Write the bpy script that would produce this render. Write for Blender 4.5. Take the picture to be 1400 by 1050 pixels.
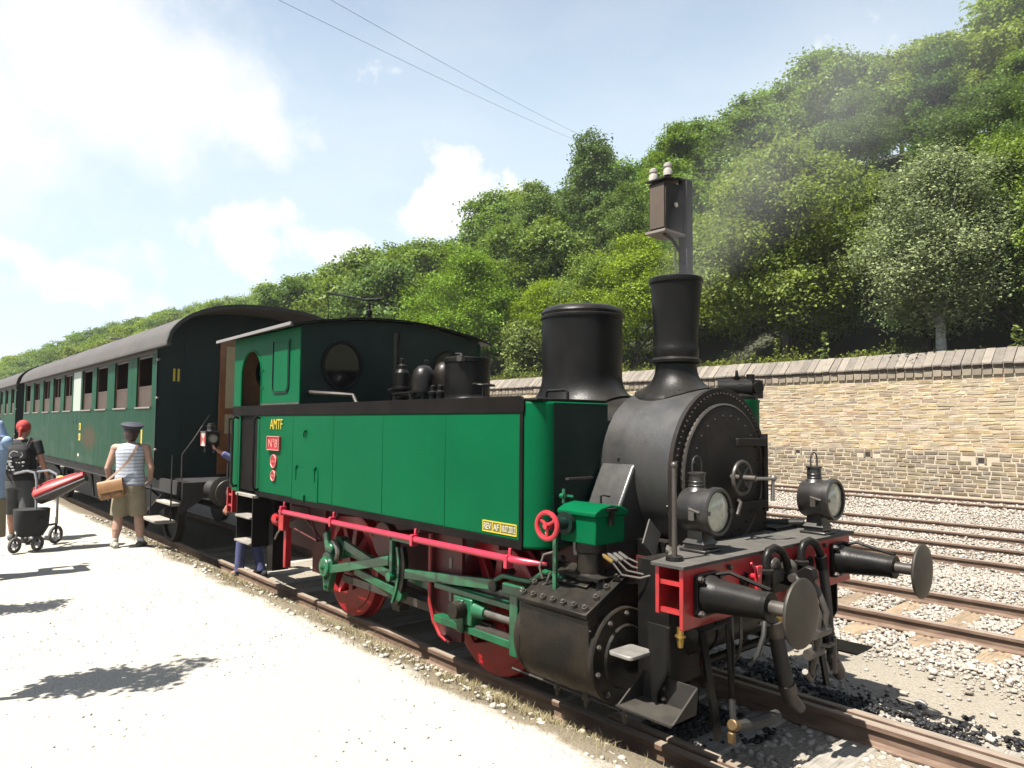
import bpy, bmesh, math, random
import numpy as np
from math import sin, cos, pi, radians, sqrt
from mathutils import Vector, Matrix, Quaternion

for o in list(bpy.data.objects):
    bpy.data.objects.remove(o)
SC = bpy.context.scene
COL = SC.collection

# ------------------------------------------------------------------ camera
CAM = Vector((2.499, -4.629, 2.050))
YAW, PITCH, ROLL = radians(41.318), radians(3.227), radians(0.42)
fwd = Vector((-cos(YAW) * cos(PITCH), sin(YAW) * cos(PITCH), sin(PITCH)))
rgt = fwd.cross(Vector((0, 0, 1))).normalized()
upv = rgt.cross(fwd)
rgt, upv = rgt * cos(ROLL) + upv * sin(ROLL), upv * cos(ROLL) - rgt * sin(ROLL)
cd = bpy.data.cameras.new('camera')
cd.sensor_width = 36.0
cd.lens = 36.0 * 977.18 / 1400.0
cd.clip_start = 0.05
cd.clip_end = 6000
cam = bpy.data.objects.new('camera', cd)
COL.objects.link(cam)
m = Matrix.Identity(4)
for i in range(3):
    m[i][0], m[i][1], m[i][2], m[i][3] = rgt[i], upv[i], -fwd[i], CAM[i]
cam.matrix_world = m
SC.camera = cam


def ray(px, py):
    d = fwd * 977.18 + rgt * (px - 700) - upv * (py - 525)
    return d.normalized()


# ------------------------------------------------------------------ light
SUN_EL = radians(62)
SUN_AZ = Vector((0.075, 0.997))            # horizontal way the light travels
sd = bpy.data.lights.new('sun', 'SUN')
sd.energy = 5.0
sd.angle = radians(0.53)
sd.color = (1.0, 0.955, 0.88)
sun = bpy.data.objects.new('sun', sd)
COL.objects.link(sun)
travel = Vector((SUN_AZ.x * cos(SUN_EL), SUN_AZ.y * cos(SUN_EL), -sin(SUN_EL)))
sun.rotation_euler = travel.to_track_quat('-Z', 'Y').to_euler()
sun.location = (0, -20, 40)

SC.view_settings.view_transform = 'Standard'
SC.view_settings.look = 'None'
SC.view_settings.gamma = 1.0
SC.view_settings.use_curve_mapping = False
SC.view_settings.exposure = 1.76
SC.render.film_transparent = False
SC.cycles.max_bounces = 6
SC.cycles.diffuse_bounces = 2
SC.cycles.glossy_bounces = 2
SC.cycles.transmission_bounces = 6
SC.cycles.transparent_max_bounces = 8
SC.cycles.volume_bounces = 0
SC.cycles.use_denoising = True
SC.cycles.sample_clamp_indirect = 6.0


class NT:
    """small node-tree helper; K scales every surface colour to the exposure"""
    K = 1.0

    def kc(self, c):
        return tuple(x * NT.K for x in c[:3]) + (1,)

    def __init__(self, tree):
        self.t = tree
        self.n = tree.nodes
        self.l = tree.links

    def add(self, typ, **kw):
        nd = self.n.new(typ)
        for k, v in kw.items():
            setattr(nd, k, v)
        return nd

    def link(self, a, b):
        self.l.new(a, b)

    def val(self, sock, v):
        if hasattr(v, 'is_linked') or hasattr(v, 'links'):
            self.l.new(v, sock)
        else:
            sock.default_value = v

    def math(self, op, a, b=0.0, c=None, clamp=False):
        nd = self.add('ShaderNodeMath', operation=op, use_clamp=clamp)
        self.val(nd.inputs[0], a)
        self.val(nd.inputs[1], b)
        if c is not None:
            self.val(nd.inputs[2], c)
        return nd.outputs[0]

    def mix(self, fac, a, b, blend='MIX'):
        nd = self.add('ShaderNodeMix', data_type='RGBA', blend_type=blend)
        self.val(nd.inputs['Factor'], fac)
        ca, cb = nd.inputs[6], nd.inputs[7]
        self.val(ca, a if not isinstance(a, tuple) else self.kc(a))
        self.val(cb, b if not isinstance(b, tuple) else self.kc(b))
        return nd.outputs[2]

    def ramp(self, fac, stops):
        nd = self.add('ShaderNodeValToRGB')
        e = nd.color_ramp.elements
        while len(e) < len(stops):
            e.new(0.5)
        for el, (p, c) in zip(e, stops):
            el.position = p
            el.color = self.kc(c) if not isinstance(c, (int, float)) else (c, c, c, 1)
        self.val(nd.inputs[0], fac)
        return nd.outputs[0]

    def noise(self, vec, scale, detail=4, rough=0.55, dist=0.0, out=0):
        nd = self.add('ShaderNodeTexNoise')
        if vec is not None:
            self.link(vec, nd.inputs['Vector'])
        nd.inputs['Scale'].default_value = scale
        nd.inputs['Detail'].default_value = detail
        nd.inputs['Roughness'].default_value = rough
        nd.inputs['Distortion'].default_value = dist
        return nd.outputs[out]

    def map(self, vec, scale=(1, 1, 1), loc=(0, 0, 0), rot=(0, 0, 0)):
        nd = self.add('ShaderNodeMapping')
        self.link(vec, nd.inputs['Vector'])
        nd.inputs['Scale'].default_value = scale
        nd.inputs['Location'].default_value = loc
        nd.inputs['Rotation'].default_value = rot
        return nd.outputs[0]


# ------------------------------------------------------------------ sky
wd = bpy.data.worlds.new('World')
SC.world = wd
wd.use_nodes = True
w = NT(wd.node_tree)
w.n.clear()
sky = w.add('ShaderNodeTexSky', sky_type='NISHITA')
sky.sun_disc = False
sky.sun_elevation = SUN_EL
sky.sun_rotation = radians(180) + math.atan2(SUN_AZ.x, SUN_AZ.y)
sky.altitude = 300
sky.air_density = 1.15
sky.dust_density = 2.2
sky.ozone_density = 1.0
tc = w.add('ShaderNodeTexCoord')
dirv = tc.outputs['Generated']
warp = w.add('ShaderNodeVectorMath', operation='MULTIPLY_ADD')
nz = w.add('ShaderNodeTexNoise')
w.link(dirv, nz.inputs['Vector'])
nz.inputs['Scale'].default_value = 7.0
nz.inputs['Detail'].default_value = 7
nz.inputs['Roughness'].default_value = 0.62
sub = w.add('ShaderNodeVectorMath', operation='SUBTRACT')
w.link(nz.outputs['Color'], sub.inputs[0])
sub.inputs[1].default_value = (0.5, 0.5, 0.5)
w.link(sub.outputs[0], warp.inputs[0])
warp.inputs[1].default_value = (0.34, 0.34, 0.26)
w.link(dirv, warp.inputs[2])
cl = None
#        pixel      radius  squash in height   softness
for (px, py), rad, sq, soft, amt in (((150, 80), .25, 1.5, .8, .95), ((300, 120), .13, 1.5, .7, .8), ((-150, 160), .25, 1.5, .8, .9),
                               ((600, 275), .075, 1.1, .5, .95), ((680, 290), .065, 1.2, .5, .9),
                               ((330, 325), .075, 1.5, .6, .9), ((450, 350), .085, 1.7, .6, .9), ((385, 340), .075, 1.5, .6, .9),
                               ((130, 375), .09, 1.9, .7, .7), ((30, 360), .07, 1.7, .7, .65), ((245, 205), .06, 2.4, .8, .55),
                               ((515, 130), .03, 2.2, .95, .4), ((1180, 45), .05, 2.3, .9, .6), ((1150, 65), .03, 2, .9, .45),
                               ((1700, 0), .1, 2, .7, .5), ((-700, 300), .2, 2, .6, .6)):
    c = ray(px, py)
    df = w.add('ShaderNodeVectorMath', operation='SUBTRACT')
    w.link(warp.outputs[0], df.inputs[0])
    df.inputs[1].default_value = c
    sc_ = w.add('ShaderNodeVectorMath', operation='MULTIPLY')
    w.link(df.outputs[0], sc_.inputs[0])
    sc_.inputs[1].default_value = (1, 1, sq)
    ln = w.add('ShaderNodeVectorMath', operation='LENGTH')
    w.link(sc_.outputs[0], ln.inputs[0])
    mr = w.add('ShaderNodeMapRange', interpolation_type='SMOOTHSTEP')
    w.link(ln.outputs['Value'], mr.inputs['Value'])
    mr.inputs['From Min'].default_value = rad
    mr.inputs['From Max'].default_value = rad * (1 - soft)
    mr.inputs['To Min'].default_value = 0
    mr.inputs['To Max'].default_value = amt
    cl = mr.outputs[0] if cl is None else w.math('MAXIMUM', cl, mr.outputs[0])
# thin veil all over the sky, thicker low down
veil = w.noise(w.map(dirv, (1.6, 1.6, 4.0)), 2.2, 6, 0.6)
veil = w.math('MULTIPLY', w.ramp(veil, [(0.42, 0.0), (0.75, 1.0)]), 0.20)
cl = w.math('MAXIMUM', cl, veil)
hs = w.add('ShaderNodeHueSaturation')
hs.inputs['Saturation'].default_value = 0.95
w.link(sky.outputs[0], hs.inputs['Color'])
sepd = w.add('ShaderNodeSeparateXYZ')          # summer haze, thicker towards the horizon all round
w.link(dirv, sepd.inputs[0])
hz = w.ramp(sepd.outputs[2], [(0.0, .95), (.25, .88), (.40, .70), (.52, .40), (.8, .08)])
cc = w.mix(hz, hs.outputs[0], (4.65, 5.65, 6.45))
cc = w.mix(cl, cc, (6.5, 6.5, 6.5))
bg = w.add('ShaderNodeBackground')
w.link(cc, bg.inputs['Color'])
bg.inputs['Strength'].default_value = 0.050
wo = w.add('ShaderNodeOutputWorld')
w.link(bg.outputs[0], wo.inputs['Surface'])

# ------------------------------------------------------------------ tools
WL = {}                                     # object -> world location of its origin
rng = np.random.default_rng(7)
random.seed(5)


def tag(o, label=None, cat=None, group=None, kind=None):
    if label:
        o['label'] = label
    if cat:
        o['category'] = cat
    if group:
        o['group'] = group
    if kind:
        o['kind'] = kind
    return o


def empty(name, loc, label=None, cat=None, group=None):
    o = bpy.data.objects.new(name, None)
    o.empty_display_size = 0.2
    COL.objects.link(o)
    o.location = loc
    WL[o] = Vector(loc)
    return tag(o, label, cat, group)


def frame_of(d):
    d = Vector(d).normalized()
    a = Vector((0, 0, 1)) if abs(d.z) < 0.9 else Vector((1, 0, 0))
    u = a.cross(d).normalized()
    return u, d.cross(u), d


class MB:
    """collects shapes given in world metres; build() links them as one mesh"""

    def __init__(self):
        self.v = []
        self.f = []

    def add(self, vs, fs):
        n = len(self.v)
        self.v += [tuple(p) for p in vs]
        self.f += [tuple(i + n for i in f) for f in fs]
        return self

    def box(self, x0, x1, y0, y1, z0, z1):
        return self.add([(x0, y0, z0), (x1, y0, z0), (x1, y1, z0), (x0, y1, z0), (x0, y0, z1), (x1, y0, z1), (x1, y1, z1), (x0, y1, z1)],
                        [(3, 2, 1, 0), (4, 5, 6, 7), (0, 1, 5, 4), (1, 2, 6, 5), (2, 3, 7, 6), (3, 0, 4, 7)])

    def bar(self, p0, p1, w, h, up=(0, 0, 1)):
        """box along p0-p1, w across, h along up"""
        p0, p1 = Vector(p0), Vector(p1)
        d = (p1 - p0).normalized()
        s = d.cross(Vector(up)).normalized()
        u = s.cross(d)
        vs = []
        for p in (p0, p1):
            for a, b in ((-1, -1), (1, -1), (1, 1), (-1, 1)):
                vs.append(p + s * (a * w / 2) + u * (b * h / 2))
        return self.add(vs, [(0, 1, 2, 3), (7, 6, 5, 4), (1, 0, 4, 5), (2, 1, 5, 6), (3, 2, 6, 7), (0, 3, 7, 4)])

    def cyl(self, p0, p1, r0, r1=None, n=20, cap=True):
        r1 = r0 if r1 is None else r1
        p0, p1 = Vector(p0), Vector(p1)
        u, v, d = frame_of(p1 - p0)
        vs = []
        for p, r in ((p0, r0), (p1, r1)):
            for i in range(n):
                a = 2 * pi * i / n
                vs.append(p + u * (r * cos(a)) + v * (r * sin(a)))
        fs = [(i, (i + 1) % n, n + (i + 1) % n, n + i) for i in range(n)]
        if cap:
            fs += [tuple(range(n - 1, -1, -1)), tuple(range(n, 2 * n))]
        return self.add(vs, fs)

    def lathe(self, o, d, prof, n=32, close=True):
        """prof: (radius, distance along d)"""
        o = Vector(o)
        u, v, d = frame_of(d)
        vs = []
        for r, t in prof:
            for i in range(n):
                a = 2 * pi * i / n
                vs.append(o + d * t + u * (r * cos(a)) + v * (r * sin(a)))
        fs = []
        for k in range(len(prof) - 1):
            for i in range(n):
                j = (i + 1) % n
                fs.append((k * n + i, k * n + j, (k + 1) * n + j, (k + 1) * n + i))
        if close:
            fs += [tuple(range(n - 1, -1, -1)), tuple((len(prof) - 1) * n + i for i in range(n))]
        return self.add(vs, fs)

    def tube(self, path, r, n=8, cap=True):
        path = [Vector(p) for p in path]
        rs = r if isinstance(r, (list, tuple)) else [r] * len(path)
        vs = []
        u = None
        for i, p in enumerate(path):
            d = (path[min(i + 1, len(path) - 1)] - path[max(i - 1, 0)]).normalized()
            if u is None:
                u, v, _ = frame_of(d)
            else:
                u = (u - d * u.dot(d))
                u = u.normalized() if u.length > 1e-6 else frame_of(d)[0]
                v = d.cross(u)
            for k in range(n):
                a = 2 * pi * k / n
                vs.append(p + u * (rs[i] * cos(a)) + v * (rs[i] * sin(a)))
        fs = []
        for i in range(len(path) - 1):
            for k in range(n):
                j = (k + 1) % n
                fs.append((i * n + k, i * n + j, (i + 1) * n + j, (i + 1) * n + k))
        if cap:
            fs += [tuple(range(n - 1, -1, -1)), tuple((len(path) - 1) * n + k for k in range(n))]
        return self.add(vs, fs)

    def torus(self, c, d, R, r, n=28, k=8):
        u, v, d = frame_of(d)
        c = Vector(c)
        vs, fs = [], []
        for i in range(n):
            a = 2 * pi * i / n
            e = u * cos(a) + v * sin(a)
            for j in range(k):
                b = 2 * pi * j / k
                vs.append(c + e * (R + r * cos(b)) + d * (r * sin(b)))
        for i in range(n):
            for j in range(k):
                fs.append((i * k + j, ((i + 1) % n) * k + j, ((i + 1) % n) * k + (j + 1) % k, i * k + (j + 1) % k))
        return self.add(vs, fs)

    def ball(self, c, r, n=14, k=10, sc=(1, 1, 1)):
        c = Vector(c)
        vs = [c + Vector((0, 0, r * sc[2]))]
        for j in range(1, k):
            t = pi * j / k
            for i in range(n):
                a = 2 * pi * i / n
                vs.append(c + Vector((r * sc[0] * sin(t) * cos(a), r * sc[1] * sin(t) * sin(a), r * sc[2] * cos(t))))
        vs.append(c - Vector((0, 0, r * sc[2])))
        fs = [(0, 1 + i, 1 + (i + 1) % n) for i in range(n)]
        for j in range(k - 2):
            for i in range(n):
                a, b = 1 + j * n + i, 1 + j * n + (i + 1) % n
                fs.append((a, a + n, b + n, b))
        L = len(vs) - 1
        fs += [(1 + (k - 2) * n + (i + 1) % n, 1 + (k - 2) * n + i, L) for i in range(n)]
        return self.add(vs, fs)

    def prism(self, poly, axis, a, b):
        """polygon of 2-D points extruded along an axis from a to b ('y': points are x,z; 'x': y,z; 'z': x,y)"""
        f = {'y': lambda p, t: (p[0], t, p[1]), 'x': lambda p, t: (t, p[0], p[1]), 'z': lambda p, t: (p[0], p[1], t)}[axis]
        n = len(poly)
        vs = [f(p, a) for p in poly] + [f(p, b) for p in poly]
        fs = [tuple(range(n)), tuple(range(2 * n - 1, n - 1, -1))]
        fs += [((i + 1) % n, i, n + i, n + (i + 1) % n) for i in range(n)]
        return self.add(vs, fs)

    def strip(self, path2, axis, a, b, th):
        """open 2-D path given a thickness th and extruded along an axis"""
        P = [Vector((p[0], p[1])) for p in path2]
        L, R = [], []
        for i, p in enumerate(P):
            d = (P[min(i + 1, len(P) - 1)] - P[max(i - 1, 0)]).normalized()
            nrm = Vector((-d.y, d.x))
            L.append(p + nrm * th / 2)
            R.append(p - nrm * th / 2)
        f = {'y': lambda p, t: (p[0], t, p[1]), 'x': lambda p, t: (t, p[0], p[1]), 'z': lambda p, t: (p[0], p[1], t)}[axis]
        n = len(P)
        vs = [f(p, a) for p in L] + [f(p, a) for p in R] + [f(p, b) for p in L] + [f(p, b) for p in R]
        fs = []
        for i in range(n - 1):
            fs += [(i, i + 1, n + i + 1, n + i), (2 * n + i, 3 * n + i, 3 * n + i + 1, 2 * n + i + 1),
                   (i, 2 * n + i, 2 * n + i + 1, i + 1), (n + i, n + i + 1, 3 * n + i + 1, 3 * n + i)]
        fs += [(0, n, 3 * n, 2 * n), (n - 1, 3 * n - 1, 4 * n - 1, 2 * n - 1)]
        return self.add(vs, fs)

    def rot(self, M):
        self.v = [tuple(M @ Vector(p)) for p in self.v]
        return self

    def build(self, name, mat, parent=None, bevel=0.0, smooth=35, label=None, cat=None, group=None, kind=None, seg=2):
        me = bpy.data.meshes.new(name)
        va = np.array(self.v, dtype=np.float64)
        c = (va.min(0) + va.max(0)) / 2
        if parent is None:
            c[2] = va[:, 2].min()
        me.from_pydata([tuple(p) for p in va - c], [], self.f)
        bm = bmesh.new()
        bm.from_mesh(me)
        bmesh.ops.recalc_face_normals(bm, faces=bm.faces)
        bm.to_mesh(me)
        bm.free()
        if smooth:
            me.polygons.foreach_set('use_smooth', [True] * len(me.polygons))
            me.set_sharp_from_angle(angle=radians(smooth))
        me.materials.append(mat)
        o = link(name, me, Vector(c), parent)
        if bevel:
            bv = o.modifiers.new('bevel', 'BEVEL')
            bv.width = bevel
            bv.segments = seg
            bv.limit_method = 'ANGLE'
            bv.angle_limit = radians(40)
            bv.harden_normals = False
        return tag(o, label, cat, group, kind)


def link(name, me, loc, parent=None, rot=None, scale=None):
    o = bpy.data.objects.new(name, me)
    COL.objects.link(o)
    loc = Vector(loc)
    WL[o] = loc
    if parent is not None:
        o.parent = parent
        loc = loc - WL[parent]
    o.location = loc
    if rot is not None:
        o.rotation_euler = rot
    if scale is not None:
        o.scale = scale
    return o


def np_mesh(name, V, F, mat, smooth=False):
    """fast mesh from arrays: V (n,3), F (m,k) all faces with k corners"""
    me = bpy.data.meshes.new(name)
    V = np.ascontiguousarray(V, dtype=np.float32)
    F = np.ascontiguousarray(F, dtype=np.int32)
    k = F.shape[1]
    me.vertices.add(len(V))
    me.vertices.foreach_set('co', V.ravel())
    me.loops.add(F.size)
    me.loops.foreach_set('vertex_index', F.ravel())
    me.polygons.add(len(F))
    me.polygons.foreach_set('loop_start', np.arange(0, F.size, k, dtype=np.int32))
    me.polygons.foreach_set('loop_total', np.full(len(F), k, dtype=np.int32))
    me.update(calc_edges=True)
    if smooth:
        me.polygons.foreach_set('use_smooth', np.ones(len(F), dtype=bool))
    me.materials.append(mat)
    return me


# ------------------------------------------------------------------ materials
MATS = {}
NT.K = 0.48


def mat(name, col=(.5, .5, .5), rough=.5, metal=0.0, spec=.5, coat=0.0, var=0.0, vscale=6.0, dirt=None, dirt_amt=0.0, dscale=3.0,
        bump=0.0, bscale=40.0, rvar=0.0, streak=0.0, streak_col=(.3, .3, .28), space='Object', objvar=0.0, dust=0.0, dust_col=(.30, .27, .22)):
    if name in MATS:
        return MATS[name]
    M = bpy.data.materials.new(name)
    M.use_nodes = True
    t = NT(M.node_tree)
    b = t.n['Principled BSDF']
    tcn = t.add('ShaderNodeTexCoord')
    if space == 'World':
        vec = t.add('ShaderNodeNewGeometry').outputs['Position']
    else:
        vec = tcn.outputs['Object']
    c = tuple(col) + (1,)
    out = None
    if var:
        nn = t.noise(vec, vscale, 5, .6)
        lo = tuple(max(0, x * (1 - var)) for x in col)
        hi = tuple(min(1, x * (1 + var)) for x in col)
        out = t.ramp(nn, [(.25, lo), (.75, hi)])
    if dirt is not None:
        nn = t.noise(vec, dscale, 7, .65, .3)
        fac = t.math('MULTIPLY', t.ramp(nn, [(.45, 0.0), (.7, 1.0)]), dirt_amt)
        out = t.mix(fac, out if out is not None else c, dirt)
    if streak:
        nn = t.noise(t.map(vec, (5, 5, .45)), 3.0, 6, .65)
        fac = t.math('MULTIPLY', t.ramp(nn, [(.48, 0.0), (.72, 1.0)]), streak)
        out = t.mix(fac, out if out is not None else c, streak_col)
    if dust:
        g = t.add('ShaderNodeNewGeometry')
        sx = t.add('ShaderNodeSeparateXYZ')
        t.link(g.outputs['Normal'], sx.inputs[0])
        nn = t.noise(vec, 7.0, 6, .7)
        fac = t.math('MULTIPLY', t.math('MULTIPLY', t.math('MULTIPLY', sx.outputs[2], sx.outputs[2]), t.math('GREATER_THAN', sx.outputs[2], 0.0)),
                     t.math('MULTIPLY', t.ramp(nn, [(.3, .25), (.7, 1.0)]), dust))
        out = t.mix(fac, out if out is not None else c, dust_col)
    if objvar:
        oi = t.add('ShaderNodeObjectInfo')
        hsv = t.add('ShaderNodeHueSaturation')
        t.val(hsv.inputs['Color'], out if out is not None else t.kc(c))
        t.link(t.math('MULTIPLY_ADD', oi.outputs['Random'], 2 * objvar, 1 - objvar), hsv.inputs['Value'])
        t.link(t.math('MULTIPLY_ADD', t.math('FRACT', t.math('MULTIPLY', oi.outputs['Random'], 7.31)), .03 * min(1, objvar * 3), .5 - .015 * min(1, objvar * 3)), hsv.inputs['Hue'])
        out = hsv.outputs[0]
    if out is not None:
        t.link(out, b.inputs['Base Color'])
    else:
        b.inputs['Base Color'].default_value = t.kc(c)
    b.inputs['Roughness'].default_value = rough
    if rvar:
        nn = t.noise(vec, vscale * 1.7, 5, .6)
        t.link(t.math('MULTIPLY_ADD', nn, 2 * rvar, rough - rvar, clamp=True), b.inputs['Roughness'])
    b.inputs['Metallic'].default_value = metal
    b.inputs['Specular IOR Level'].default_value = spec
    b.inputs['Coat Weight'].default_value = coat
    b.inputs['Coat Roughness'].default_value = .15
    if bump:
        bp = t.add('ShaderNodeBump')
        bp.inputs['Strength'].default_value = min(1.0, bump)
        bp.inputs['Distance'].default_value = 0.01 * max(1, bump)
        t.link(t.noise(vec, bscale, 4, .6), bp.inputs['Height'])
        t.link(bp.outputs[0], b.inputs['Normal'])
    MATS[name] = M
    return M
# ================================================================== SETTING
def project(P):
    d = np.asarray(P, float) - np.array(CAM)
    z = d @ np.array(fwd)
    z = np.where(np.abs(z) < 1e-6, 1e-6, z)
    return 700 + 977.18 * (d @ np.array(rgt)) / z, 525 - 977.18 * (d @ np.array(upv)) / z, z


def in_view(P, mx=160, my=120):
    x, y, z = project(P)
    return (z > .3) & (x > -mx) & (x < 1400 + mx) & (y > -my) & (y < 1050 + my)


def gravel_mat(name, base, dark, scale=60.0, bump=.6):
    if name in MATS:
        return MATS[name]
    M = bpy.data.materials.new(name)
    M.use_nodes = True
    t = NT(M.node_tree)
    b = t.n['Principled BSDF']
    pos = t.add('ShaderNodeNewGeometry').outputs['Position']
    vo = t.add('ShaderNodeTexVoronoi')
    t.link(pos, vo.inputs['Vector'])
    vo.inputs['Scale'].default_value = scale
    cell = t.add('ShaderNodeSeparateColor')
    t.link(vo.outputs['Color'], cell.inputs[0])
    big = t.noise(pos, 1.1, 5, .6)
    fine = t.noise(pos, 140, 3, .6)
    c = t.mix(t.math('MULTIPLY', cell.outputs[0], .55), base, tuple(x * .62 for x in base))
    c = t.mix(t.ramp(vo.outputs['Distance'], [(.25, 0.0), (.75, .6)]), c, dark)
    c = t.mix(t.ramp(big, [(.35, 0.0), (.75, .55)]), c, tuple(x * .72 for x in base))
    c = t.mix(t.math('MULTIPLY', fine, .35), c, tuple(min(1, x * 1.25) for x in base))
    t.link(c, b.inputs['Base Color'])
    b.inputs['Roughness'].default_value = .92
    b.inputs['Specular IOR Level'].default_value = .2
    h = t.math('ADD', t.math('MULTIPLY', vo.outputs['Distance'], -1.0), t.math('MULTIPLY', fine, .5))
    bp = t.add('ShaderNodeBump')
    bp.inputs['Strength'].default_value = bump
    bp.inputs['Distance'].default_value = .012
    t.link(h, bp.inputs['Height'])
    t.link(bp.outputs[0], b.inputs['Normal'])
    MATS[name] = M
    return M


def island_mat(name, cols, rough=.9, spec=.25, noise=8.0, nvar=.35):
    """every loose piece in the mesh takes its own tone"""
    if name in MATS:
        return MATS[name]
    M = bpy.data.materials.new(name)
    M.use_nodes = True
    t = NT(M.node_tree)
    b = t.n['Principled BSDF']
    g = t.add('ShaderNodeNewGeometry')
    st = [(i / max(1, len(cols) - 1), c) for i, c in enumerate(cols)]
    c = t.ramp(g.outputs['Random Per Island'], st)
    n = t.noise(g.outputs['Position'], noise, 5, .65)
    c = t.mix(t.math('MULTIPLY', t.ramp(n, [(.35, 0.0), (.7, 1.0)]), nvar), c, tuple(x * .5 for x in cols[0]))
    t.link(c, b.inputs['Base Color'])
    b.inputs['Roughness'].default_value = rough
    b.inputs['Specular IOR Level'].default_value = spec
    MATS[name] = M
    return M


# --- ground sheet to the horizon
G = MB()
G.add([(-3000, -3000, -.42), (3000, -3000, -.42), (3000, 3000, -.42), (-3000, 3000, -.42)], [(0, 1, 2, 3)])
G.build('ground', mat('meadow', (.16, .17, .07), .95, var=.35, vscale=.15, space='World'), kind='structure')

# --- yard between the tracks: a fine undulating sheet
xs = np.concatenate([np.arange(-70, -16, 1.5), np.arange(-16, 6, .16), np.arange(6, 14, 1.0)])
ys = np.concatenate([np.arange(-1.0, 8, .16), np.arange(8, 20.5, .5), [20.6]])
XX, YY = np.meshgrid(xs, ys, indexing='ij')


def wav(x, y, s=1.0, seed=0):
    return (np.sin(x * 1.3 * s + seed) * np.cos(y * 1.7 * s + seed * 2) + .6 * np.sin(x * 3.1 * s + y * 2.3 * s + seed) + .4 * np.cos(y * 5.3 * s - x * 4.1 * s))


def bed_z(x, y):
    z = -.168 + .008 * wav(x, y)
    z = z + .045 * np.exp(-((y - 2.1) / .75) ** 2) + .07 * np.exp(-((y - 6.8) / .7) ** 2) + .05 * np.clip((y - 7.5) / 1.0, 0, 1) * np.clip((20 - y) / 2, 0, 1)
    # lower right beside sleepers of the first track
    return z


ZZ = bed_z(XX, YY)
V = np.stack([XX, YY, ZZ], -1).reshape(-1, 3)
ny = len(ys)
ii, jj = np.meshgrid(np.arange(len(xs) - 1), np.arange(ny - 1), indexing='ij')
a = (ii * ny + jj).ravel()
F = np.stack([a, a + ny, a + ny + 1, a + 1], -1)
o = link('track_bed', np_mesh('track_bed', V, F, gravel_mat('bed_gravel', (.46, .41, .33), (.22, .19, .145), 45.0, .9), True), (0, 0, 0))
tag(o, kind='structure')

# --- platform of white crushed stone with a worn slope down to the rail
PZ = .30
xs = np.concatenate([np.arange(-90, -14, 1.6), np.arange(-14, 5, .12), np.arange(5, 16, .9)])
prof = [(-16, 0), (-9, 0), (-7, 0), (-6, 0), (-5.2, 0)] + [(y, 0) for y in np.arange(-4.8, -1.75, .12)] + [(-1.68, -.02), (-1.56, -.055), (-1.42, -.12), (-1.28, -.19), (-1.14, -.255), (-1.02, -.31), (-.93, -.36), (-.86, -.42)]
ys = np.array([p[0] for p in prof])
dz = np.array([p[1] for p in prof])
XX, YY = np.meshgrid(xs, ys, indexing='ij')
edge = np.clip((YY + 2.0) / 1.0, 0, 1)
ZZ = PZ + dz[None, :] + .008 * wav(XX, YY, 1.0, 1) + edge * .02 * wav(XX, YY, 2.6, 3) * (YY < -.95)
YY = YY + edge * (YY < -.95) * .05 * np.sin(XX * 2.7 + np.cos(XX * 1.1) * 2)
V = np.stack([XX, YY, ZZ], -1).reshape(-1, 3)
ny = len(ys)
ii, jj = np.meshgrid(np.arange(len(xs) - 1), np.arange(ny - 1), indexing='ij')
a = (ii * ny + jj).ravel()
F = np.stack([a, a + ny, a + ny + 1, a + 1], -1)
PM = gravel_mat('platform_gravel', (.64, .60, .52), (.44, .40, .33), 55.0, .55)
t = NT(PM.node_tree)                        # soil and dry grass litter on the slope by the rail
b = t.n['Principled BSDF']
lk = b.inputs['Base Color'].links[0].from_socket
gp = t.add('ShaderNodeNewGeometry')
sx = t.add('ShaderNodeSeparateXYZ')
t.link(gp.outputs['Position'], sx.inputs[0])
wob = t.noise(gp.outputs['Position'], 2.6, 6, .65)
e = t.math('ADD', sx.outputs[1], t.math('MULTIPLY_ADD', wob, .55, -.275))
fac = t.ramp(t.math('ADD', e, 2.6), [(.80, 0.0), (.93, .92)])
fs = t.math('MULTIPLY', fac, 1.0)
soil = t.mix(t.noise(gp.outputs['Position'], 26, 5, .7), (.30, .25, .17), (.20, .155, .095))
t.link(t.mix(fs, lk, soil), b.inputs['Base Color'])
o = link('platform', np_mesh('platform', V, F, PM, True), (0, 0, 0))
tag(o, kind='structure')

# --- loose stones
ICO = []
ph = (1 + 5 ** .5) / 2
for s1 in (-1, 1):
    for s2 in (-ph, ph):
        ICO += [(0, s1, s2), (s1, s2, 0), (s2, 0, s1)]
ICO = np.array(ICO) / np.linalg.norm([0, 1, ph])
ICF = []
for i in range(12):
    for j in range(i + 1, 12):
        for k in range(j + 1, 12):
            A, B, C = ICO[i], ICO[j], ICO[k]
            if max(np.linalg.norm(A - B), np.linalg.norm(B - C), np.linalg.norm(A - C)) < 1.2:
                ICF.append((i, j, k) if np.dot(np.cross(B - A, C - A), A) > 0 else (i, k, j))
ICF = np.array(ICF)
CUB = np.array([(x, y, z) for x in (-1, 1) for y in (-1, 1) for z in (-1, 1)]) * .62
CUF = np.array([(0, 1, 3), (0, 3, 2), (4, 6, 7), (4, 7, 5), (0, 4, 5), (0, 5, 1), (2, 3, 7), (2, 7, 6), (0, 2, 6), (0, 6, 4), (1, 5, 7), (1, 7, 3)])


def rand_rot(n):
    q = rng.normal(size=(n, 4))
    q /= np.linalg.norm(q, axis=1)[:, None]
    a, b, c, d = q.T
    return np.stack([np.stack([1 - 2 * (c * c + d * d), 2 * (b * c - a * d), 2 * (b * d + a * c)], -1),
                     np.stack([2 * (b * c + a * d), 1 - 2 * (b * b + d * d), 2 * (c * d - a * b)], -1),
                     np.stack([2 * (b * d - a * c), 2 * (c * d + a * b), 1 - 2 * (b * b + c * c)], -1)], 1)


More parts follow.
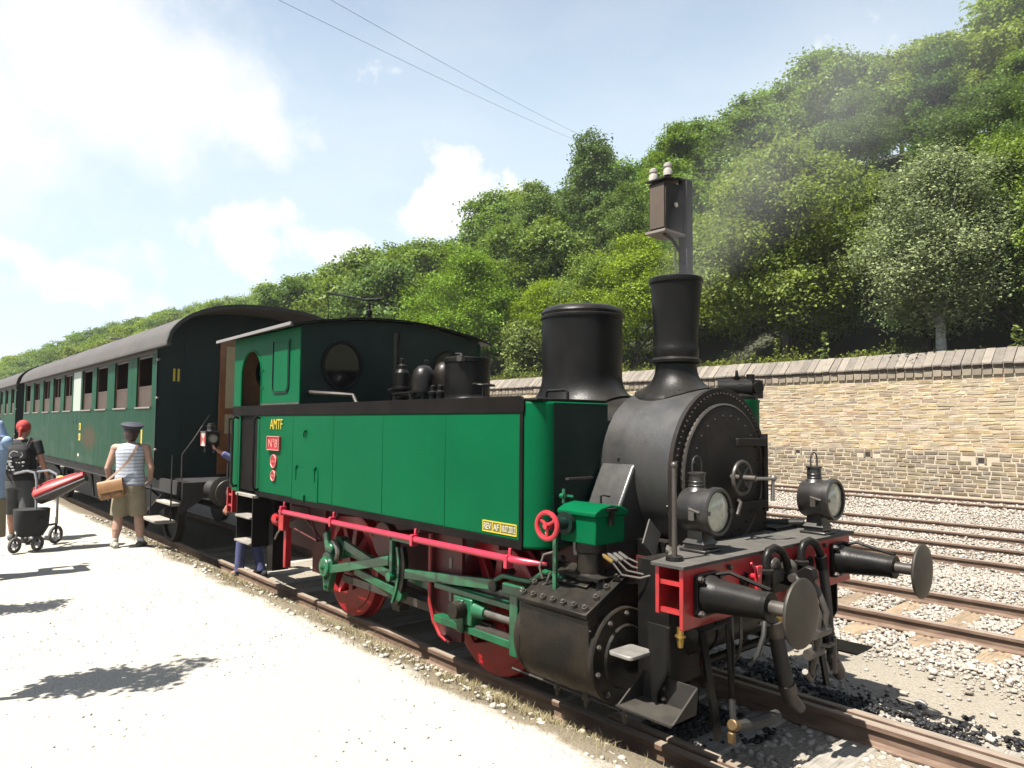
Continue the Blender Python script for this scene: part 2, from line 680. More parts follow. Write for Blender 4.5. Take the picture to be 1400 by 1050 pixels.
def stones(P, size, base=ICO, faces=ICF, flat=.65):
    n = len(P)
    k = len(base)
    B = base[None] * (1 + rng.uniform(-.28, .28, (n, k, 1)))
    B = B * rng.uniform(.55, 1.0, (n, 1, 3))
    B = np.einsum('nij,nkj->nki', rand_rot(n), B)
    B[:, :, 2] *= flat
    B *= np.asarray(size).reshape(-1, 1, 1)
    Vv = (B + np.asarray(P)[:, None, :]).reshape(-1, 3)
    Ff = (faces[None] + (np.arange(n) * k)[:, None, None]).reshape(-1, 3)
    return Vv, Ff


def scatter(x0, x1, y0, y1, dens):
    n = int((x1 - x0) * (y1 - y0) * dens)
    P = np.stack([rng.uniform(x0, x1, n), rng.uniform(y0, y1, n), np.zeros(n)], -1)
    P[:, 2] = bed_z(P[:, 0], P[:, 1])
    return P[in_view(P)]


TRACKS = [0.0, 4.55, 9.0, 12.05, 18.4]


def off_rails(P, w=.06):
    k = np.ones(len(P), bool)
    for ty in TRACKS:
        for s in (-.7525, .7525):
            k &= np.abs(P[:, 1] - ty - s) > w
    return P[k]


SLX = {0: .28 + .67 * np.arange(-16, 7), 1: np.arange(-8, 4, .63) + .1}


def on_sleeper(P, k, ext=1.25):
    m_ = np.zeros(len(P), bool)
    for sx_ in SLX[k]:
        m_ |= (np.abs(P[:, 0] - sx_) < .12) & (np.abs(P[:, 1] - TRACKS[k]) < ext)
    return m_


parts = []
P = off_rails(scatter(-9, 3, 2.75, 8.0, 900))
keep = ~on_sleeper(P, 1, 1.3) | (rng.random(len(P)) < .03)
P = P[keep]
s = rng.uniform(.016, .040, len(P))
P[:, 2] += s * rng.uniform(.1, 1.0, len(P))
parts.append(stones(P, s))
P = off_rails(scatter(-22, 0, 8.0, 15.2, 340))
s = rng.uniform(.022, .046, len(P))
P[:, 2] += s * rng.uniform(.2, .9, len(P))
parts.append(stones(P, s, CUB, CUF))
P = off_rails(scatter(-32, -1, 15.2, 20.2, 120))
s = rng.uniform(.03, .065, len(P))
P[:, 2] += s * rng.uniform(.2, .9, len(P))
parts.append(stones(P, s, CUB, CUF))
# rougher stones on the sandy strip beside the locomotive's track
P = off_rails(scatter(-4, 3, .9, 3.0, 900))
w_ = np.abs(P[:, 1] - 2.0 + .15 * np.sin(P[:, 0] * 2.1))
P = P[rng.random(len(P)) < np.clip((w_ - .2) * 1.1, .06, 1)]
s = rng.uniform(.006, .028, len(P)) * np.where(rng.random(len(P)) < .08, 2.0, 1.0)
P[:, 2] += s * .5
parts.append(stones(P, s))
# between the rails ahead of the locomotive
P = scatter(-1.2, 3.2, -.62, .62, 300)
P = P[~on_sleeper(P, 0)]
s = rng.uniform(.018, .045, len(P))
P[:, 2] += s * .5 - .02
parts.append(stones(P, s))
off = 0
VV, FF = [], []
for v_, f_ in parts:
    VV.append(v_)
    FF.append(f_ + off)
    off += len(v_)
o = link('ballast', np_mesh('ballast', np.concatenate(VV), np.concatenate(FF), island_mat('ballast_stone', [(.62, .57, .50), (.42, .355, .285), (.70, .655, .59), (.32, .265, .21), (.58, .52, .44), (.50, .44, .365)])), (0, 0, 0))
tag(o, 'pale broken limestone ballast lying between the yard tracks', 'ballast', kind='stuff')

# coal spilled at the locomotive's front
def coal_pts(cx, cy, rx, ry, n):
    a = rng.uniform(0, 2 * pi, n)
    r = np.sqrt(rng.random(n)) * (1 + .25 * np.sin(a * 3 + cx))
    P = np.stack([cx + rx * r * np.cos(a), cy + ry * r * np.sin(a), np.zeros(n)], -1)
    P[:, 2] = bed_z(P[:, 0], P[:, 1]) + np.clip(1 - r, 0, 1) * .06
    return P


P = np.concatenate([coal_pts(-.65, -.05, .45, .5, 1200), coal_pts(-.2, 1.12, .55, .26, 700), coal_pts(.4, 1.2, .55, .13, 260), coal_pts(.95, 1.33, .4, .1, 90), coal_pts(.2, 1.35, .8, .3, 90), coal_pts(-.9, 1.25, .5, .35, 700)])
P = P[(np.abs(P[:, 1]) < .58) | (P[:, 1] > .88)]
P = P[~on_sleeper(P, 0) | (rng.random(len(P)) < .06)]
s = rng.uniform(.014, .036, len(P))
P[:, 2] += s * .5
v_, f_ = stones(P, s * .85, CUB, CUF, .8)
o = link('spilled_coal', np_mesh('spilled_coal', v_, f_, island_mat('coal', [(.018, .018, .02), (.04, .04, .042), (.025, .024, .024)], .6, .25)), (0, 0, 0))
tag(o, 'black lumps of spilled coal beside and between the rails', 'coal', kind='stuff')

# pebbles on the platform and its edge
n = 5200
P = np.stack([rng.uniform(-13, 3.2, n), rng.uniform(-5.2, -.98, n), np.zeros(n)], -1)
near = (P[:, 1] > -1.75)
P = P[near | (rng.random(n) < .55)]
P = P[in_view(P)]
near = (P[:, 1] > -1.75)
P[:, 2] = np.interp(P[:, 1], [p[0] for p in prof], PZ + np.array([p[1] for p in prof]))
s = np.where(near, rng.uniform(.01, .04, len(P)) * rng.choice([.6, .8, 1.0], len(P)), rng.uniform(.005, .012, len(P)))
P[:, 2] += s * .25
v_, f_ = stones(P, s)
o = link('pebbles', np_mesh('pebbles', v_, f_, island_mat('pebble', [(.66, .61, .52), (.54, .49, .40), (.70, .66, .58), (.48, .43, .35)])), (0, 0, 0))
tag(o, 'pale pebbles strewn over the white platform and its edge', 'pebbles', kind='stuff')

# dry grass on the slope between platform and rail
def blades(P, h, wd_, lean=.5):
    n = len(P)
    a = rng.uniform(0, 2 * pi, n)
    la = rng.uniform(0, 2 * pi, n)
    L = rng.uniform(.15, 1, n) * lean * h
    b0 = P + np.stack([np.cos(a) * wd_, np.sin(a) * wd_, np.zeros(n)], -1)
    b1 = P - np.stack([np.cos(a) * wd_, np.sin(a) * wd_, np.zeros(n)], -1)
    md = P + np.stack([np.cos(la) * L * .35, np.sin(la) * L * .35, h * .6], -1)
    w2 = np.stack([np.cos(a) * wd_ * .7, np.sin(a) * wd_ * .7, np.zeros(n)], -1)
    tp = P + np.stack([np.cos(la) * L, np.sin(la) * L, h], -1)
    Vv = np.stack([b0, b1, md - w2, md + w2, tp], 1).reshape(-1, 3)
    k = np.arange(n)[:, None] * 5
    Q = np.concatenate([k + [0, 1, 2], k + [0, 2, 3], k + [3, 2, 4]])
    return Vv, Q


n = 36000
P = np.stack([rng.uniform(-9.5, 3, n), -1.28 + rng.normal(0, .24, n), np.zeros(n)], -1)
clump = wav(P[:, 0], P[:, 1], 1.9, 5) + .7 * wav(P[:, 0], P[:, 1], 4.3, 2)
P = P[(P[:, 1] > -1.85) & (P[:, 1] < -.9) & (clump + rng.normal(0, .7, n) + .5 * (P[:, 0] > -4.5) > .45)]
P = P[in_view(P)]
P[:, 2] = np.interp(P[:, 1], [p[0] for p in prof], PZ + np.array([p[1] for p in prof])) - .005
h = rng.uniform(.012, .06, len(P)) * np.where(rng.random(len(P)) < .015, 2.3, 1)
v_, f_ = blades(P, h, .0022, 1.6)
o = link('dry_grass', np_mesh('dry_grass', v_, f_, island_mat('straw', [(.42, .34, .18), (.33, .26, .13), (.48, .41, .25), (.22, .22, .08)])), (0, 0, 0))
tag(o, 'short dry straw-coloured grass along the edge of the platform', 'grass', kind='stuff')

# ------------------------------------------------------------------ tracks
def rail_mat():
    M = bpy.data.materials.new('rail_steel')
    M.use_nodes = True
    t = NT(M.node_tree)
    b = t.n['Principled BSDF']
    g = t.add('ShaderNodeNewGeometry')
    n1 = t.noise(t.map(g.outputs['Position'], (1.2, 6, 6)), 3.0, 6, .65)
    n2 = t.noise(g.outputs['Position'], 90, 4, .6)
    rust = t.ramp(n1, [(.25, (.12, .068, .046)), (.5, (.24, .145, .095)), (.8, (.44, .33, .235))])
    rust = t.mix(t.math('MULTIPLY', n2, .5), rust, (.085, .06, .045))
    sx = t.add('ShaderNodeSeparateXYZ')
    t.link(g.outputs['Normal'], sx.inputs[0])
    sp = t.add('ShaderNodeSeparateXYZ')
    t.link(g.outputs['Position'], sp.inputs[0])
    top = t.math('MULTIPLY', t.math('GREATER_THAN', sx.outputs[2], .8), t.math('GREATER_THAN', sp.outputs[2], -.01))
    worn = t.ramp(n1, [(.3, (.42, .34, .26)), (.7, (.60, .51, .41))])
    t.link(t.mix(t.math('MULTIPLY', top, .8), rust, worn), b.inputs['Base Color'])
    b.inputs['Roughness'].default_value = .62
    t.link(t.math('MULTIPLY', top, .35), b.inputs['Metallic'])
    return M


RAILM = rail_mat()
WOOD = {}


def wood_mat(name, c1, c2, c3):
    M = bpy.data.materials.new(name)
    M.use_nodes = True
    t = NT(M.node_tree)
    b = t.n['Principled BSDF']
    tcn = t.add('ShaderNodeTexCoord')
    oi = t.add('ShaderNodeObjectInfo')
    vv = t.add('ShaderNodeVectorMath', operation='ADD')
    t.link(tcn.outputs['Object'], vv.inputs[0])
    cb = t.add('ShaderNodeCombineXYZ')
    t.link(t.math('MULTIPLY', oi.outputs['Random'], 37.0), cb.inputs[0])
    t.link(t.math('MULTIPLY', oi.outputs['Random'], 91.0), cb.inputs[1])
    t.link(cb.outputs[0], vv.inputs[1])
    gr = t.noise(t.map(vv.outputs[0], (18, 1.2, 18)), 3.0, 6, .7, .4)
    st = t.noise(vv.outputs[0], 5, 5, .6)
    c = t.ramp(gr, [(.28, c3), (.48, c1), (.75, c2)])
    c = t.mix(t.math('MULTIPLY', t.ramp(st, [(.45, 0.0), (.7, 1.0)]), .5), c, c3)
    hsv = t.add('ShaderNodeHueSaturation')
    t.link(c, hsv.inputs['Color'])
    t.link(t.math('MULTIPLY_ADD', oi.outputs['Random'], .55, .75), hsv.inputs['Value'])
    t.link(hsv.outputs[0], b.inputs['Base Color'])
    b.inputs['Roughness'].default_value = .85
    bp = t.add('ShaderNodeBump')
    bp.inputs['Strength'].default_value = .5
    bp.inputs['Distance'].default_value = .006
    t.link(gr, bp.inputs['Height'])
    t.link(bp.outputs[0], b.inputs['Normal'])
    return M


SLEEPM = wood_mat('sleeper_wood', (.36, .26, .16), (.47, .36, .24), (.12, .08, .05))
SLEEPG = wood_mat('grey_sleeper_wood', (.44, .40, .34), (.60, .55, .48), (.16, .14, .12))
RP = [(-.065, -.15), (.065, -.15), (.065, -.138), (.012, -.118), (.009, -.05), (.034, -.038), (.036, -.008), (.028, 0), (-.028, 0), (-.036, -.008), (-.034, -.038), (-.009, -.05), (-.012, -.118), (-.065, -.138)]


def rail_part(name, yc, x0, x1, par, top=0.0):
    b = MB()
    n = max(2, int((x1 - x0) / 4))
    X = np.linspace(x0, x1, n)
    vs, fs = [], []
    for x in X:
        vs += [(x, yc + p[0], top + p[1]) for p in RP]
    k = len(RP)
    for i in range(n - 1):
        for j in range(k):
            fs.append((i * k + j, i * k + (j + 1) % k, (i + 1) * k + (j + 1) % k, (i + 1) * k + j))
    fs += [tuple(range(k)), tuple((n - 1) * k + j for j in range(k))]
    b.add(vs, fs)
    return b.build(name, RAILM, par, smooth=30)


def sleeper_mesh():
    b = MB().box(-.125, .125, -1.28, 1.28, -.12, 0)
    bm = bmesh.new()
    me = bpy.data.meshes.new('sleeper')
    me.from_pydata(b.v, [], b.f)
    bm.from_mesh(me)
    bmesh.ops.subdivide_edges(bm, edges=[e for e in bm.edges if abs(e.verts[0].co.y - e.verts[1].co.y) > 1], cuts=7)
    for v in bm.verts:
        v.co.x += random.uniform(-.012, .012)
        v.co.z += random.uniform(-.006, .004)
    bmesh.ops.bevel(bm, geom=[e for e in bm.edges if len(e.link_faces) == 2 and e.calc_face_angle() > .8], offset=.012, segments=1, affect='EDGES')
    bm.to_mesh(me)
    bm.free()
    return me


plate_me = None
for k, ty in enumerate(TRACKS):
    tr = empty('railway_track', (-10, ty, -.15))
    tag(tr, ['railway track carrying the steam locomotive and coaches', 'rusty empty track next to the locomotive, with bare wooden sleepers', 'third rusty track across the yard',
             'fourth rusty track across the yard, running near the third', 'rusty track at the foot of the stone wall'][k], kind='structure')
    for s in (-1, 1):
        rail_part('rail', ty + s * .7525, -120, 16, tr)
        if k == 0:
            rail_part('check_rail', ty + s * (.7525 - .118), -.95, 9, tr, -.004)
    if k in SLX:
        me = sleeper_mesh()
        me.materials.append(SLEEPM if k == 1 else SLEEPG)
        fp = MB()
        me2 = None
        for x in SLX[k]:
            o = link('sleeper', me, (x, ty + random.uniform(-.04, .04), -.150), tr, (0, 0, random.uniform(-.015, .015)))
            if x > -6:
                for s in (-1, 1):
                    if me2 is None:
                        q = MB().box(-.06, .06, -.13, .13, 0, .012)
                        for dx, dy in ((-.03, -.095), (.03, -.095), (-.03, .095), (.03, .095)):
                            q.cyl((dx, dy, .01), (dx, dy, .035), .014, n=6)
                        oo = q.build('rail_fastening', RAILM, o, smooth=0)
                        me2 = oo.data
                        bpy.data.objects.remove(oo)
                    link('rail_fastening', me2, (x, ty + s * .7525, -.147), o)
tr0 = [o for o in COL.objects if o.name == 'railway_track'][0]

# ------------------------------------------------------------------ stone wall
WY = 20.3
wall = empty('stone_wall', (-12, WY, 0), 'long yellow stone retaining wall with a sloping grey slab coping', 'wall')
core = MB()
core.box(-60, 9, WY, WY + .5, -.35, 4.0)
core.build('mortar', mat('mortar', (.68, .58, .43), .95, var=.2, vscale=2.5, dirt=(.50, .42, .30), dirt_amt=.5, dscale=1.3, bump=.7, bscale=30, space='World'), wall)


def wall_stone(x, z, w_, h_, pr, jit):
    """front is towards -y"""
    r = lambda s: random.uniform(-s, s)
    ins = min(.028, h_ * .24)
    q = [(x, z), (x + w_, z), (x + w_, z + h_), (x, z + h_)]
    o_ = [(a + r(jit), WY + .01, b + r(jit)) for a, b in q]
    m_ = [(a + (p[0] - a) * 0 + r(jit * .3), WY - pr * .55, p[2]) for p in o_ for a in (p[0],)]
    cx, cz = x + w_ / 2, z + h_ / 2
    i_ = [(p[0] + (ins if p[0] < cx else -ins), WY - pr + r(.008), p[2] + (ins * .7 if p[2] < cz else -ins * .7)) for p in o_]
    vs = o_ + m_ + i_
    fs = []
    for k in range(4):
        j = (k + 1) % 4
        fs += [(k, j, 4 + j, 4 + k), (4 + k, 4 + j, 8 + j, 8 + k)]
    fs.append((8, 9, 10, 11))
    return vs, fs


HOLES = [(-13.1, 1.22), (-10.15, 1.17), (-7.7, 1.13), (-4.4, 1.06), (-1.0, 1.05)]
z = -.02
ST = []
random.seed(3)
while z < 3.62:
    low = z < 1.32
    h_ = random.uniform(.12, .15) if low else random.choice([random.uniform(.095, .115), random.uniform(.12, .155), random.uniform(.12, .155)])
    if z + h_ > 3.62:
        h_ = 3.63 - z
    if h_ < .04:
        break
    x = -32 + random.uniform(-.3, 0)
    while x < 3:
        w_ = random.uniform(.2, .42) if low else random.uniform(.22, .52)
        g = random.uniform(.024, .038) if low else random.uniform(.012, .026)
        hole = any(x - .13 < hx < x + w_ + .13 and z - .02 < hz < z + h_ + .02 for hx, hz in HOLES)
        if not hole:
            hh = h_ - g
            pr = random.uniform(.008, .022) if low else random.uniform(.004, .015)
            zz = z + random.uniform(-.008, .008)
            if not low and random.random() < .16 and h_ > .12:
                ST.append((x, zz, w_ - g, hh * .45, pr, .012))
                ST.append((x, zz + hh * .52, w_ - g, hh * .45, pr, .012))
            else:
                ST.append((x, zz, w_ - g, hh, pr, .010 if low else .014))
        x += w_
    z += h_
random.seed(11)
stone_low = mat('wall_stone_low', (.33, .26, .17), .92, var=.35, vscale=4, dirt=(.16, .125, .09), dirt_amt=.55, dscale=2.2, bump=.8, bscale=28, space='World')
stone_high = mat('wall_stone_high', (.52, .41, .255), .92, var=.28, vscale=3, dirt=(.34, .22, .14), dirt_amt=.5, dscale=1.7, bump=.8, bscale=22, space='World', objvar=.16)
for nm in ('wall_stone_low', 'wall_stone_high'):     # each stone its own tone
    M = MATS[nm]
    t = NT(M.node_tree)
    b = t.n['Principled BSDF']
    lk = b.inputs['Base Color'].links[0].from_socket
    gi = t.add('ShaderNodeNewGeometry')
    oi = t.add('ShaderNodeObjectInfo')
    rnd = t.math('FRACT', t.math('ADD', gi.outputs['Random Per Island'], oi.outputs['Random']))
    hv = t.add('ShaderNodeHueSaturation')
    t.link(lk, hv.inputs['Color'])
    t.link(t.math('MULTIPLY_ADD', rnd, .34, .82), hv.inputs['Value'])
    t.link(t.math('MULTIPLY_ADD', t.math('FRACT', t.math('MULTIPLY', rnd, 5.7)), .024, .486), hv.inputs['Hue'])
    t.link(t.math('MULTIPLY_ADD', t.math('FRACT', t.math('MULTIPLY', rnd, 9.1)), .4, .75), hv.inputs['Saturation'])
    t.link(hv.outputs[0], b.inputs['Base Color'])
cen = np.array([(s[0] + s[2] / 2, WY, s[1] + s[3] / 2) for s in ST])
px_, py_, pz_ = project(cen)
score = np.array([s[2] * s[3] for s in ST]) / pz_ ** 2
vis = (px_ > 1040) & (px_ < 1400) & (py_ < 690)
score = np.where(vis, score, -1)
order = np.argsort(-score)
single = set(order[:298].tolist())
rest = {True: MB(), False: MB()}
for i, s_ in enumerate(ST):
    vs, fs = wall_stone(*s_)
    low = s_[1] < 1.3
    if i in single:
        q = MB()
        q.add(vs, fs)
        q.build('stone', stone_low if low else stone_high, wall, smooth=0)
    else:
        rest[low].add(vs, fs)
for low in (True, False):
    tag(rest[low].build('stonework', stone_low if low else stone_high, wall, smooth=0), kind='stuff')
dk = mat('hole_dark', (.03, .026, .02), .9)
for hx, hz in HOLES:
    q = MB()
    q.box(hx - .075, hx + .075, WY - .006, WY + .02, hz - .08, hz + .09)
    q.build('weep_hole', dk, wall)
    q = MB()
    q.box(hx - .14, hx - .08, WY - .03, WY + .02, hz - .09, hz + .1).box(hx + .08, hx + .14, WY - .03, WY + .02, hz - .09, hz + .1)
    q.build('stone', stone_low, wall, smooth=0)
band = mat('band_stone', (.33, .27, .20), .9, var=.3, vscale=3, dirt=(.2, .16, .12), dirt_amt=.5, bump=.5, bscale=25, space='World', objvar=.2)
brick = mat('coping_brick', (.16, .105, .08), .9, var=.4, vscale=5, bump=.5, bscale=30, space='World', objvar=.25)
board = wood_mat('coping_board', (.24, .205, .165), (.34, .30, .25), (.11, .092, .075))
x = -31.5
step = .272
while x < 3:
    MB().box(x + .012, x + step - .012, WY - .055 + random.uniform(-.012, .008), WY + .2, 3.645, 3.845 + random.uniform(-.008, .004)).build('band_block', band, wall, bevel=.008, seg=1)
    MB().box(x + .016, x + step - .028, WY - .055 + random.uniform(-.01, .01), WY + .15, 3.865, 3.945).build('coping_brick', brick, wall)
    dz_ = random.uniform(-.014, .014)
    tl = random.uniform(-.012, .012)
    q = MB()
    y0, z0, y1, z1 = WY - .13 + random.uniform(-.02, .02), 3.955 + dz_, WY + .42, 4.44 + dz_
    th = .045
    xa, xb = x + random.uniform(.002, .012), x + step - random.uniform(.002, .012)
    q.add([(xa, y0, z0), (xb, y0 + tl, z0 + tl), (xb, y1, z1), (xa, y1, z1), (xa, y0, z0 + th), (xb, y0 + tl, z0 + th + tl), (xb, y1, z1 + th), (xa, y1, z1 + th)],
          [(3, 2, 1, 0), (4, 5, 6, 7), (0, 1, 5, 4), (1, 2, 6, 5), (2, 3, 7, 6), (3, 0, 4, 7)])
    q.build('coping_slab', board, wall, smooth=0)
    x += step
MB().box(-31.5, 3, WY + .42, WY + .6, 3.9, 4.46).build('backing', band, wall)
# ================================================================== HILL AND TREES
def toe(x):
    return 25.5 - .115 * np.clip(-75 - np.asarray(x, float), 0, 260)


def hill_z(x, y):
    x = np.asarray(x, float)
    y = np.asarray(y, float)
    d = np.clip(y - toe(x), 0, 400)
    z = 34 * (1 - np.exp(-d / 52.0)) * 1.28
    z = np.minimum(z, 38)
    z = z + .7 * np.sin(x * .09) * np.clip(d / 20, 0, 1) + .9 * np.sin(x * .041 + y * .07) * np.clip(d / 20, 0, 1)
    z = z * np.interp(x, [-400, -170, -110, -60, -25, 100], [.60, .80, .84, .70, 1.04, 1.22])
    base = np.where(x > -60, 4.25, 4.25 - np.clip((-60 - x) / 25, 0, 1) * 4.0)
    return base + z


xs = np.concatenate([np.arange(-420, -120, 12), np.arange(-120, 40, 3.0), np.arange(40, 200, 16)])
tv = np.concatenate([np.arange(0, 12, 1.0), np.arange(12, 70, 3.0), np.arange(70, 300, 18)])
rows = []
for x in xs:
    y0 = WY + .42 if x > -60 else max(3.0, min(WY + .42, float(toe(x)) - 5))
    rows.append([(x, y0 + t_, float(hill_z(x, y0 + t_)) - (.0 if t_ > .5 else .25)) for t_ in tv])
V = np.array(rows).reshape(-1, 3)
ny = len(tv)
ii, jj = np.meshgrid(np.arange(len(xs) - 1), np.arange(ny - 1), indexing='ij')
a = (ii * ny + jj).ravel()
o = link('hillside', np_mesh('hillside', V, np.stack([a, a + ny, a + ny + 1, a + 1], -1), mat('forest_floor', (.055, .06, .025), .95, var=.5, vscale=.6, space='World'), True), (0, 0, 0))
tag(o, kind='structure')


def leaf_mat(name, col, trans, objv=.22, nv=.35):
    M = bpy.data.materials.new(name)
    M.use_nodes = True
    t = NT(M.node_tree)
    t.n.clear()
    g = t.add('ShaderNodeNewGeometry')
    oi = t.add('ShaderNodeObjectInfo')
    tcn = t.add('ShaderNodeTexCoord')
    c1 = t.ramp(g.outputs['Random Per Island'], [(0, tuple(x * (1 - nv) for x in col)), (.5, col), (1, (min(1, col[0] * (1 + nv * 1.3)), min(1, col[1] * (1 + nv)), col[2]))])
    hv = t.add('ShaderNodeHueSaturation')
    t.link(c1, hv.inputs['Color'])
    t.link(t.math('MULTIPLY_ADD', oi.outputs['Random'], 2 * objv, 1 - objv), hv.inputs['Value'])
    t.link(t.math('MULTIPLY_ADD', t.math('FRACT', t.math('MULTIPLY', oi.outputs['Random'], 13.7)), .030, .482), hv.inputs['Hue'])
    t.link(t.math('MULTIPLY_ADD', t.math('FRACT', t.math('MULTIPLY', oi.outputs['Random'], 5.3)), .25, .85), hv.inputs['Saturation'])
    pb = t.add('ShaderNodeBsdfPrincipled')
    t.link(hv.outputs[0], pb.inputs['Base Color'])
    pb.inputs['Roughness'].default_value = .6
    pb.inputs['Specular IOR Level'].default_value = .16
    tr = t.add('ShaderNodeBsdfTranslucent')
    tcx = t.mix(.55, hv.outputs[0], trans)
    t.link(tcx, tr.inputs['Color'])
    mx = t.add('ShaderNodeMixShader')
    mx.inputs[0].default_value = .26
    t.link(pb.outputs[0], mx.inputs[1])
    t.link(tr.outputs[0], mx.inputs[2])
    ou = t.add('ShaderNodeOutputMaterial')
    t.link(mx.outputs[0], ou.inputs['Surface'])
    return M


LEAF = {'mid': leaf_mat('leaf_mid', (.155, .285, .030), (.44, .64, .04)),
        'bright': leaf_mat('leaf_bright', (.215, .335, .024), (.56, .76, .04)),
        'dark': leaf_mat('leaf_dark', (.105, .205, .030), (.28, .44, .04)),
        'grey': leaf_mat('leaf_grey', (.29, .375, .18), (.46, .58, .27), .06),
        'shrub': leaf_mat('leaf_shrub', (.19, .25, .055), (.40, .50, .09), .15)}
BARK = mat('bark', (.085, .070, .052), .95, var=.4, vscale=5, bump=.8, bscale=25)


def leaf_quads(P, N, s):
    """one folded leaf of four corners at each point"""
    n = len(P)
    N = N / np.linalg.norm(N, axis=1)[:, None]
    T = np.cross(N, rng.normal(size=(n, 3)))
    T /= np.linalg.norm(T, axis=1)[:, None] + 1e-9
    B = np.cross(N, T)
    s = s[:, None]
    w_ = s * rng.uniform(.3, .45, (n, 1))
    fold = N * s * .18
    v = np.stack([P - T * s * .55, P + B * w_ + fold, P + T * s * .55, P - B * w_ + fold], 1)
    k = np.arange(n)[:, None] * 4
    return v.reshape(-1, 3), k + np.array([[0, 1, 2, 3]])


def crown(name, lobes, twigs, leaves, size, spread, droop=0.0, seed=0, m_='mid'):
    """lobes: (x, y, z, radius, z-squash)"""
    global rng
    keep = rng
    rng = np.random.default_rng(seed)
    P, N = [], []
    tot = sum(l[3] ** 2 for l in lobes)
    for lx, ly, lz, lr, sq in lobes:
        nt = max(4, int(twigs * lr * lr / tot))
        d = rng.normal(size=(nt * 2, 3))
        d /= np.linalg.norm(d, axis=1)[:, None]
        d = d[(d[:, 2] > -.55) | (rng.random(len(d)) < .3)][:nt]
        f = rng.uniform(.55, 1.06, len(d)) ** .6
        c = np.array([lx, ly, lz]) + d * (lr * f)[:, None] * np.array([1, 1, sq])
        for k in range(len(d)):
            m__ = rng.integers(int(leaves * .5), int(leaves * 1.5) + 1)
            e = rng.normal(size=(m__, 3)) * spread * np.array([1, 1, .55])
            e = e + d[k] * rng.uniform(-.3, .6, (m__, 1)) * spread
            e[:, 2] -= droop * np.abs(rng.normal(size=m__))
            P.append(c[k] + e)
            N.append(d[k] * .45 + np.array([0, 0, .75]) + rng.normal(size=(m__, 3)) * .55)
    P = np.concatenate(P)
    N = np.concatenate(N)
    v, f = leaf_quads(P, N, rng.uniform(.65, 1.3, len(P)) * size)
    rng = keep
    return np_mesh(name, v, f, LEAF[m_])


def lobes_for(kind, r_):
    L = []
    if kind == 'round':
        n, R, H, z0 = 15, 2.6, 7.4, 2.6
    elif kind == 'tall':
        n, R, H, z0 = 16, 2.0, 9.2, 2.2
    else:
        n, R, H, z0 = 17, 3.3, 7.0, 2.2
    for i in range(n):
        t_ = (i + .5) / n
        rr = R * (sin(pi * min(1, .16 + t_ * .86)) ** .8) * r_.uniform(.5, 1.0)
        a_ = i * 2.4 + r_.uniform(-.4, .4)
        L.append((rr * cos(a_), rr * sin(a_), z0 + t_ * (H - z0) + r_.uniform(-.3, .3), r_.uniform(.7, 1.6) * (1.15 - .45 * t_), r_.uniform(.55, .95)))
    return L


def trunk_mesh(name, lobes, r0, m_, zs=.9):
    b = MB()
    top = max(l[2] for l in lobes)
    random.seed(len(lobes) * 7 + int(top * 10))
    path = [(0, 0, -.8)]
    for i in range(1, 7):
        path.append((random.uniform(-.12, .12) * i / 3, random.uniform(-.12, .12) * i / 3, top * zs * i / 6))
    b.tube(path, [r0 * 1.25] + [r0 * (1 - .8 * i / 6) for i in range(1, 7)], 9)
    for l in lobes:
        zb = max(1.2, l[2] - 1.2 - .3 * sqrt(l[0] ** 2 + l[1] ** 2))
        f = min(1, zb / (top * zs))
        p0 = Vector((0, 0, zb))
        p1 = Vector((l[0], l[1], l[2]))
        mid = (p0 + p1) / 2 + Vector((random.uniform(-.15, .15), random.uniform(-.15, .15), .15))
        b.tube([p0, mid, p1], [r0 * .42 * (1 - .5 * f), r0 * .26, r0 * .08], 6)
    me = bpy.data.meshes.new(name)
    me.from_pydata(b.v, [], b.f)
    me.polygons.foreach_set('use_smooth', [True] * len(me.polygons))
    me.materials.append(m_)
    return me


KINDS = []
r_ = random.Random(21)
LABEL = {'bright': 'light yellow-green leafy tree in the wood on the hillside', 'mid': 'mid green leafy tree in the wood on the hillside',
         'dark': 'dark green leafy tree in the wood on the hillside'}
for i, (shape, col) in enumerate((('round', 'mid'), ('wide', 'bright'), ('tall', 'dark'), ('wide', 'mid'), ('round', 'bright'), ('tall', 'mid'), ('wide', 'dark'))):
    L = lobes_for(shape, r_)
    KINDS.append((crown('crown', L, 400, 46, .185, .29, 0, 100 + i, col), trunk_mesh('trunk', L, .17, BARK), LABEL[col], max(l[2] + l[3] for l in L), col))

FINE = []                                    # finer leaves for the trees that stand nearest
for i, (shape, col) in enumerate((('wide', 'mid'), ('round', 'bright'), ('tall', 'dark'), ('wide', 'dark'))):
    L = lobes_for(shape, r_)
    FINE.append((crown('crown', L, 520, 62, .115, .27, 0, 200 + i, col), trunk_mesh('trunk', L, .16, BARK), LABEL[col], max(l[2] + l[3] for l in L), col))


def plant_tree(name, x, y, z, kind, sc, label, group, rz=None, sx=1.0):
    cr, tk = kind[0], kind[1]
    root = empty(name, (x, y, z), label, 'tree', group)
    root.scale = (sc * sx, sc * sx, sc)
    root.rotation_euler = (0, 0, random.uniform(0, 6.28) if rz is None else rz)
    for nm, me in (('trunk', tk), ('crown', cr)):
        o = bpy.data.objects.new(nm, me)
        COL.objects.link(o)
        o.parent = root
    return root


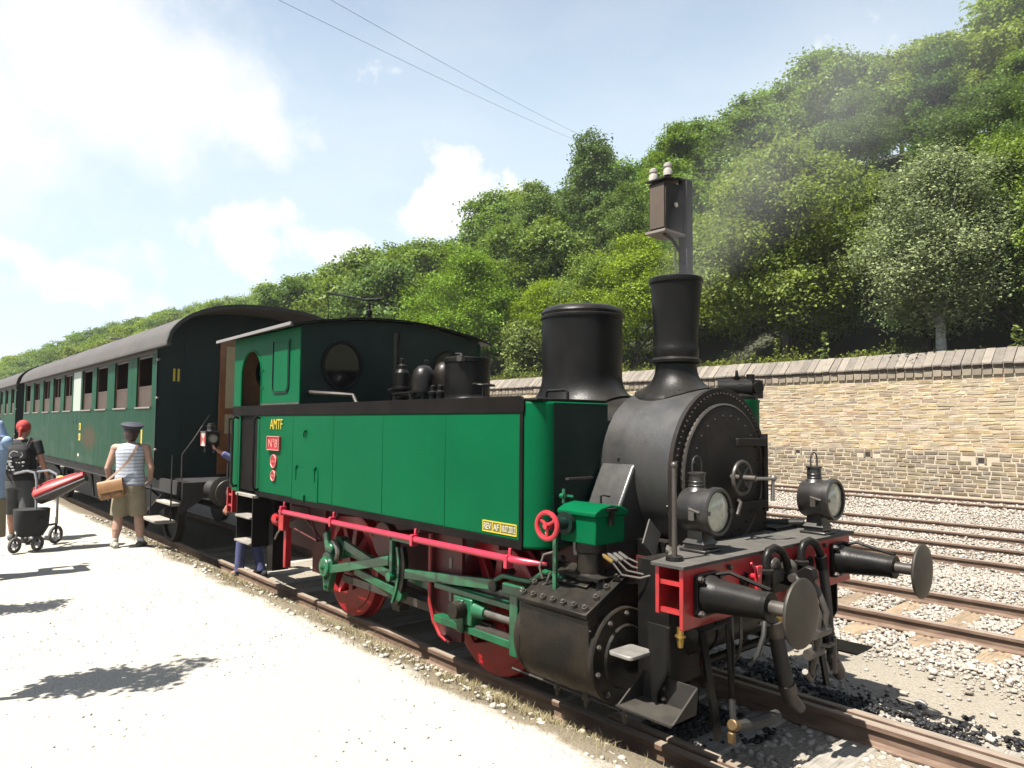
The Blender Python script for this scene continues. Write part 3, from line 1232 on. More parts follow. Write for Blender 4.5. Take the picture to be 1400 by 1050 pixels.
random.seed(77)
NT_ = 0
occupied = []
y_off = 0.0
row = 0
placed = []
while y_off < 62:
    x = 14.0
    while x > -250:
        D = float(toe(x)) + y_off + 4.6
        dist = sqrt((x - 2.5) ** 2 + D * D)
        sp = min(13.5, max(5.4, dist * .115)) * random.uniform(.85, 1.2)
        y = float(toe(x)) + y_off + random.uniform(-1.6, 1.6)
        P = np.array([[x, y, float(hill_z(x, y)) + 4]])
        px, py, pz = [float(q[0]) for q in project(P)]
        if pz > 0 and -60 < px < 1520:
            hgt = min(13.0, sp * random.uniform(1.0, 1.65)) * (1.0 if x > -110 else .95)
            if not (px < 330 and dist < 60):
                placed.append((x, y, hgt, px, py, dist))
        x -= sp
    y_off += 5.0 + row * 1.0
    row += 1
cnt = {}
for x, y, hgt, px, py, dist in placed:
    kd = random.choice(FINE) if dist < 46 else random.choice(KINDS) if random.random() < .75 else KINDS[int((x * .13 + y * .21) % len(KINDS))]
    z = float(hill_z(x, y)) - .1
    ds = y - float(toe(x))
    zone = ('beyond the coach roofs' if x < -62 else 'just behind the stone wall') if ds < 7 else ('along the skyline of the hill' if ds > 40 else 'halfway up the wooded hill')
    if x < -130:
        zone = 'in the far wood beyond the coaches'
    hue = {'bright': 'light yellow-green', 'mid': 'mid green', 'dark': 'dark green'}[kd[4]]
    plant_tree('broadleaf_tree', x, y, z, kd, hgt / kd[3], hue + ' leafy tree ' + zone, hue + ' trees ' + zone, None, random.uniform(.85, 1.3))
print('TREES', len(placed))

# --- single trees that stand out
# silver birch behind the wall
r2 = random.Random(4)
L = []
for i in range(22):
    t_ = (i + .5) / 22
    rr = 1.55 * sin(pi * min(1, .12 + .9 * t_)) ** .7 * r2.uniform(.35, 1.0)
    a_ = i * 2.4
    L.append((rr * cos(a_), rr * sin(a_), 1.7 + t_ * 5.4, r2.uniform(.6, .95) * (1.15 - .5 * t_), .9))
BIRCH = (crown('crown', L, 560, 84, .085, .26, .22, 9, 'grey'), trunk_mesh('trunk', L, .13, mat('birch_bark', (.62, .60, .56), .8, dirt=(.05, .045, .04), dirt_amt=.9, dscale=6, var=.15), .95))
d = ray(1287, 470)
t_ = (22.2 - CAM.y) / d.y
bx = CAM.x + d.x * t_
plant_tree('birch_tree', bx, 22.2, 4.3, BIRCH, 1.0, 'grey-green birch with a white trunk just behind the wall coping', None, 1.0, 1.3)
# broad tree behind the cab, small bright bush by the dome, tall one above it
r3 = random.Random(8)
L = lobes_for('wide', r3) + lobes_for('round', r3)
OAK = (crown('crown', L, 900, 60, .115, .30, 0, 33, 'mid'), trunk_mesh('trunk', L, .24, BARK))
d = ray(640, 520)
t_ = (24.5 - CAM.y) / d.y
plant_tree('oak_tree', CAM.x + d.x * t_, 24.5, 4.0, OAK, 1.22, 'broad mid-green tree rising behind the cab roof and small dome', None, 2.0, 1.0)
d = ray(870, 470)
t_ = (24.0 - CAM.y) / d.y
L = lobes_for('round', r3)
ASH = (crown('crown', L, 600, 58, .11, .28, 0, 35, 'bright'), trunk_mesh('trunk', L, .18, BARK))
plant_tree('ash_tree', CAM.x + d.x * t_, 24.0, 4.0, ASH, .95, 'bright green tree rising between the dome and the chimney', None, 2.0, 1.0)
d = ray(1080, 480)
t_ = (24.6 - CAM.y) / d.y
plant_tree('ash_tree', CAM.x + d.x * t_, 24.6, 4.2, ASH, .92, 'bright green tree just right of the chimney, behind the wall', None, .4, 1.15)
d = ray(1400, 470)
t_ = (25.0 - CAM.y) / d.y
plant_tree('oak_tree', CAM.x + d.x * t_, 25.0, 4.2, OAK, 1.0, 'dark shady tree beside the birch, behind the wall', None, .9, 1.0)
Lb = [(r3.uniform(-.7, .7), r3.uniform(-.5, .5), .5 + .16 * i, r3.uniform(.4, .6), .9) for i in range(9)]
BUSH = (crown('crown', Lb, 240, 26, .11, .2, 0, 41, 'shrub'), trunk_mesh('trunk', Lb, .06, BARK))
d = ray(722, 480)
t_ = (22.4 - CAM.y) / d.y
plant_tree('leafy_bush', CAM.x + d.x * t_, 22.4, 4.1, BUSH, 1.55, 'pale yellow-green bush standing behind the wall beside the dome', None, 0, .95)['category'] = 'bush'
d = ray(810, 480)
t_ = (22.6 - CAM.y) / d.y
plant_tree('leafy_bush', CAM.x + d.x * t_, 22.6, 4.0, BUSH, 1.1, 'green bush over the wall between the dome and the chimney', None, 2, 1.1)['category'] = 'bush'
# weeds growing over the back of the wall
n = 9000
P = np.stack([rng.uniform(-31, 2, n), WY + .5 + np.abs(rng.normal(0, .9, n)), np.full(n, 4.2)], -1)
cl_ = wav(P[:, 0] * .7, P[:, 1] * .7, 1.0, 4) + rng.normal(0, .5, n)
dens = np.where(P[:, 0] < -6.5, .1, 1.1)
P = P[cl_ > dens]
h = rng.uniform(.2, .5, len(P)) * (1 + .5 * (wav(P[:, 0], P[:, 1] * 0, 1.7, 2) > .6)) * np.where(P[:, 0] < -7, 1.15, .7)
v1, f1 = blades(P, h, .012, .6)
k = rng.integers(0, len(P), 9000)
Q = P[k] + np.stack([rng.normal(0, .1, 9000), rng.normal(0, .1, 9000), h[k] * rng.uniform(.3, 1.1, 9000)], -1)
v2, f2 = leaf_quads(Q, rng.normal(size=(9000, 3)) + [0, 0, 1.0], rng.uniform(.05, .12, 9000))
f2 = np.concatenate([f2[:, [0, 1, 2]], f2[:, [0, 2, 3]]]) + len(v1)
o = link('weeds', np_mesh('weeds', np.concatenate([v1, v2]), np.concatenate([f1, f2]), LEAF['shrub']), (0, 0, 0))
tag(o, 'green weeds and grasses growing above the wall coping', 'weeds', kind='stuff')
for i, (px, hh) in enumerate(((1063, 1.15), (1127, 1.25), (1222, .85), (1030, .7), (1390, .9))):
    d = ray(px, 490)
    t_ = (WY + .75 - CAM.y) / d.y
    x0, y0 = CAM.x + d.x * t_, WY + .75
    b = MB()
    b.tube([(x0, y0, 4.2), (x0 + .03, y0, 4.2 + hh * .6), (x0 - .02, y0 + .02, 4.2 + hh)], [.012, .009, .004], 5)
    st = b.build('stem', BARK, None)
    root = empty('tall_weed', (x0, y0, 4.2), None, 'weed', 'tall weeds standing above the wall coping')
    tag(root, 'tall single leafy weed standing above the wall coping')
    st.parent = root
    st.location = (WL[st] - WL[root])
    nn = 90
    zz = rng.uniform(.15, 1.05, nn)
    P = np.stack([x0 + rng.normal(0, .09, nn) * (1.15 - zz * .7), y0 + rng.normal(0, .09, nn) * (1.15 - zz * .7), 4.2 + hh * zz], -1)
    v_, f_ = leaf_quads(P - np.array([x0, y0, 4.2]), rng.normal(size=(nn, 3)) * .6 + [0, -.3, 1], rng.uniform(.08, .17, nn))
    oo = bpy.data.objects.new('foliage', np_mesh('foliage', v_, f_, LEAF['shrub']))
    COL.objects.link(oo)
    oo.parent = root

# unseen saplings left of view, added and shaped to cast shadows across the platform
Ls = [(0, 0, 1.7, .13, .9), (.05, .02, 1.95, .17, .9), (-.04, .0, 2.2, .10, 1.2), (0, .02, 2.8, .07, 1.5), (.0, .02, 3.2, .07, 2.0), (.28, .05, 2.5, .10, .9), (.16, .02, 2.3, .08, .9)]
SAP = (crown('crown', Ls, 110, 16, .06, .06, 0, 51, 'mid'), trunk_mesh('trunk', Ls, .045, BARK))
plant_tree('shadow_sapling', -3.15, -4.55, .28, SAP, 1.0, 'slender young tree at the edge of the platform, away from the train', None, 0, 1.0)
plant_tree('shadow_sapling', -5.75, -4.62, .28, SAP, .78, 'shorter young tree at the edge of the platform, away from the train', None, .6, 1.15)
# ================================================================== STEAM LOCOMOTIVE
GREEN = mat('green_paint', (.0005, .122, .044), .44, spec=.05, bump=.25, bscale=2.2, var=.12, vscale=1.6, dirt=(.003, .132, .056), dirt_amt=.3, dscale=1.4, rvar=.08, space='World', streak=.12, streak_col=(.012, .125, .058))
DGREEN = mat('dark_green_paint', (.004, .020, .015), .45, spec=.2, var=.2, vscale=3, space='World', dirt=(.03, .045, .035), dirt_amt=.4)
GGEAR = mat('green_motion_paint', (.012, .15, .06), .34, spec=.5, coat=.2, var=.25, vscale=9, dirt=(.02, .03, .018), dirt_amt=.75, dscale=6, rvar=.12, space='World')
BLACK = mat('black_paint', (.008, .0076, .0073), .38, spec=.14, var=.3, vscale=6, dirt=(.026, .022, .019), dirt_amt=.5, dscale=5, rvar=.14, bump=.16, bscale=60, space='World', dust=.13)
BAND = mat('matt_black_band', (.010, .0085, .008), .6, spec=.06, var=.35, vscale=5, dirt=(.028, .022, .018), dirt_amt=.5, dscale=4, space='World')
SMOKE = mat('smokebox_black', (.036, .035, .034), .40, spec=.6, var=.3, vscale=5, dirt=(.075, .066, .058), dirt_amt=.35, dscale=4, rvar=.12, bump=.15, bscale=70, space='World', streak=.45, streak_col=(.075, .07, .066), dust=.12)  # dust also stands in for the grey reflection along the top
FRONTM = mat('sooty_front', (.012, .0095, .0085), .6, spec=.2, var=.3, vscale=5, dirt=(.05, .03, .022), dirt_amt=.6, dscale=3, bump=.2, bscale=50, space='World')
GREASE = mat('oily_black', (.011, .0098, .0085), .34, spec=.22, var=.4, vscale=6, dirt=(.07, .05, .03), dirt_amt=.5, dscale=3.5, rvar=.18, bump=.25, bscale=45, space='World', dust=.12)
RED = mat('red_paint', (.52, .012, .020), .36, spec=.45, coat=.15, var=.2, vscale=6, dirt=(.14, .03, .022), dirt_amt=.6, dscale=3.5, rvar=.1, space='World')
RAILRED = mat('pinkish_red_paint', (.56, .022, .060), .34, spec=.5, coat=.2, var=.12, vscale=8, dirt=(.25, .04, .05), dirt_amt=.35, space='World')
DRED = mat('dull_red_paint', (.13, .010, .009), .55, var=.35, vscale=5, dirt=(.05, .02, .015), dirt_amt=.7, dscale=3, space='World')
STEEL = mat('bare_steel', (.36, .33, .29), .38, metal=.75, var=.3, vscale=8, dirt=(.12, .085, .05), dirt_amt=.5, dscale=6, space='World')
WORN = mat('worn_steel', (.125, .11, .095), .42, metal=.45, var=.35, vscale=7, dirt=(.05, .04, .03), dirt_amt=.6, dscale=5, space='World')
BRASS = mat('brass', (.55, .36, .10), .35, metal=.8, var=.2)
RUBBER = mat('rubber_hose', (.020, .019, .018), .62, var=.3, vscale=20, space='World', dust=.2)
YEL = mat('yellow_lettering', (.75, .55, .03), .5)
CREAM = mat('cream_lettering', (.75, .68, .52), .5)
PLATER = mat('red_plate', (.50, .018, .03), .4, var=.15)
PLATEL = mat('plate_letters', (.72, .32, .27), .5)
GLASS = mat('dark_glass', (.012, .011, .010), .08, spec=.6)
LENS = mat('lamp_glass', (.62, .62, .50), .10, spec=.6, var=.2, vscale=30)
BROWNIN = mat('brown_cab_interior', (.36, .17, .08), .6, var=.25, vscale=5)
DECK = mat('dusty_deck', (.050, .046, .041), .75, var=.35, vscale=5, dirt=(.03, .028, .025), dirt_amt=.7, dscale=4, bump=.35, bscale=50, space='World', dust=.35)
TREAD = wood_mat('step_wood', (.40, .36, .31), (.52, .48, .42), (.16, .14, .12))
COPPER = mat('oil_pipe', (.30, .26, .22), .35, metal=.7)

LOCO = empty('steam_locomotive', (-3.6, 0, 0), 'green and black four-wheeled tank steam locomotive with red running gear', 'locomotive')
BZ = 1.71                                            # boiler axis height


def bolt(par, p, d, r=.017, h=.02, m_=None):
    p = Vector(p)
    d = Vector(d).normalized()
    b = MB()
    b.cyl(p, p + d * h, r, n=6)
    b.cyl(p + d * h, p + d * (h * 1.5), r * .6, n=8)
    return b.build('bolt', m_ or WORN, par, smooth=0)


def rounded(x0, x1, z0, z1, r, n=5, corners='abcd'):
    """rounded rectangle as a 2-D loop; corners a=lower left b=lower right c=upper right d=upper left"""
    out = []
    for cc_, cx, cz, a0, k in ((1, x0 + r, z0 + r, pi, 'a'), (1, x1 - r, z0 + r, 1.5 * pi, 'b'), (1, x1 - r, z1 - r, 0, 'c'), (1, x0 + r, z1 - r, .5 * pi, 'd')):
        if k in corners:
            out += [(cx + r * cos(a0 + .5 * pi * i / n), cz + r * sin(a0 + .5 * pi * i / n)) for i in range(n + 1)]
        else:
            out.append({'a': (x0, z0), 'b': (x1, z0), 'c': (x1, z1), 'd': (x0, z1)}[k])
    return out


# --- frames, beams and decks
for s in (-1, 1):
    MB().box(-7.2, -.2, s * .60 - .016, s * .60 + .016, .50, 1.14).build('frame_plate', DRED, LOCO)
MB().box(-6.9, -1.3, -.585, .585, .74, 1.16).build('ashpan', mat('underside', (.012, .011, .010), .8), LOCO)
bb = MB()
bb.box(-.028, 0, -1.10, 1.10, .86, 1.212).box(-.20, -.172, -1.10, 1.10, .93, 1.212)
beam = bb.build('buffer_beam', RED, LOCO, bevel=.004)
for s in (-1, 1):
    for z_ in (.955, 1.12):
        MB().box(-.171, -.029, s * 1.075 - .012, s * 1.075 + .012, z_ - .014, z_ + .014).build('cross_bar', RED, beam)
    MB().cyl((.001, s * .44, 1.06), (.006, s * .44, 1.06), .055, n=20).build('beam_hole', GLASS, beam)
    # lightening ribs behind
    MB().box(-.17, -.03, s * .62, s * .60, .87, 1.2).build('rib', DRED, beam)
MB().prism([(-.93, -.56), (-.50, -.58), (-.42, -.70), (-.33, -.78), (-.25, -.92), (-.215, -1.06), (-.21, -1.13), (.025, -1.13), (.025, 1.13), (-.26, 1.13), (-.40, 1.06), (-.60, 1.0), (-.60, .56), (-.93, .56)], 'z', 1.214, 1.236).build('front_deck', DECK, LOCO, bevel=.003)
rb = MB().box(-7.27, -7.24, -1.12, 1.12, .86, 1.18).box(-7.10, -7.07, -1.12, 1.12, .86, 1.18)
rbeam = rb.build('rear_buffer_beam', RED, LOCO, bevel=.003)
for z_ in (.95, 1.09):
    MB().box(-7.24, -7.10, -1.11, -1.085, z_ - .013, z_ + .013).build('cross_bar', RED, rbeam)

# --- buffers
def buffer(xb, yc, zc, dr, near=False):
    """dr=+1 points forwards"""
    P = lambda t_: (xb + dr * t_, yc, zc)
    root = MB()
    root.prism(rounded(yc - .125, yc + .125, zc - .125, zc + .125, .03), 'x', xb + dr * .001, xb + dr * .03)
    bu = root.build('buffer', BLACK, LOCO, bevel=.003)
    MB().lathe(P(0), (dr, 0, 0), [(.112, .03), (.112, .05), (.102, .065), (.096, .12), (.076, .39), (.081, .392), (.081, .425), (.042, .426)], 30).build('sleeve', BLACK, bu)
    MB().lathe(P(0), (dr, 0, 0), [(.040, .42), (.040, .56), (.062, .585)], 20).build('plunger', WORN, bu)
    pr = [(.05, .575), (.12, .578), (.184, .588), (.189, .597), (.185, .606), (.15, .615), (.08, .622), (.0001, .624)]
    MB().lathe(P(0), (dr, 0, 0), pr, 40, False).build('head', mat('buffer_face', (.060, .052, .042), .48, metal=.35, var=.4, vscale=9, dirt=(.10, .085, .055), dirt_amt=.6, dscale=7, space='World'), bu)
    for a_, b_ in ((-1, -1), (-1, 1), (1, -1), (1, 1)):
        bolt(bu, (xb + dr * .03, yc + a_ * .100, zc + b_ * .100), (dr, 0, 0), .020, .022)
    if near:
        MB().tube([(.04, yc + .06, zc + .11), (.12, yc + .08, zc + .13), (.34, yc + .07, zc + .085), (.40, yc + .05, zc + .08)], .012, 6).build('hand_grip', BLACK, bu)
    return bu


for s in (-1, 1):
    buffer(0, s * .875, 1.045, 1, True)
    buffer(-7.275, s * .875, 1.045, -1)

# --- boiler, smokebox, chimney, domes
MB().lathe((-1.0, 0, BZ), (-1, 0, 0), [(.565, 0), (.565, 3.9)], 48).build('boiler', BLACK, LOCO)
sb = MB()
ring = []
for i in range(41):
    a_ = radians(-38) + radians(256) * i / 40
    ring.append((.605 * cos(a_), BZ + .605 * sin(a_)))
ring = [(.40, 1.24)] + ring + [(-.40, 1.24)]
sb.strip(ring, 'x', -1.08, -.46, .016)
smokebox = sb.build('smokebox', SMOKE, LOCO)
for k in range(9):
    for xx in (-.50,):
        a_ = radians(200 - k * 6)
bolts = MB()
for i in range(8):
    a_ = radians(-34 + 4.5 * i) if i < 4 else radians(214 - 4.5 * (i - 4))
    for xx in (-.495,):
        p = Vector((xx, .613 * cos(a_), BZ + .613 * sin(a_)))
        n_ = Vector((0, cos(a_), sin(a_)))
        bolts.cyl(p - n_ * .004, p + n_ * .009, .012, .007, n=7)
bolts.build('rivets', SMOKE, smokebox, smooth=0, kind='stuff')
fp = [(.62 * cos(radians(a_)), BZ + .62 * sin(radians(a_))) for a_ in range(-8, 189, 6)] + [(-.615, 1.24), (.615, 1.24)]
front = MB().prism(fp, 'x', -.46, -.425).build('smokebox_front', FRONTM, LOCO, bevel=.004)
rv = MB()
for i in range(44):
    a_ = radians(-4 + 188 * i / 43)
    for R_ in (.575,):
        rv.cyl((-.425, R_ * cos(a_), BZ + R_ * sin(a_)), (-.413, R_ * cos(a_), BZ + R_ * sin(a_)), .011, .006, n=7)
for zz in np.arange(1.3, 1.7, .075):
    for s in (-1, 1):
        rv.cyl((-.425, s * .585, zz), (-.413, s * .585, zz), .011, .006, n=7)
rv.build('rivets', FRONTM, front, smooth=0, kind='stuff')
MB().lathe((-.425, 0, BZ - .02), (1, 0, 0), [(.525, .001), (.525, .022), (.512, .03), (.505, .018)], 56, False).build('door_ring', WORN, front)
door = MB().lathe((-.425, 0, BZ - .02), (1, 0, 0), [(.505, .002), (.503, .026), (.45, .035), (.30, .055), (.15, .066), (.0001, .07)], 56, False).build('smokebox_door', FRONTM, LOCO)
rv = MB()
for i in range(26):
    a_ = 2 * pi * i / 26
    rv.cyl((-.395, .43 * cos(a_), BZ - .02 + .43 * sin(a_)), (-.378, .43 * cos(a_), BZ - .02 + .43 * sin(a_)), .012, .008, n=7)
rv.build('rivets', FRONTM, door, smooth=0, kind='stuff')
hw = MB().torus((-.27, .0, 1.68), (1, 0, 0), .115, .014, 32, 8)
for k in range(4):
    a_ = pi / 4 + k * pi / 2
    hw.cyl((-.27, 0, 1.68), (-.27, .112 * cos(a_), 1.68 + .112 * sin(a_)), .010, n=8)
hw.cyl((-.37, 0, 1.68), (-.16, 0, 1.68), .022, n=12)
hw.build('handwheel', WORN, door)
MB().tube([(-.17, 0, 1.68), (-.15, .04, 1.68), (-.12, .16, 1.675)], .012, 8).tube([(-.12, .16, 1.69), (-.12, .15, 1.52)], [.011, .016], 8).ball((-.12, .165, 1.68), .024).build('locking_lever', STEEL, door)
for z_ in (1.93, 1.46):
    MB().box(-.39, -.345, .08, .50, z_ - .03, z_ + .03).build('hinge_strap', FRONTM, door, bevel=.006)
MB().cyl((-.37, .50, 1.40), (-.37, .50, 1.99), .022, n=12).build('hinge_pin', FRONTM, door)
MB().tube([(-.38, .10, 1.52), (-.30, .03, 1.50), (-.28, -.05, 1.42)], .012).build('door_catch', WORN, door)


def saddle(name, x0, R0, r_in, z_in, r_out, m_, n=40, k=7, lift=.010):
    """sheet collar that follows the round barrel below"""
    b = MB()
    vs, fs = [], []
    for j in range(k):
        f = j / (k - 1)
        r = r_in + (r_out - r_in) * f ** 2.4
        for i in range(n):
            a_ = 2 * pi * i / n
            y = r * sin(a_)
            zs = BZ + sqrt(max(0.0, R0 * R0 - y * y)) + lift
            z = zs + (z_in - zs) * (1 - f) ** 1.35
            vs.append((x0 + r * cos(a_), y, z))
    for j in range(k - 1):
        for i in range(n):
            i2 = (i + 1) % n
            fs.append((j * n + i, j * n + i2, (j + 1) * n + i2, (j + 1) * n + i))
    for i in range(n):                              # rim thickness
        vs.append((vs[(k - 1) * n + i][0], vs[(k - 1) * n + i][1], vs[(k - 1) * n + i][2] - .02))
    for i in range(n):
        i2 = (i + 1) % n
        fs.append(((k - 1) * n + i, (k - 1) * n + i2, k * n + i2, k * n + i))
    b.add(vs, fs)
    return b.build(name, m_, LOCO, smooth=50)


CX = -.83
saddle('chimney_base', CX, .613, .158, 2.52, .32, BLACK, 44, 10)
ch = MB().lathe((CX, 0, 0), (0, 0, 1), [(.155, 2.40), (.158, 2.52), (.172, 2.525), (.188, 2.535), (.190, 2.556), (.178, 2.568), (.170, 2.575), (.174, 2.60), (.176, 2.64), (.168, 2.655), (.166, 2.70),
                                       (.192, 3.10), (.196, 3.15), (.206, 3.155), (.210, 3.175), (.206, 3.195), (.196, 3.2), (.180, 3.195), (.165, 3.05), (.15, 2.6)], 44, False).build('chimney', BLACK, LOCO)
for a_ in (-2.2, -.9):
    bolt(ch, (CX + .27 * cos(a_), .27 * sin(a_), BZ + sqrt(.62 ** 2 - (.27 * sin(a_)) ** 2) + .008), (0, .3 * sin(a_), 1), .014, .014)
DX = -1.83
saddle('dome_base', DX, .575, .352, 2.50, .52, BLACK, 48, 9)
MB().lathe((DX, 0, 0), (0, 0, 1), [(.350, 2.30), (.353, 2.50), (.355, 2.97), (.366, 2.972), (.370, 2.985), (.366, 3.0), (.358, 3.005), (.362, 3.03), (.345, 3.06), (.30, 3.083), (.15, 3.10), (.0001, 3.103)], 56, False).build('steam_dome', BLACK, LOCO)
SX = -3.48
saddle('sand_dome_base', SX, .575, .238, 2.36, .36, BLACK)
sd_ = MB().lathe((SX, 0, 0), (0, 0, 1), [(.238, 2.30), (.240, 2.69), (.250, 2.695), (.252, 2.735), (.246, 2.742), (.10, 2.75), (.0001, 2.752)], 44, False).build('sand_dome', BLACK, LOCO)
MB().tube([(SX - .12, -.1, 2.75), (SX - .05, -.12, 2.79), (SX + .06, -.14, 2.78), (SX + .1, -.15, 2.752)], .009, 6).build('lid_handle', WORN, sd_)
MB().box(SX + .12, SX + .2, -.235, -.19, 2.69, 2.75).build('lid_clasp', WORN, sd_)
vw = MB().torus((-2.86, -.28, 2.43), (.12, 0, 1), .10, .012, 24, 6).cyl((-2.86, -.28, 2.30), (-2.86, -.28, 2.44), .018, n=10)
for k in range(3):
    a_ = k * 2.094
    vw.cyl((-2.86, -.28, 2.43), (-2.86 + .1 * cos(a_), -.28 + .1 * sin(a_), 2.43), .008, n=6)
vw.build('valve_wheel', BLACK, LOCO)
MB().box(-2.95, -2.78, -.36, -.2, 2.25, 2.31).build('valve_body', BLACK, LOCO, bevel=.01)
# safety valves, whistle and turret ahead of the cab
for yy, xx, zz in ((-.26, -3.92, 2.40), (.05, -3.96, 2.46)):
    sv = MB().lathe((xx, yy, zz), (0, 0, 1), [(.10, -.14), (.10, .0), (.128, .003), (.130, .10), (.126, .16), (.105, .225), (.06, .268), (.0001, .282)], 28, False).build('safety_valve_cover', GREASE, LOCO)
    MB().lathe((xx, yy, zz), (0, 0, 1), [(.15, -.02), (.15, .0), (.12, .001)], 24).build('flange', BLACK, sv)
for yy, xx in ((-.24, -4.38), (.08, -4.36)):
    tv = MB().lathe((xx, yy, 2.26), (0, 0, 1), [(.075, 0), (.075, .16), (.12, .17), (.12, .195), (.085, .2), (.085, .36), (.055, .40), (.055, .44), (.028, .46), (.028, .52), (.012, .53)], 22).build('turret_valve', BLACK, LOCO)
    MB().cyl((xx - .2, yy - .05, 2.43), (xx + .05, yy, 2.43), .018, n=10).build('valve_arm', BLACK, tv)
MB().tube([(-4.47, -.26, 2.30), (-4.47, -.26, 2.9), (-4.46, -.26, 3.08)], [.036, .036, .042], 14).build('whistle_pipe', BLACK, LOCO)
for xx, yy in ((-3.6, -.36), (-3.47, -.36)):
    MB().lathe((xx, yy, 2.25), (0, 0, 1), [(.04, 0), (.04, .1), (.05, .105), (.05, .13), (.03, .14), (.028, .19), (.008, .20)], 14).build('lubricating_cup', BLACK, LOCO)
MB().tube([(-4.4, -.30, 2.33), (-4.1, -.40, 2.35), (-3.85, -.36, 2.33)], .014).tube([(-4.35, -.42, 2.28), (-4.3, -.42, 2.37), (-3.95, -.42, 2.38), (-3.9, -.42, 2.28)], .012).build('steam_pipe', BLACK, LOCO)
MB().box(-4.55, -3.75, -.34, .34, 2.22, 2.27).build('turret_plate', BLACK, LOCO, bevel=.01)

# --- side tanks
def tank(s):
    y0, y1, r = .50, 1.25, .16
    pl = [(-5.95, s * y0), (-5.95, s * y1)] + [(-1.245 + r * sin(radians(a_)), s * (y1 - r + r * cos(radians(a_)))) for a_ in range(0, 91, 15)] + [(-1.245 + r, s * y0)]
    tk = MB().prism(pl, 'z', 1.185, 2.215).build('side_tank', GREEN, LOCO, bevel=.02, seg=3)
    xs_ = [-5.95, -4.96, -4.03, -3.09, -2.14, -1.253]
    for a_, b_ in zip(xs_[:-1], xs_[1:]):
        ya, yb = sorted((s * (y1 - .004), s * (y1 + .004)))
        MB().box(a_ + .004, b_ - .004, ya, yb, 1.240, 2.128).build('tank_panel', GREEN, tk, bevel=.002, seg=1)
    ya, yb = sorted((s * (y1 - .006), s * (y1 + .012)))
    MB().prism(rounded(-6.75 if s < 0 else -5.95, -1.205, 2.132, 2.252, .05, 5, 'c'), 'y', ya, yb).build('top_band', BAND, tk, bevel=.003)
    MB().box(-5.95, -1.22, ya, yb, 1.176, 1.236).build('bottom_band', BAND, tk, bevel=.003)
    MB().box(-1.250, -1.216, ya, yb, 1.237, 2.131).build('edge_strip', BAND, tk, bevel=.003)
    MB().box(-5.9, -1.1, *sorted((s * .5, s * 1.235)), 2.216, 2.236).build('tank_top', BLACK, tk, bevel=.006)
    MB().tube([(-1.33, s * .92, 2.23), (-1.33, s * .92, 2.285), (-1.31, s * .92, 2.30), (-1.13, s * .92, 2.30), (-1.11, s * .92, 2.285), (-1.11, s * .92, 2.22)], .011, 8).build('lifting_handle', BLACK, tk)
    MB().box(-1.0845, -1.079, *sorted((s * .52, s * 1.088)), 1.20, 2.205).build('tank_front', DGREEN, tk)
    return tk


tn = tank(-1)
tank(1)
# lip over the front of the tank and boiler shoulder plate
MB().box(-1.083, -1.04, -.98, -.72, 1.66, 1.675).build('front_shelf', WORN, tn)
MB().cyl((-1.085, -1.02, 1.55), (-1.04, -1.02, 1.55), .02, n=10).cyl((-1.05, -1.02, 1.50), (-1.05, -1.02, 1.60), .012, n=8).cyl((-1.06, -1.02, 1.55), (-1.03, -.95, 1.54), .014, n=8).build('drain_tap', GGEAR, tn)
MB().box(-1.085, -1.05, -1.12, -1.06, 1.36, 1.41).box(-1.085, -1.05, -1.16, -1.13, 1.33, 1.37).build('bracket_lug', DGREEN, tn)
# hatch in the tank side
ya, yb = -1.262, -1.254
MB().box(-4.925, -4.335, -1.262, -1.2545, 1.232, 1.566).build('hatch', GREEN, tn, bevel=.002)
for xx in (-4.85, -4.41):
    MB().box(xx - .04, xx + .04, -1.278, -1.262, 1.575, 1.595).box(xx - .012, xx + .012, -1.27, -1.262, 1.44, 1.575).build('hatch_hinge', GREEN, tn)
MB().box(-4.665, -4.62, -1.285, -1.254, 1.95, 1.97).box(-4.655, -4.64, -1.285, -1.27, 1.90, 1.95).build('hook', GREEN, tn)
MB().box(-4.64, -4.61, -1.285, -1.262, 1.235, 1.29).build('hatch_latch', GREEN, tn)


def letters(name, txt, x, z, h, m_, par, w=None, y=-1.262, depth=.003):
    cu = bpy.data.curves.new(name, 'FONT')
    cu.body = txt
    cu.size = 1.0
    cu.extrude = 0
    ob = bpy.data.objects.new(name, cu)
    COL.objects.link(ob)
    dg = bpy.context.evaluated_depsgraph_get()
    me = bpy.data.meshes.new_from_object(ob.evaluated_get(dg))
    bpy.data.objects.remove(ob)
    bpy.data.curves.remove(cu)
    co = np.array([v.co[:] for v in me.vertices])
    mn, mx = co.min(0), co.max(0)
    sx_ = h / (mx[1] - mn[1]) if w is None else w / (mx[0] - mn[0])
    sz_ = h / (mx[1] - mn[1])
    for v in me.vertices:
        v.co = ((v.co.x - mn[0]) * sx_, 0, (v.co.y - mn[1]) * sz_)
    me.materials.clear()
    me.materials.append(m_)
    o_ = link(name, me, (x, y, z), par)
    so = o_.modifiers.new('thickness', 'SOLIDIFY')
    so.thickness = depth
    so.offset = 0
    return o_


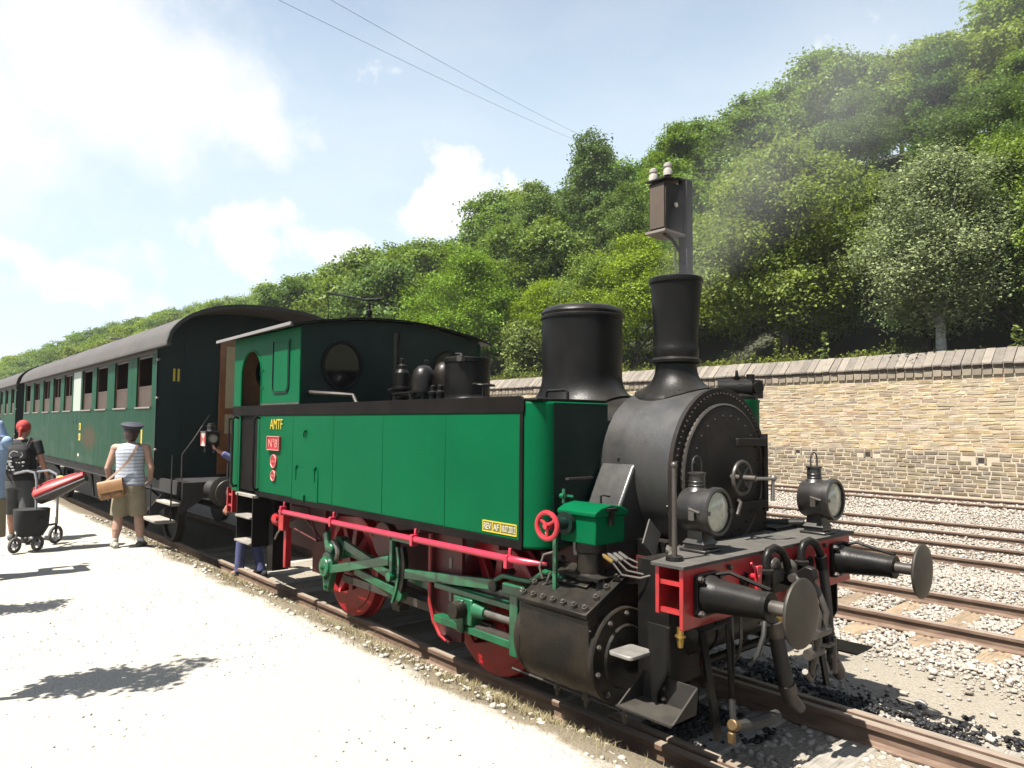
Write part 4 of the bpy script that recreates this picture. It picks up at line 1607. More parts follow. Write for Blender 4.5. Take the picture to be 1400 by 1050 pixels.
letters('owner_lettering', 'AMTF', -5.56, 1.975, .115, YEL, tn, .34)
np_ = MB().box(-5.60, -5.265, -1.275, -1.2545, 1.735, 1.895).build('number_plate', PLATER, LOCO, bevel=.004)
MB().box(-5.60, -5.265, -1.284, -1.2755, 1.735, 1.743).box(-5.60, -5.265, -1.284, -1.2755, 1.887, 1.895).box(-5.60, -5.592, -1.284, -1.2755, 1.7505, 1.8865).box(-5.273, -5.265, -1.284, -1.2755, 1.7505, 1.8865).build('plate_rim', PLATEL, np_)
letters('number_lettering', 'N°8', -5.555, 1.768, .095, PLATEL, np_, .24, -1.279)
for zc, r_ in ((1.61, .078), (1.447, .062)):
    pl = MB().cyl((-5.43, -1.2545, zc), (-5.43, -1.27, zc), r_, n=36).build('maker_plate', PLATER, LOCO)
    MB().torus((-5.43, -1.271, zc), (0, 1, 0), r_ - .006, .006, 36, 6).build('plate_rim', PLATEL, pl)
    for k, dz_ in enumerate((.022, 0, -.022)):
        MB().box(-5.43 - r_ * .6, -5.43 + r_ * .6, -1.274, -1.2702, zc + dz_ - .004, zc + dz_ + .004).build('plate_relief', PLATEL if k == 1 else PLATER, pl)
rv_ = MB()
X0, X1, Z0, Z1 = -1.655, -1.275, 1.262, 1.345
inspection = MB().box(X0, X1, -1.2568, -1.2542, Z0, Z1).build('inspection_panel', mat('panel_olive', (.16, .15, .03), .5), LOCO)
rim = MB()
for a_ in ((X0, X1, Z0, Z0 + .008), (X0, X1, Z1 - .008, Z1)):
    rim.box(a_[0], a_[1], -1.2595, -1.2569, a_[2], a_[3])
for xx in (X0, -1.545, -1.455, X1 - .008):
    rim.box(xx, xx + .008, -1.2592, -1.2569, Z0 + .008, Z1 - .008)
rim.build('panel_rim', YEL, inspection)
letters('inspection_lettering', 'REV', -1.638, 1.281, .045, CREAM, inspection, .082, -1.2585)
letters('inspection_lettering', 'AF', -1.530, 1.281, .045, CREAM, inspection, .062, -1.2585)
letters('inspection_lettering', '18.07.2012', -1.440, 1.281, .045, CREAM, inspection, .150, -1.2585)

# --- cab
def cab_side(s):
    arc = [(-6.185 + .315 * cos(radians(a_)), 2.62 + .31 * sin(radians(a_))) for a_ in range(0, 181, 12)]
    if s < 0:
        pl = [(-6.75, 1.19), (-6.75, 3.10), (-4.83, 3.10), (-4.83, 2.253), (-5.87, 2.253)] + arc + [(-6.50, 1.19)]
    else:
        pl = [(-6.75, 1.19), (-6.75, 3.10), (-4.83, 3.10), (-4.83, 2.253), (-5.87, 2.253)] + arc + [(-6.50, 1.19)]
    ya, yb = sorted((s * 1.235, s * 1.252))
    return MB().prism(pl, 'y', ya, yb).build('cab_side', GREEN, LOCO)


cs = cab_side(-1)
cab_side(1)
for s in (-1, 1):
    ya, yb = sorted((s * 1.215, s * 1.234))
    MB().box(-6.49, -5.96, ya, yb, 1.22, 2.20).build('cab_door', BAND, LOCO, bevel=.004)
    MB().tube([(-5.87 + .0, s * 1.25, 2.26), (-5.87, s * 1.25, 2.62)] + [(-6.185 + .315 * cos(radians(a_)), s * 1.25, 2.62 + .31 * sin(radians(a_))) for a_ in range(0, 181, 12)] + [(-6.50, s * 1.25, 2.26)], .014, 6).build('opening_bead', GREEN, cs)
# shutter panel with its dark bead
MB().prism(rounded(-5.50, -5.13, 2.40, 2.955, .07, 6, 'ab'), 'y', -1.262, -1.2525).build('window_shutter', GREEN, cs, bevel=.004)
pth = [(-5.535, 2.985), (-5.535, 2.47)] + [(-5.455 - .08 * cos(radians(a_)), 2.44 - .08 * sin(radians(a_)) + .03) for a_ in range(0, 91, 15)] + [(-5.175 + .08 * sin(radians(a_)), 2.47 - .08 * cos(radians(a_))) for a_ in range(0, 91, 15)] + [(-5.095, 2.985)]
MB().strip(pth, 'y', -1.266, -1.253, .014).build('shutter_bead', DGREEN, cs)
for zz in (2.45, 2.66):
    MB().box(-5.86, -5.80, -1.262, -1.2525, zz, zz + .015).build('shutter_catch', GREEN, cs)
MB().box(-5.86, -4.83, -1.258, -1.2525, 2.2535, 2.272).build('waist_bead', WORN, cs)


def roof_z(y):
    return 3.275 - .145 * (y / 1.25) ** 2


rp = [(y, roof_z(y)) for y in np.linspace(-1.37, 1.37, 25)]
rf = MB().strip(rp, 'x', -7.07, -4.76, .026).build('cab_roof', BLACK, LOCO)
for s in (-1, 1):
    MB().bar((-7.075, s * 1.375, 3.095), (-4.80, s * 1.375, 3.120), .02, .035).build('gutter', mat('gutter_grey', (.30, .28, .27), .5), rf)
MB().box(-6.4, -5.5, -.42, .42, 3.275, 3.35).build('roof_vent', BLACK, rf, bevel=.02)
MB().lathe((-5.55, 0, 3.26), (0, 0, 1), [(.05, 0), (.045, .1), (.03, .11), (.03, .17), (.04, .18), (.04, .23), (.02, .25), (.015, .34)], 14).build('whistle', BLACK, rf)
MB().tube([(-6.62, -.05, 3.86), (-5.62, 0, 3.64), (-5.35, 0, 3.60)], .014, 8).tube([(-5.53, -.06, 3.62), (-5.30, .05, 3.62)], .016, 8).build('whistle_lever', BLACK, rf)
MB().tube([(-6.56, -.05, 3.26), (-6.6, -.05, 3.86)], .006, 5).build('pull_wire', BLACK, rf)
fw = [(-1.235, 2.21)] + [(y, roof_z(y) - .018) for y in np.linspace(-1.235, 1.235, 15)] + [(1.235, 2.21)]
cf = MB().prism(fw, 'x', -4.87, -4.845).build('cab_front', DGREEN, LOCO)
rw = [(-1.235, 1.19)] + [(y, roof_z(y) - .018) for y in np.linspace(-1.235, 1.235, 15)] + [(1.235, 1.19)]
cr = MB().prism(rw, 'x', -6.75, -6.725).build('cab_rear', DGREEN, LOCO)
MB().prism([(p[0] * .985, p[1] - .01 if p[1] > 2 else p[1]) for p in rw], 'x', -6.723, -6.712).build('cab_lining', BROWNIN, LOCO)
for s in (-1, 1):
    for par, xx, dr in ((cf, -4.845, 1), (cr, -6.712, 1), (cr, -6.752, -1)):
        wv, wf = [], []
        n_ = 36
        for i in range(n_):
            a_ = 2 * pi * i / n_
            for R_, dx in ((1.0, 0), (1.0, .022), (.86, .022), (.86, .003)):
                wv.append((xx + dr * dx, s * .74 + .255 * R_ * cos(a_), 2.70 + .285 * R_ * sin(a_)))
        for i in range(n_):
            i2 = (i + 1) % n_
            for q in range(3):
                wf.append((i * 4 + q, i2 * 4 + q, i2 * 4 + q + 1, i * 4 + q + 1))
        win = MB().add(wv, wf).build('cab_window', BLACK if xx > -5 else DGREEN, LOCO)
        gl = [(xx + dr * .006, s * .74 + .222 * cos(2 * pi * i / 28), 2.70 + .248 * sin(2 * pi * i / 28)) for i in range(28)]
        MB().add(gl, [tuple(range(28))]).build('pane', GLASS, win)
        if par is cr and dr > 0:
            for zz in (2.58, 2.66, 2.74, 2.82):
                MB().bar((xx + .018, s * .74 - .21, zz), (xx + .018, s * .74 + .21, zz), .008, .008).build('guard_bar', WORN, win)
MB().box(-6.72, -4.88, -1.2, 1.2, 1.165, 1.19).build('cab_floor', DECK, LOCO)
MB().box(-5.95, -4.87, -.5, .5, 1.19, 2.20).build('backhead', BLACK, LOCO)
MB().tube([(-4.83, -1.13, 2.385), (-4.70, -1.12, 2.375), (-4.48, -.95, 2.36), (-4.38, -.85, 2.35), (-4.30, -.84, 2.24)], .022, 8).build('grab_rail', WORN, LOCO)
for xx in (-6.56, -5.88):
    for s in (-1, 1):
        MB().tube([(xx, s * 1.255, 2.10), (xx, s * 1.30, 2.12), (xx, s * 1.325, 2.08), (xx, s * 1.325, 1.30), (xx, s * 1.30, 1.25), (xx, s * 1.255, 1.26)], .016, 8).build('door_handrail', BLACK, LOCO)
# rear bunker
MB().box(-7.25, -6.755, -1.1, 1.1, 1.19, 1.75).build('bunker', DGREEN, LOCO, bevel=.01)
# cab steps
for s in (-1, 1):
    st = MB().box(-6.42, -6.40, *sorted((s * .95, s * 1.30)), .58, 1.18).box(-5.93, -5.91, *sorted((s * .95, s * 1.30)), .58, 1.18).box(-6.40, -5.93, *sorted((s * .955, s * .965)), .6, 1.17).build('cab_step', BLACK, LOCO)
    for zz in (.60, .90):
        MB().box(-6.40, -5.93, *sorted((s * .97, s * 1.33)), zz, zz + .03).build('tread', TREAD, st, bevel=.008)
MB().box(-6.5, -5.9, -1.29, -1.235, 1.150, 1.186).build('door_sill', TREAD, LOCO, bevel=.004)

# --- red pipe rail beneath the tank
for s in (-1, 1):
    rr = MB().tube([(-5.16, s * 1.285, 1.072), (-1.30, s * 1.285, 1.105), (-1.18, s * 1.27, 1.105), (-1.05, s * 1.18, 1.095)], [.027, .027, .027, .012], 12).build('pipe_rail', RAILRED, LOCO)
    for xx in (-5.10, -3.95, -2.52, -1.33):
        MB().box(xx - .018, xx + .018, s * 1.285 - .035, s * 1.285 + .035, 1.04, 1.135).box(xx - .012, xx + .012, s * 1.27 - .01, s * 1.27 + .01, 1.12, 1.18).build('pipe_clip', RAILRED, rr, bevel=.006)
    for xx in (-5.0, -3.95, -2.52, -1.5):
        MB().bar((xx, s * .62, 1.08), (xx, s * 1.24, 1.16), .03, .04).build('tank_bracket', DRED, LOCO)
# red gear under the cab
MB().lathe((-5.53, -1.12, .93), (1, 0, 0), [(.02, -.12), (.075, -.10), (.085, -.02), (.07, .02), (.075, .06), (.05, .10), (.02, .12)], 18).cyl((-5.46, -1.22, .96), (-5.46, -1.02, .96), .03, n=10).build('injector', RED, LOCO)
MB().box(-5.36, -5.24, -1.22, -1.14, .84, 1.03).box(-5.33, -5.27, -1.17, -1.10, .42, .86).build('hanger', RED, LOCO, bevel=.006)
MB().tube([(-5.30, -1.2, .88), (-5.34, -1.24, .80), (-5.37, -1.25, .74)], .012).build('cock_handle', STEEL, LOCO)
MB().tube([(-5.45, -1.1, .90), (-5.1, -1.05, 1.02), (-4.9, -1.0, .86), (-4.75, -1.0, .78)], .018).tube([(-5.2, -1.1, .86), (-4.75, -1.05, .78)], .012).tube([(-5.05, -1.02, 1.1), (-4.78, -1.02, .76)], .014).build('injector_pipe', DRED, LOCO)
MB().box(-5.25, -4.95, -.85, -.80, .35, 1.12).build('hanger_plate', DRED, LOCO)
MB().box(-5.95, -5.78, -1.1, -.9, .3, 1.15).build('ash_chute', BLACK, LOCO)

# --- wheels
def wheel(x, s):
    yo = s * .7175
    b = MB()
    b.lathe((x, yo - s * .06, .55), (0, s, 0), [(.47, 0), (.575, 0), (.575, .02), (.552, .032), (.545, .13), (.535, .135), (.488, .135), (.486, .12), (.47, .115), (.47, 0)], 56, False)
    wh = b.build('wheel', RED, LOCO)
    b = MB()
    b.lathe((x, yo - s * .05, .55), (0, s, 0), [(.43, .0), (.487, .0), (.487, .126), (.43, .126), (.43, .0)], 48, False).build('rim', RED, wh)
    for k in range(10):
        sp = MB()
        a_ = 2 * pi * k / 10 + .2
        p0 = Vector((x + .09 * cos(a_), yo + s * .02, .55 + .09 * sin(a_)))
        p1 = Vector((x + .475 * cos(a_), yo + s * .02, .55 + .475 * sin(a_)))
        tang = Vector((-sin(a_), 0, cos(a_)))
        v_ = []
        for p, wd_, th in ((p0, .05, .05), (p1, .032, .036)):
            for q1, q2 in ((-1, -1), (1, -1), (1, 1), (-1, 1)):
                v_.append(p + tang * q1 * wd_ + Vector((0, q2 * th, 0)))
        sp.add(v_, [(0, 1, 2, 3), (7, 6, 5, 4), (1, 0, 4, 5), (2, 1, 5, 6), (3, 2, 6, 7), (0, 3, 7, 4)])
        sp.build('spoke', RED, wh, bevel=.008)
    MB().cyl((x, yo - s * .08, .55), (x, yo + s * .13, .55), .105, .095, 28).build('hub', RED, wh)
    cwp = [(x + .47 * cos(radians(a_)), .55 + .47 * sin(radians(a_))) for a_ in range(230, 341, 10)]
    MB().prism(cwp, 'y', *sorted((yo - s * .02, yo + s * .085))).build('counterweight', RED, wh)
    return wh


AX = (-4.45, -2.07)
for x in AX:
    for s in (-1, 1):
        wheel(x, s)
    MB().cyl((x, -.72, .55), (x, .72, .55), .08, n=16).build('axle', DRED, LOCO)

# --- cylinders
def cylinder(s):
    Y, Z = s * 1.02, .585
    body = [(Y + s * .30 * sin(radians(a_)), Z - .30 * cos(radians(a_))) for a_ in range(-62, 76, 8)]
    # outline in y,z : round below, flat outer wall leaning in to the tilted chest lid
    out = [(s * .62, .99), (s * .62, .50)] + body + [(s * 1.318, .845), (s * .96, 1.02)]
    cb = MB().prism(out, 'x', -1.18, -.545).build('cylinder', GREASE, LOCO, bevel=.008)
    MB().lathe((-1.18, Y, Z), (-1, 0, 0), [(.293, -.001), (.300, .03), (.28, .075), (.12, .10), (.10, .16), (.05, .17)], 36).build('rear_cover', GREASE, cb)
    MB().lathe((-.545, Y, Z), (1, 0, 0), [(.305, .0), (.305, .03), (.295, .04), (.20, .045), (.19, .06), (.06, .075)], 40).build('front_cover', GREASE, cb)
    for k in range(10):
        a_ = 2 * pi * k / 10 + .25
        bolt(cb, (-.505, Y + .265 * cos(a_), Z + .265 * sin(a_)), (1, 0, 0), .018, .018)
    # tilted lid
    p_out, p_in = Vector((0, s * 1.34, .855)), Vector((0, s * .93, 1.055))
    d_ = (p_in - p_out).normalized()
    n_ = Vector((1, 0, 0)).cross(d_)
    if n_.z < 0:
        n_ = -n_
    v_ = []
    for xx in (-1.16, -.53):
        for p in (p_out, p_in):
            for h_ in (-.002, .035):
                v_.append(p + n_ * h_ + Vector((xx, 0, 0)))
    lid = MB().add(v_, [(0, 1, 3, 2), (4, 6, 7, 5), (0, 4, 5, 1), (2, 3, 7, 6), (1, 5, 7, 3), (0, 2, 6, 4)]).build('steam_chest_lid', GREASE, LOCO, bevel=.006)
    MB().add([p_ + n_ * .036 + d_ * dd + Vector((xx, 0, 0)) + n_ * hh for xx in (-1.0, -.70) for dd in (.22, .42) for p_ in (p_out,) for hh in (0, .02)],
             [(0, 1, 3, 2), (4, 6, 7, 5), (0, 4, 5, 1), (2, 3, 7, 6), (1, 5, 7, 3), (0, 2, 6, 4)]).build('lid_boss', GREASE, lid, bevel=.005)
    for xx in np.linspace(-1.125, -.565, 7):
        bolt(lid, Vector((xx, 0, 0)) + p_out + d_ * .045 + n_ * .035, n_, .021, .024)
    for dd in (.16, .27, .38, .46):
        for xx in (-1.128, -.565):
            bolt(lid, Vector((xx, 0, 0)) + p_out + d_ * dd + n_ * .035, n_, .021, .024)
    for k in range(5):
        bolt(cb, (-.545, s * (1.30 - .012 * k), .78 - .085 * k), (1, 0, 0), .008, .008)
    for xx in (-1.12, -.85, -.52):
        dc = MB()
        dc.cyl((xx, Y - s * .02, .30), (xx, Y - s * .02, .16), .022, .016, 10)
        dc.cyl((xx - .03, Y - s * .02, .21), (xx + .03, Y - s * .02, .21), .014, n=8)
        dc.build('drain_cock', WORN, cb)
    MB().tube([(-1.6, Y - s * .02, .225), (-.55, Y - s * .02, .225)], .009, 6).build('cock_rod', WORN, cb)
    return cb


cyn = cylinder(-1)
cylinder(1)

# --- valve gear, near and far side
def gear(s):
    Y = lambda v: s * v
    g = LOCO
    # slide bars with crosshead and piston rod
    MB().box(-2.50, -1.42, *sorted((Y(1.00), Y(1.09))), .395, .455).build('slide_bar', GGEAR, g, bevel=.006)
    MB().box(-2.50, -1.42, *sorted((Y(1.00), Y(1.09))), .675, .72).build('slide_bar', GGEAR, g, bevel=.006)
    MB().box(-1.95, -1.46, *sorted((Y(1.0), Y(1.085))), .456, .475).build('slide_shoe', WORN, g)
    ch_ = MB().box(-2.22, -1.98, *sorted((Y(.99), Y(1.10))), .46, .67).box(-2.14, -2.06, *sorted((Y(1.10), Y(1.13))), .40, .66).build('crosshead', GGEAR, g, bevel=.012)
    MB().cyl((-2.1, Y(1.08), .58), (-2.1, Y(1.20), .58), .075, .065, 20).build('crosshead_pin', GREASE, ch_)
    MB().cyl((-1.98, Y(1.04), .585), (-1.86, Y(1.04), .585), .07, .05, 16).build('piston_collar', GGEAR, ch_)
    MB().cyl((-1.88, Y(1.04), .585), (-1.25, Y(1.04), .585), .033, n=16).build('piston_rod', STEEL, g)
    # end bracket of the bars
    MB().box(-1.51, -1.42, *sorted((Y(1.02), Y(1.12))), .36, .86).box(-1.58, -1.36, *sorted((Y(1.0), Y(1.13))), .80, .88).build('bar_bracket', GGEAR, g, bevel=.01)
    # connecting and coupling rods
    MB().bar((-2.12, Y(.93), .585), (-4.40, Y(.93), .73), .05, .085).cyl((-4.40, Y(.89), .74), (-4.40, Y(.985), .74), .12, n=24).build('connecting_rod', GGEAR, g, bevel=.008)
    MB().bar((-2.0, Y(.85), .40), (-4.50, Y(.85), .40), .04, .08).build('coupling_rod', WORN, g, bevel=.006)
    # return crank with big end
    rc = MB().prism([(-4.50, .30), (-4.40, .30), (-4.335, .50), (-4.33, .62), (-4.37, .70), (-4.45, .72), (-4.53, .68), (-4.555, .56), (-4.53, .44)], 'y', *sorted((Y(1.02), Y(1.09))))
    rc.cyl((-4.44, Y(1.0), .55), (-4.44, Y(1.13), .55), .10, n=24).cyl((-4.41, Y(1.0), .74), (-4.41, Y(1.08), .74), .055, n=16)
    rc.bar((-4.46, Y(1.05), .70), (-4.52, Y(1.05), .90), .05, .09)
    rcb = rc.build('return_crank', GGEAR, g, bevel=.012)
    MB().torus((-4.40, Y(1.03), .71), (0, 1, 0), .095, .03, 24, 8).build('big_end', STEEL, rcb)
    for q1, q2 in ((-4.44, .55), (-4.44, .44), (-4.43, .36)):
        bolt(rcb, (q1, Y(1.13 if q2 > .5 else 1.09), q2), (0, s, 0), .022, .02, GGEAR)
    # eccentric rod and lower rod to the link
    MB().bar((-4.40, Y(1.085), .53), (-3.22, Y(1.085), .795), .035, .085).build('eccentric_rod', GGEAR, g, bevel=.006)
    MB().bar((-3.93, Y(1.03), .585), (-3.08, Y(1.03), .50), .035, .075).cyl((-3.09, Y(1.0), .50), (-3.09, Y(1.07), .50), .055, n=14).build('link_rod', GGEAR, g, bevel=.006)
    MB().bar((-4.25, Y(.98), .80), (-3.2, Y(.98), .60), .04, .09).build('inner_rod', GGEAR, g, bevel=.006)
    # expansion link
    lk_ = [(-3.10 + .06 * sin((z_ - .66) * 3.2), z_) for z_ in np.linspace(.42, .93, 9)]
    el = MB().strip([(x - .06 * ((z_ - .66) / .25) ** 2 * 1.0 + .06, z_) for x, z_ in lk_], 'y', *sorted((Y(1.02), Y(1.07))), .075).build('expansion_link', GREASE, g, bevel=.006)
    MB().strip([(x - .06 * ((z_ - .66) / .25) ** 2 + .02, z_) for x, z_ in lk_], 'y', *sorted((Y(1.072), Y(1.085))), .03).build('link_slot', GGEAR, el)
    MB().box(-3.20, -3.155, *sorted((Y(1.06), Y(1.10))), .65, 1.02).box(-3.22, -2.86, *sorted((Y(1.04), Y(1.10))), .985, 1.02).build('lifting_link', GGEAR, g, bevel=.005)
    MB().cyl((-3.17, Y(1.05), .66), (-3.17, Y(1.13), .66), .04, n=14).build('link_pin', GGEAR, g)
    # radius rod, valve rod and the bent rod to the lubricator
    MB().bar((-3.05, Y(1.045), .70), (-1.72, Y(1.045), .825), .04, .085).build('radius_rod', GGEAR, g, bevel=.006)
    MB().bar((-2.3, Y(.96), .76), (-1.42, Y(.96), .73), .05, .06).build('valve_spindle', STEEL, g)
    if s < 0:
        MB().bar((-1.78, -1.06, .80), (-1.72, -1.07, .81), .03, .05).tube([(-1.76, -1.07, .81), (-1.71, -1.075, .87), (-1.62, -1.08, .915), (-1.45, -1.09, .92), (-1.30, -1.10, .93), (-1.20, -1.12, .985), (-1.12, -1.13, 1.03), (-.93, -1.14, 1.02)], .019, 8).build('drive_rod', GGEAR, g)
        MB().cyl((-1.73, -1.05, .82), (-1.73, -1.1, .82), .045, n=16).build('pin', GREASE, g)
    # motion bracket: tall red plate with rounded foot and rolled edge
    pl = [(-2.66, 1.13), (-2.66, .50), (-2.60, .36), (-2.50, .26), (-2.38, .235), (-2.28, .25), (-2.28, 1.13)]
    mb_ = MB().prism(pl, 'y', *sorted((Y(.93), Y(.965)))).build('motion_bracket', DRED, g)
    MB().tube([(-2.66, Y(1.02), 1.11), (-2.66, Y(1.02), .52), (-2.605, Y(1.02), .38), (-2.51, Y(1.02), .275), (-2.42, Y(1.02), .24)], [.018, .018, .017, .015, .010], 8).build('rolled_edge', RED, mb_)
    MB().strip([(-2.66, 1.13), (-2.66, .50), (-2.60, .36), (-2.50, .26), (-2.38, .235)], 'y', *sorted((Y(.93), Y(1.02))), .014).build('flange', DRED, mb_)
    for z0, z1 in ((.83, .92), (.56, .64)):
        MB().box(-2.45, -2.415, *sorted((Y(.966), Y(.972))), z0, z1).build('slot', mat('slot_grey', (.28, .26, .22), .7), mb_)
    MB().cyl((-2.30, Y(.97), .42), (-2.30, Y(1.07), .42), .028, n=12).build('pin', RED, g)
    # brake hangers
    for xx in (-3.62, -2.95):
        MB().bar((xx, Y(.76), 1.0), (xx + .10, Y(.76), .25), .04, .05).box(xx + .03, xx + .17, *sorted((Y(.70), Y(.82))), .24, .40).build('brake_hanger', WORN, g, bevel=.005)


gear(-1)
gear(1)
MB().cyl((-3.35, -.95, 1.0), (-3.35, .95, 1.0), .035, n=12).cyl((-3.52, -.98, .93), (-3.52, -.90, .93), .17, n=32).build('reversing_shaft', DRED, LOCO)

# --- lubricator with red handwheel
lb = MB().box(-.93, -.615, -1.17, -.88, 1.275, 1.455).build('lubricator', GREEN, LOCO, bevel=.008)
lp = [(-1.19, 1.455), (-1.19, 1.485), (-1.13, 1.515), (-1.03, 1.53), (-.93, 1.515), (-.86, 1.485), (-.86, 1.455)]
MB().prism(lp, 'x', -.945, -.60).build('lid', GREEN, lb, bevel=.008)
MB().tube([(-.72, -1.0, 1.525), (-.72, -1.0, 1.575), (-.71, -.98, 1.58), (-.66, -.98, 1.575)], .007, 6).build('lid_knob', BLACK, lb)
MB().box(-.608, -.575, -1.06, -1.03, 1.40, 1.50).box(-.608, -.57, -1.09, -1.0, 1.49, 1.51).build('clasp', BLACK, lb)
MB().cyl((-.86, -1.17, 1.40), (-.86, -1.21, 1.40), .075, n=24).cyl((-.86, -1.20, 1.40), (-.88, -1.31, 1.395), .042, n=18).build('ratchet', DGREEN, lb)
hw = MB().torus((-.885, -1.34, 1.39), (-.1, 1, 0), .085, .017, 30, 8).cyl((-.88, -1.29, 1.39), (-.888, -1.36, 1.39), .022, n=12)
for k in range(3):
    a_ = .5 + k * 2.094
    hw.cyl((-.885, -1.34, 1.39), (-.885 + .085 * cos(a_), -1.34, 1.39 + .085 * sin(a_)), .012, n=8)
hw.build('handwheel', mat('bright_red', (.55, .02, .035), .35, coat=.2), lb)
MB().lathe((-.78, -1.03, 0), (0, 0, 1), [(.12, 1.03), (.12, 1.06), (.095, 1.07), (.095, 1.2), (.105, 1.21), (.105, 1.274)], 24).build('pump_body', GREASE, lb)
MB().box(-.96, -.60, -1.16, -.90, 1.045, 1.065).bar((-.62, -1.12, 1.05), (-.60, -1.14, .90), .05, .02).bar((-.94, -1.0, 1.05), (-.96, -1.0, .95), .05, .02).build('pump_bracket', BLACK, lb)
MB().box(-.955, -.925, -1.22, -1.20, .90, 1.33).build('drive_lever', GGEAR, lb)
for k in range(4):
    y0 = -1.12 + .05 * k
    x0 = -.60
    MB().tube([(x0, y0, 1.22), (x0 + .05, y0 + .02, 1.19), (x0 + .11, y0 + .06, 1.10 + .02 * k), (x0 + .2, y0 + .13, 1.085 + .015 * k), (x0 + .29, y0 + .22, 1.12 + .02 * k), (x0 + .30, y0 + .32, 1.20), (x0 + .22, y0 + .42, 1.25)], .0075, 6).build('oil_pipe', COPPER, lb)
    MB().cyl((x0 + .01, y0, 1.215), (x0 + .06, y0 + .025, 1.18), .014, n=8).build('pipe_nut', BRASS if k == 0 else STEEL, lb)
MB().tube([(-.95, -1.2, 1.20), (-1.04, -1.22, 1.17), (-1.08, -1.22, 1.08), (-1.07, -1.2, 1.0)], .008, 6).tube([(-1.0, -1.2, 1.05), (-1.03, -1.2, .98), (-1.12, -1.2, .92), (-1.25, -1.24, .89)], .009, 6).build('drain_pipe', STEEL, lb)
# steam pipe casing and small leaning plate
MB().prism([(-.45, 1.79), (-.60, 1.78), (-.63, 1.75), (-.93, 1.22), (-.93, 1.12), (-.45, 1.12)], 'x', -1.055, -.745).build('steam_pipe_casing', SMOKE, LOCO, bevel=.018, seg=3)
MB().cyl((-.90, -.60, 1.79), (-.90, -.60, 1.81), .014, n=8).build('casing_stud', BLACK, LOCO)
MB().bar((-.56, -.63, 1.36), (-.50, -.78, 1.22), .15, .012, (.2, .7, .7)).build('splash_plate', DECK, LOCO)
MB().box(-1.0, -.5, -.6, .6, 1.0, 1.25).build('saddle_casting', BLACK, LOCO)

# --- front end: post, steps, reservoir, pipes, hoses, coupling
ps = MB().cyl((-.13, -1.0, 1.237), (-.13, -1.0, 1.80), .017, .014, 12).ball((-.13, -1.0, 1.81), .021).build('marker_post', WORN, LOCO)
MB().cyl((-.13, -1.0, 1.237), (-.13, -1.0, 1.262), .055, .05, 20).build('post_foot', BLACK, ps)
fs_ = MB().prism([(-.26, .86), (-.10, .86), (-.10, .60), (-.19, .44), (-.19, .27), (-.24, .27), (-.24, .60)], 'y', -1.10, -1.085)
fs_ = fs_.tube([(-.1, -1.11, .86), (-.1, -1.11, .62), (-.185, -1.11, .46), (-.185, -1.11, .28)], .009, 6).build('step_hanger', BLACK, LOCO)
MB().prism(rounded(-.42, -.24, -1.28, -1.06, .03), 'z', .665, .69).build('tread', mat('tread_metal', (.33, .31, .28), .45, metal=.3, var=.3, vscale=12), fs_, bevel=.006)
bx_ = MB()
bx_.prism([(-.34, -1.30), (.06, -1.30), (.06, -1.05), (-.34, -1.05)], 'z', .385, .397)
bx_.add([(-.34, -1.05, .385), (.06, -1.05, .385), (.06, -1.03, .54), (-.34, -1.03, .54), (-.34, -1.062, .385), (.06, -1.062, .385), (.06, -1.042, .54), (-.34, -1.042, .54)], [(0, 1, 2, 3), (7, 6, 5, 4), (3, 2, 6, 7), (0, 3, 7, 4), (1, 5, 6, 2), (0, 4, 5, 1)])
for xx in (-.34, .048):
    bx_.prism([(-1.30, .385), (-1.05, .385), (-1.03, .54), (-1.05, .54)], 'x', xx, xx + .012)
bx_.build('step_box', mat('step_box_paint', (.03, .026, .022), .6, spec=.25, var=.35, vscale=6, dust=.2, space='World'), fs_)
for zz in (.43, .49):
    bolt(fs_, (-.16, -1.062, zz), (0, -1, 0), .016, .016)
fsf = MB().prism([(-.26, .86), (-.10, .86), (-.10, .60), (-.19, .44), (-.19, .27), (-.24, .27), (-.24, .60)], 'y', 1.085, 1.10).box(-.36, .06, 1.05, 1.34, .30, .312).build('step_hanger', BLACK, LOCO)
MB().lathe((-.30, -.78, .74), (0, 1, 0), [(.02, -.03), (.11, -.015), (.165, .03), (.17, .06), (.17, 1.50), (.165, 1.53), (.11, 1.575), (.02, 1.59)], 32).build('air_reservoir', GREASE, LOCO)
for yy in (-.55, .5):
    MB().torus((-.30, yy, .74), (0, 1, 0), .175, .008, 32, 6).build('reservoir_band', BLACK, LOCO)
MB().cyl((-.07, -1.03, .86), (-.07, -1.03, .79), .02, n=12).cyl((-.07, -1.03, .81), (-.07, -1.03, .80), .032, n=12).cyl((-.07, -1.03, .79), (-.07, -1.03, .74), .022, .016, 12).build('beam_cock', BRASS, LOCO)
for y0, m_ in ((-.28, BLACK), (.20, BLACK)):
    MB().lathe((.06, y0, 1.03), (0, 0, 1), [(.028, -.05), (.028, .06), (.05, .065), (.05, .09), (.03, .095), (.028, .12)], 16).tube([(.06, y0, 1.13), (.06, y0 + .005, 1.19), (.06, y0 + .04, 1.235), (.07, y0 + .10, 1.25), (.08, y0 + .17, 1.225), (.085, y0 + .22, 1.16), (.085, y0 + .25, 1.09)], .027, 12).build('brake_pipe', m_, LOCO)
hn = MB().tube([(.085, -.03, 1.10), (.11, .02, 1.02), (.16, .08, .90), (.19, .10, .78), (.19, .06, .68), (.185, .03, .62)], .030, 10).build('brake_hose', RUBBER, LOCO)
hb = MB().tube([(.085, .45, 1.10), (.09, .47, 1.0), (.085, .52, .80), (.08, .56, .58), (.08, .60, .42)], [.036, .034, .033, .033, .033], 12).build('brake_hose', RUBBER, LOCO)
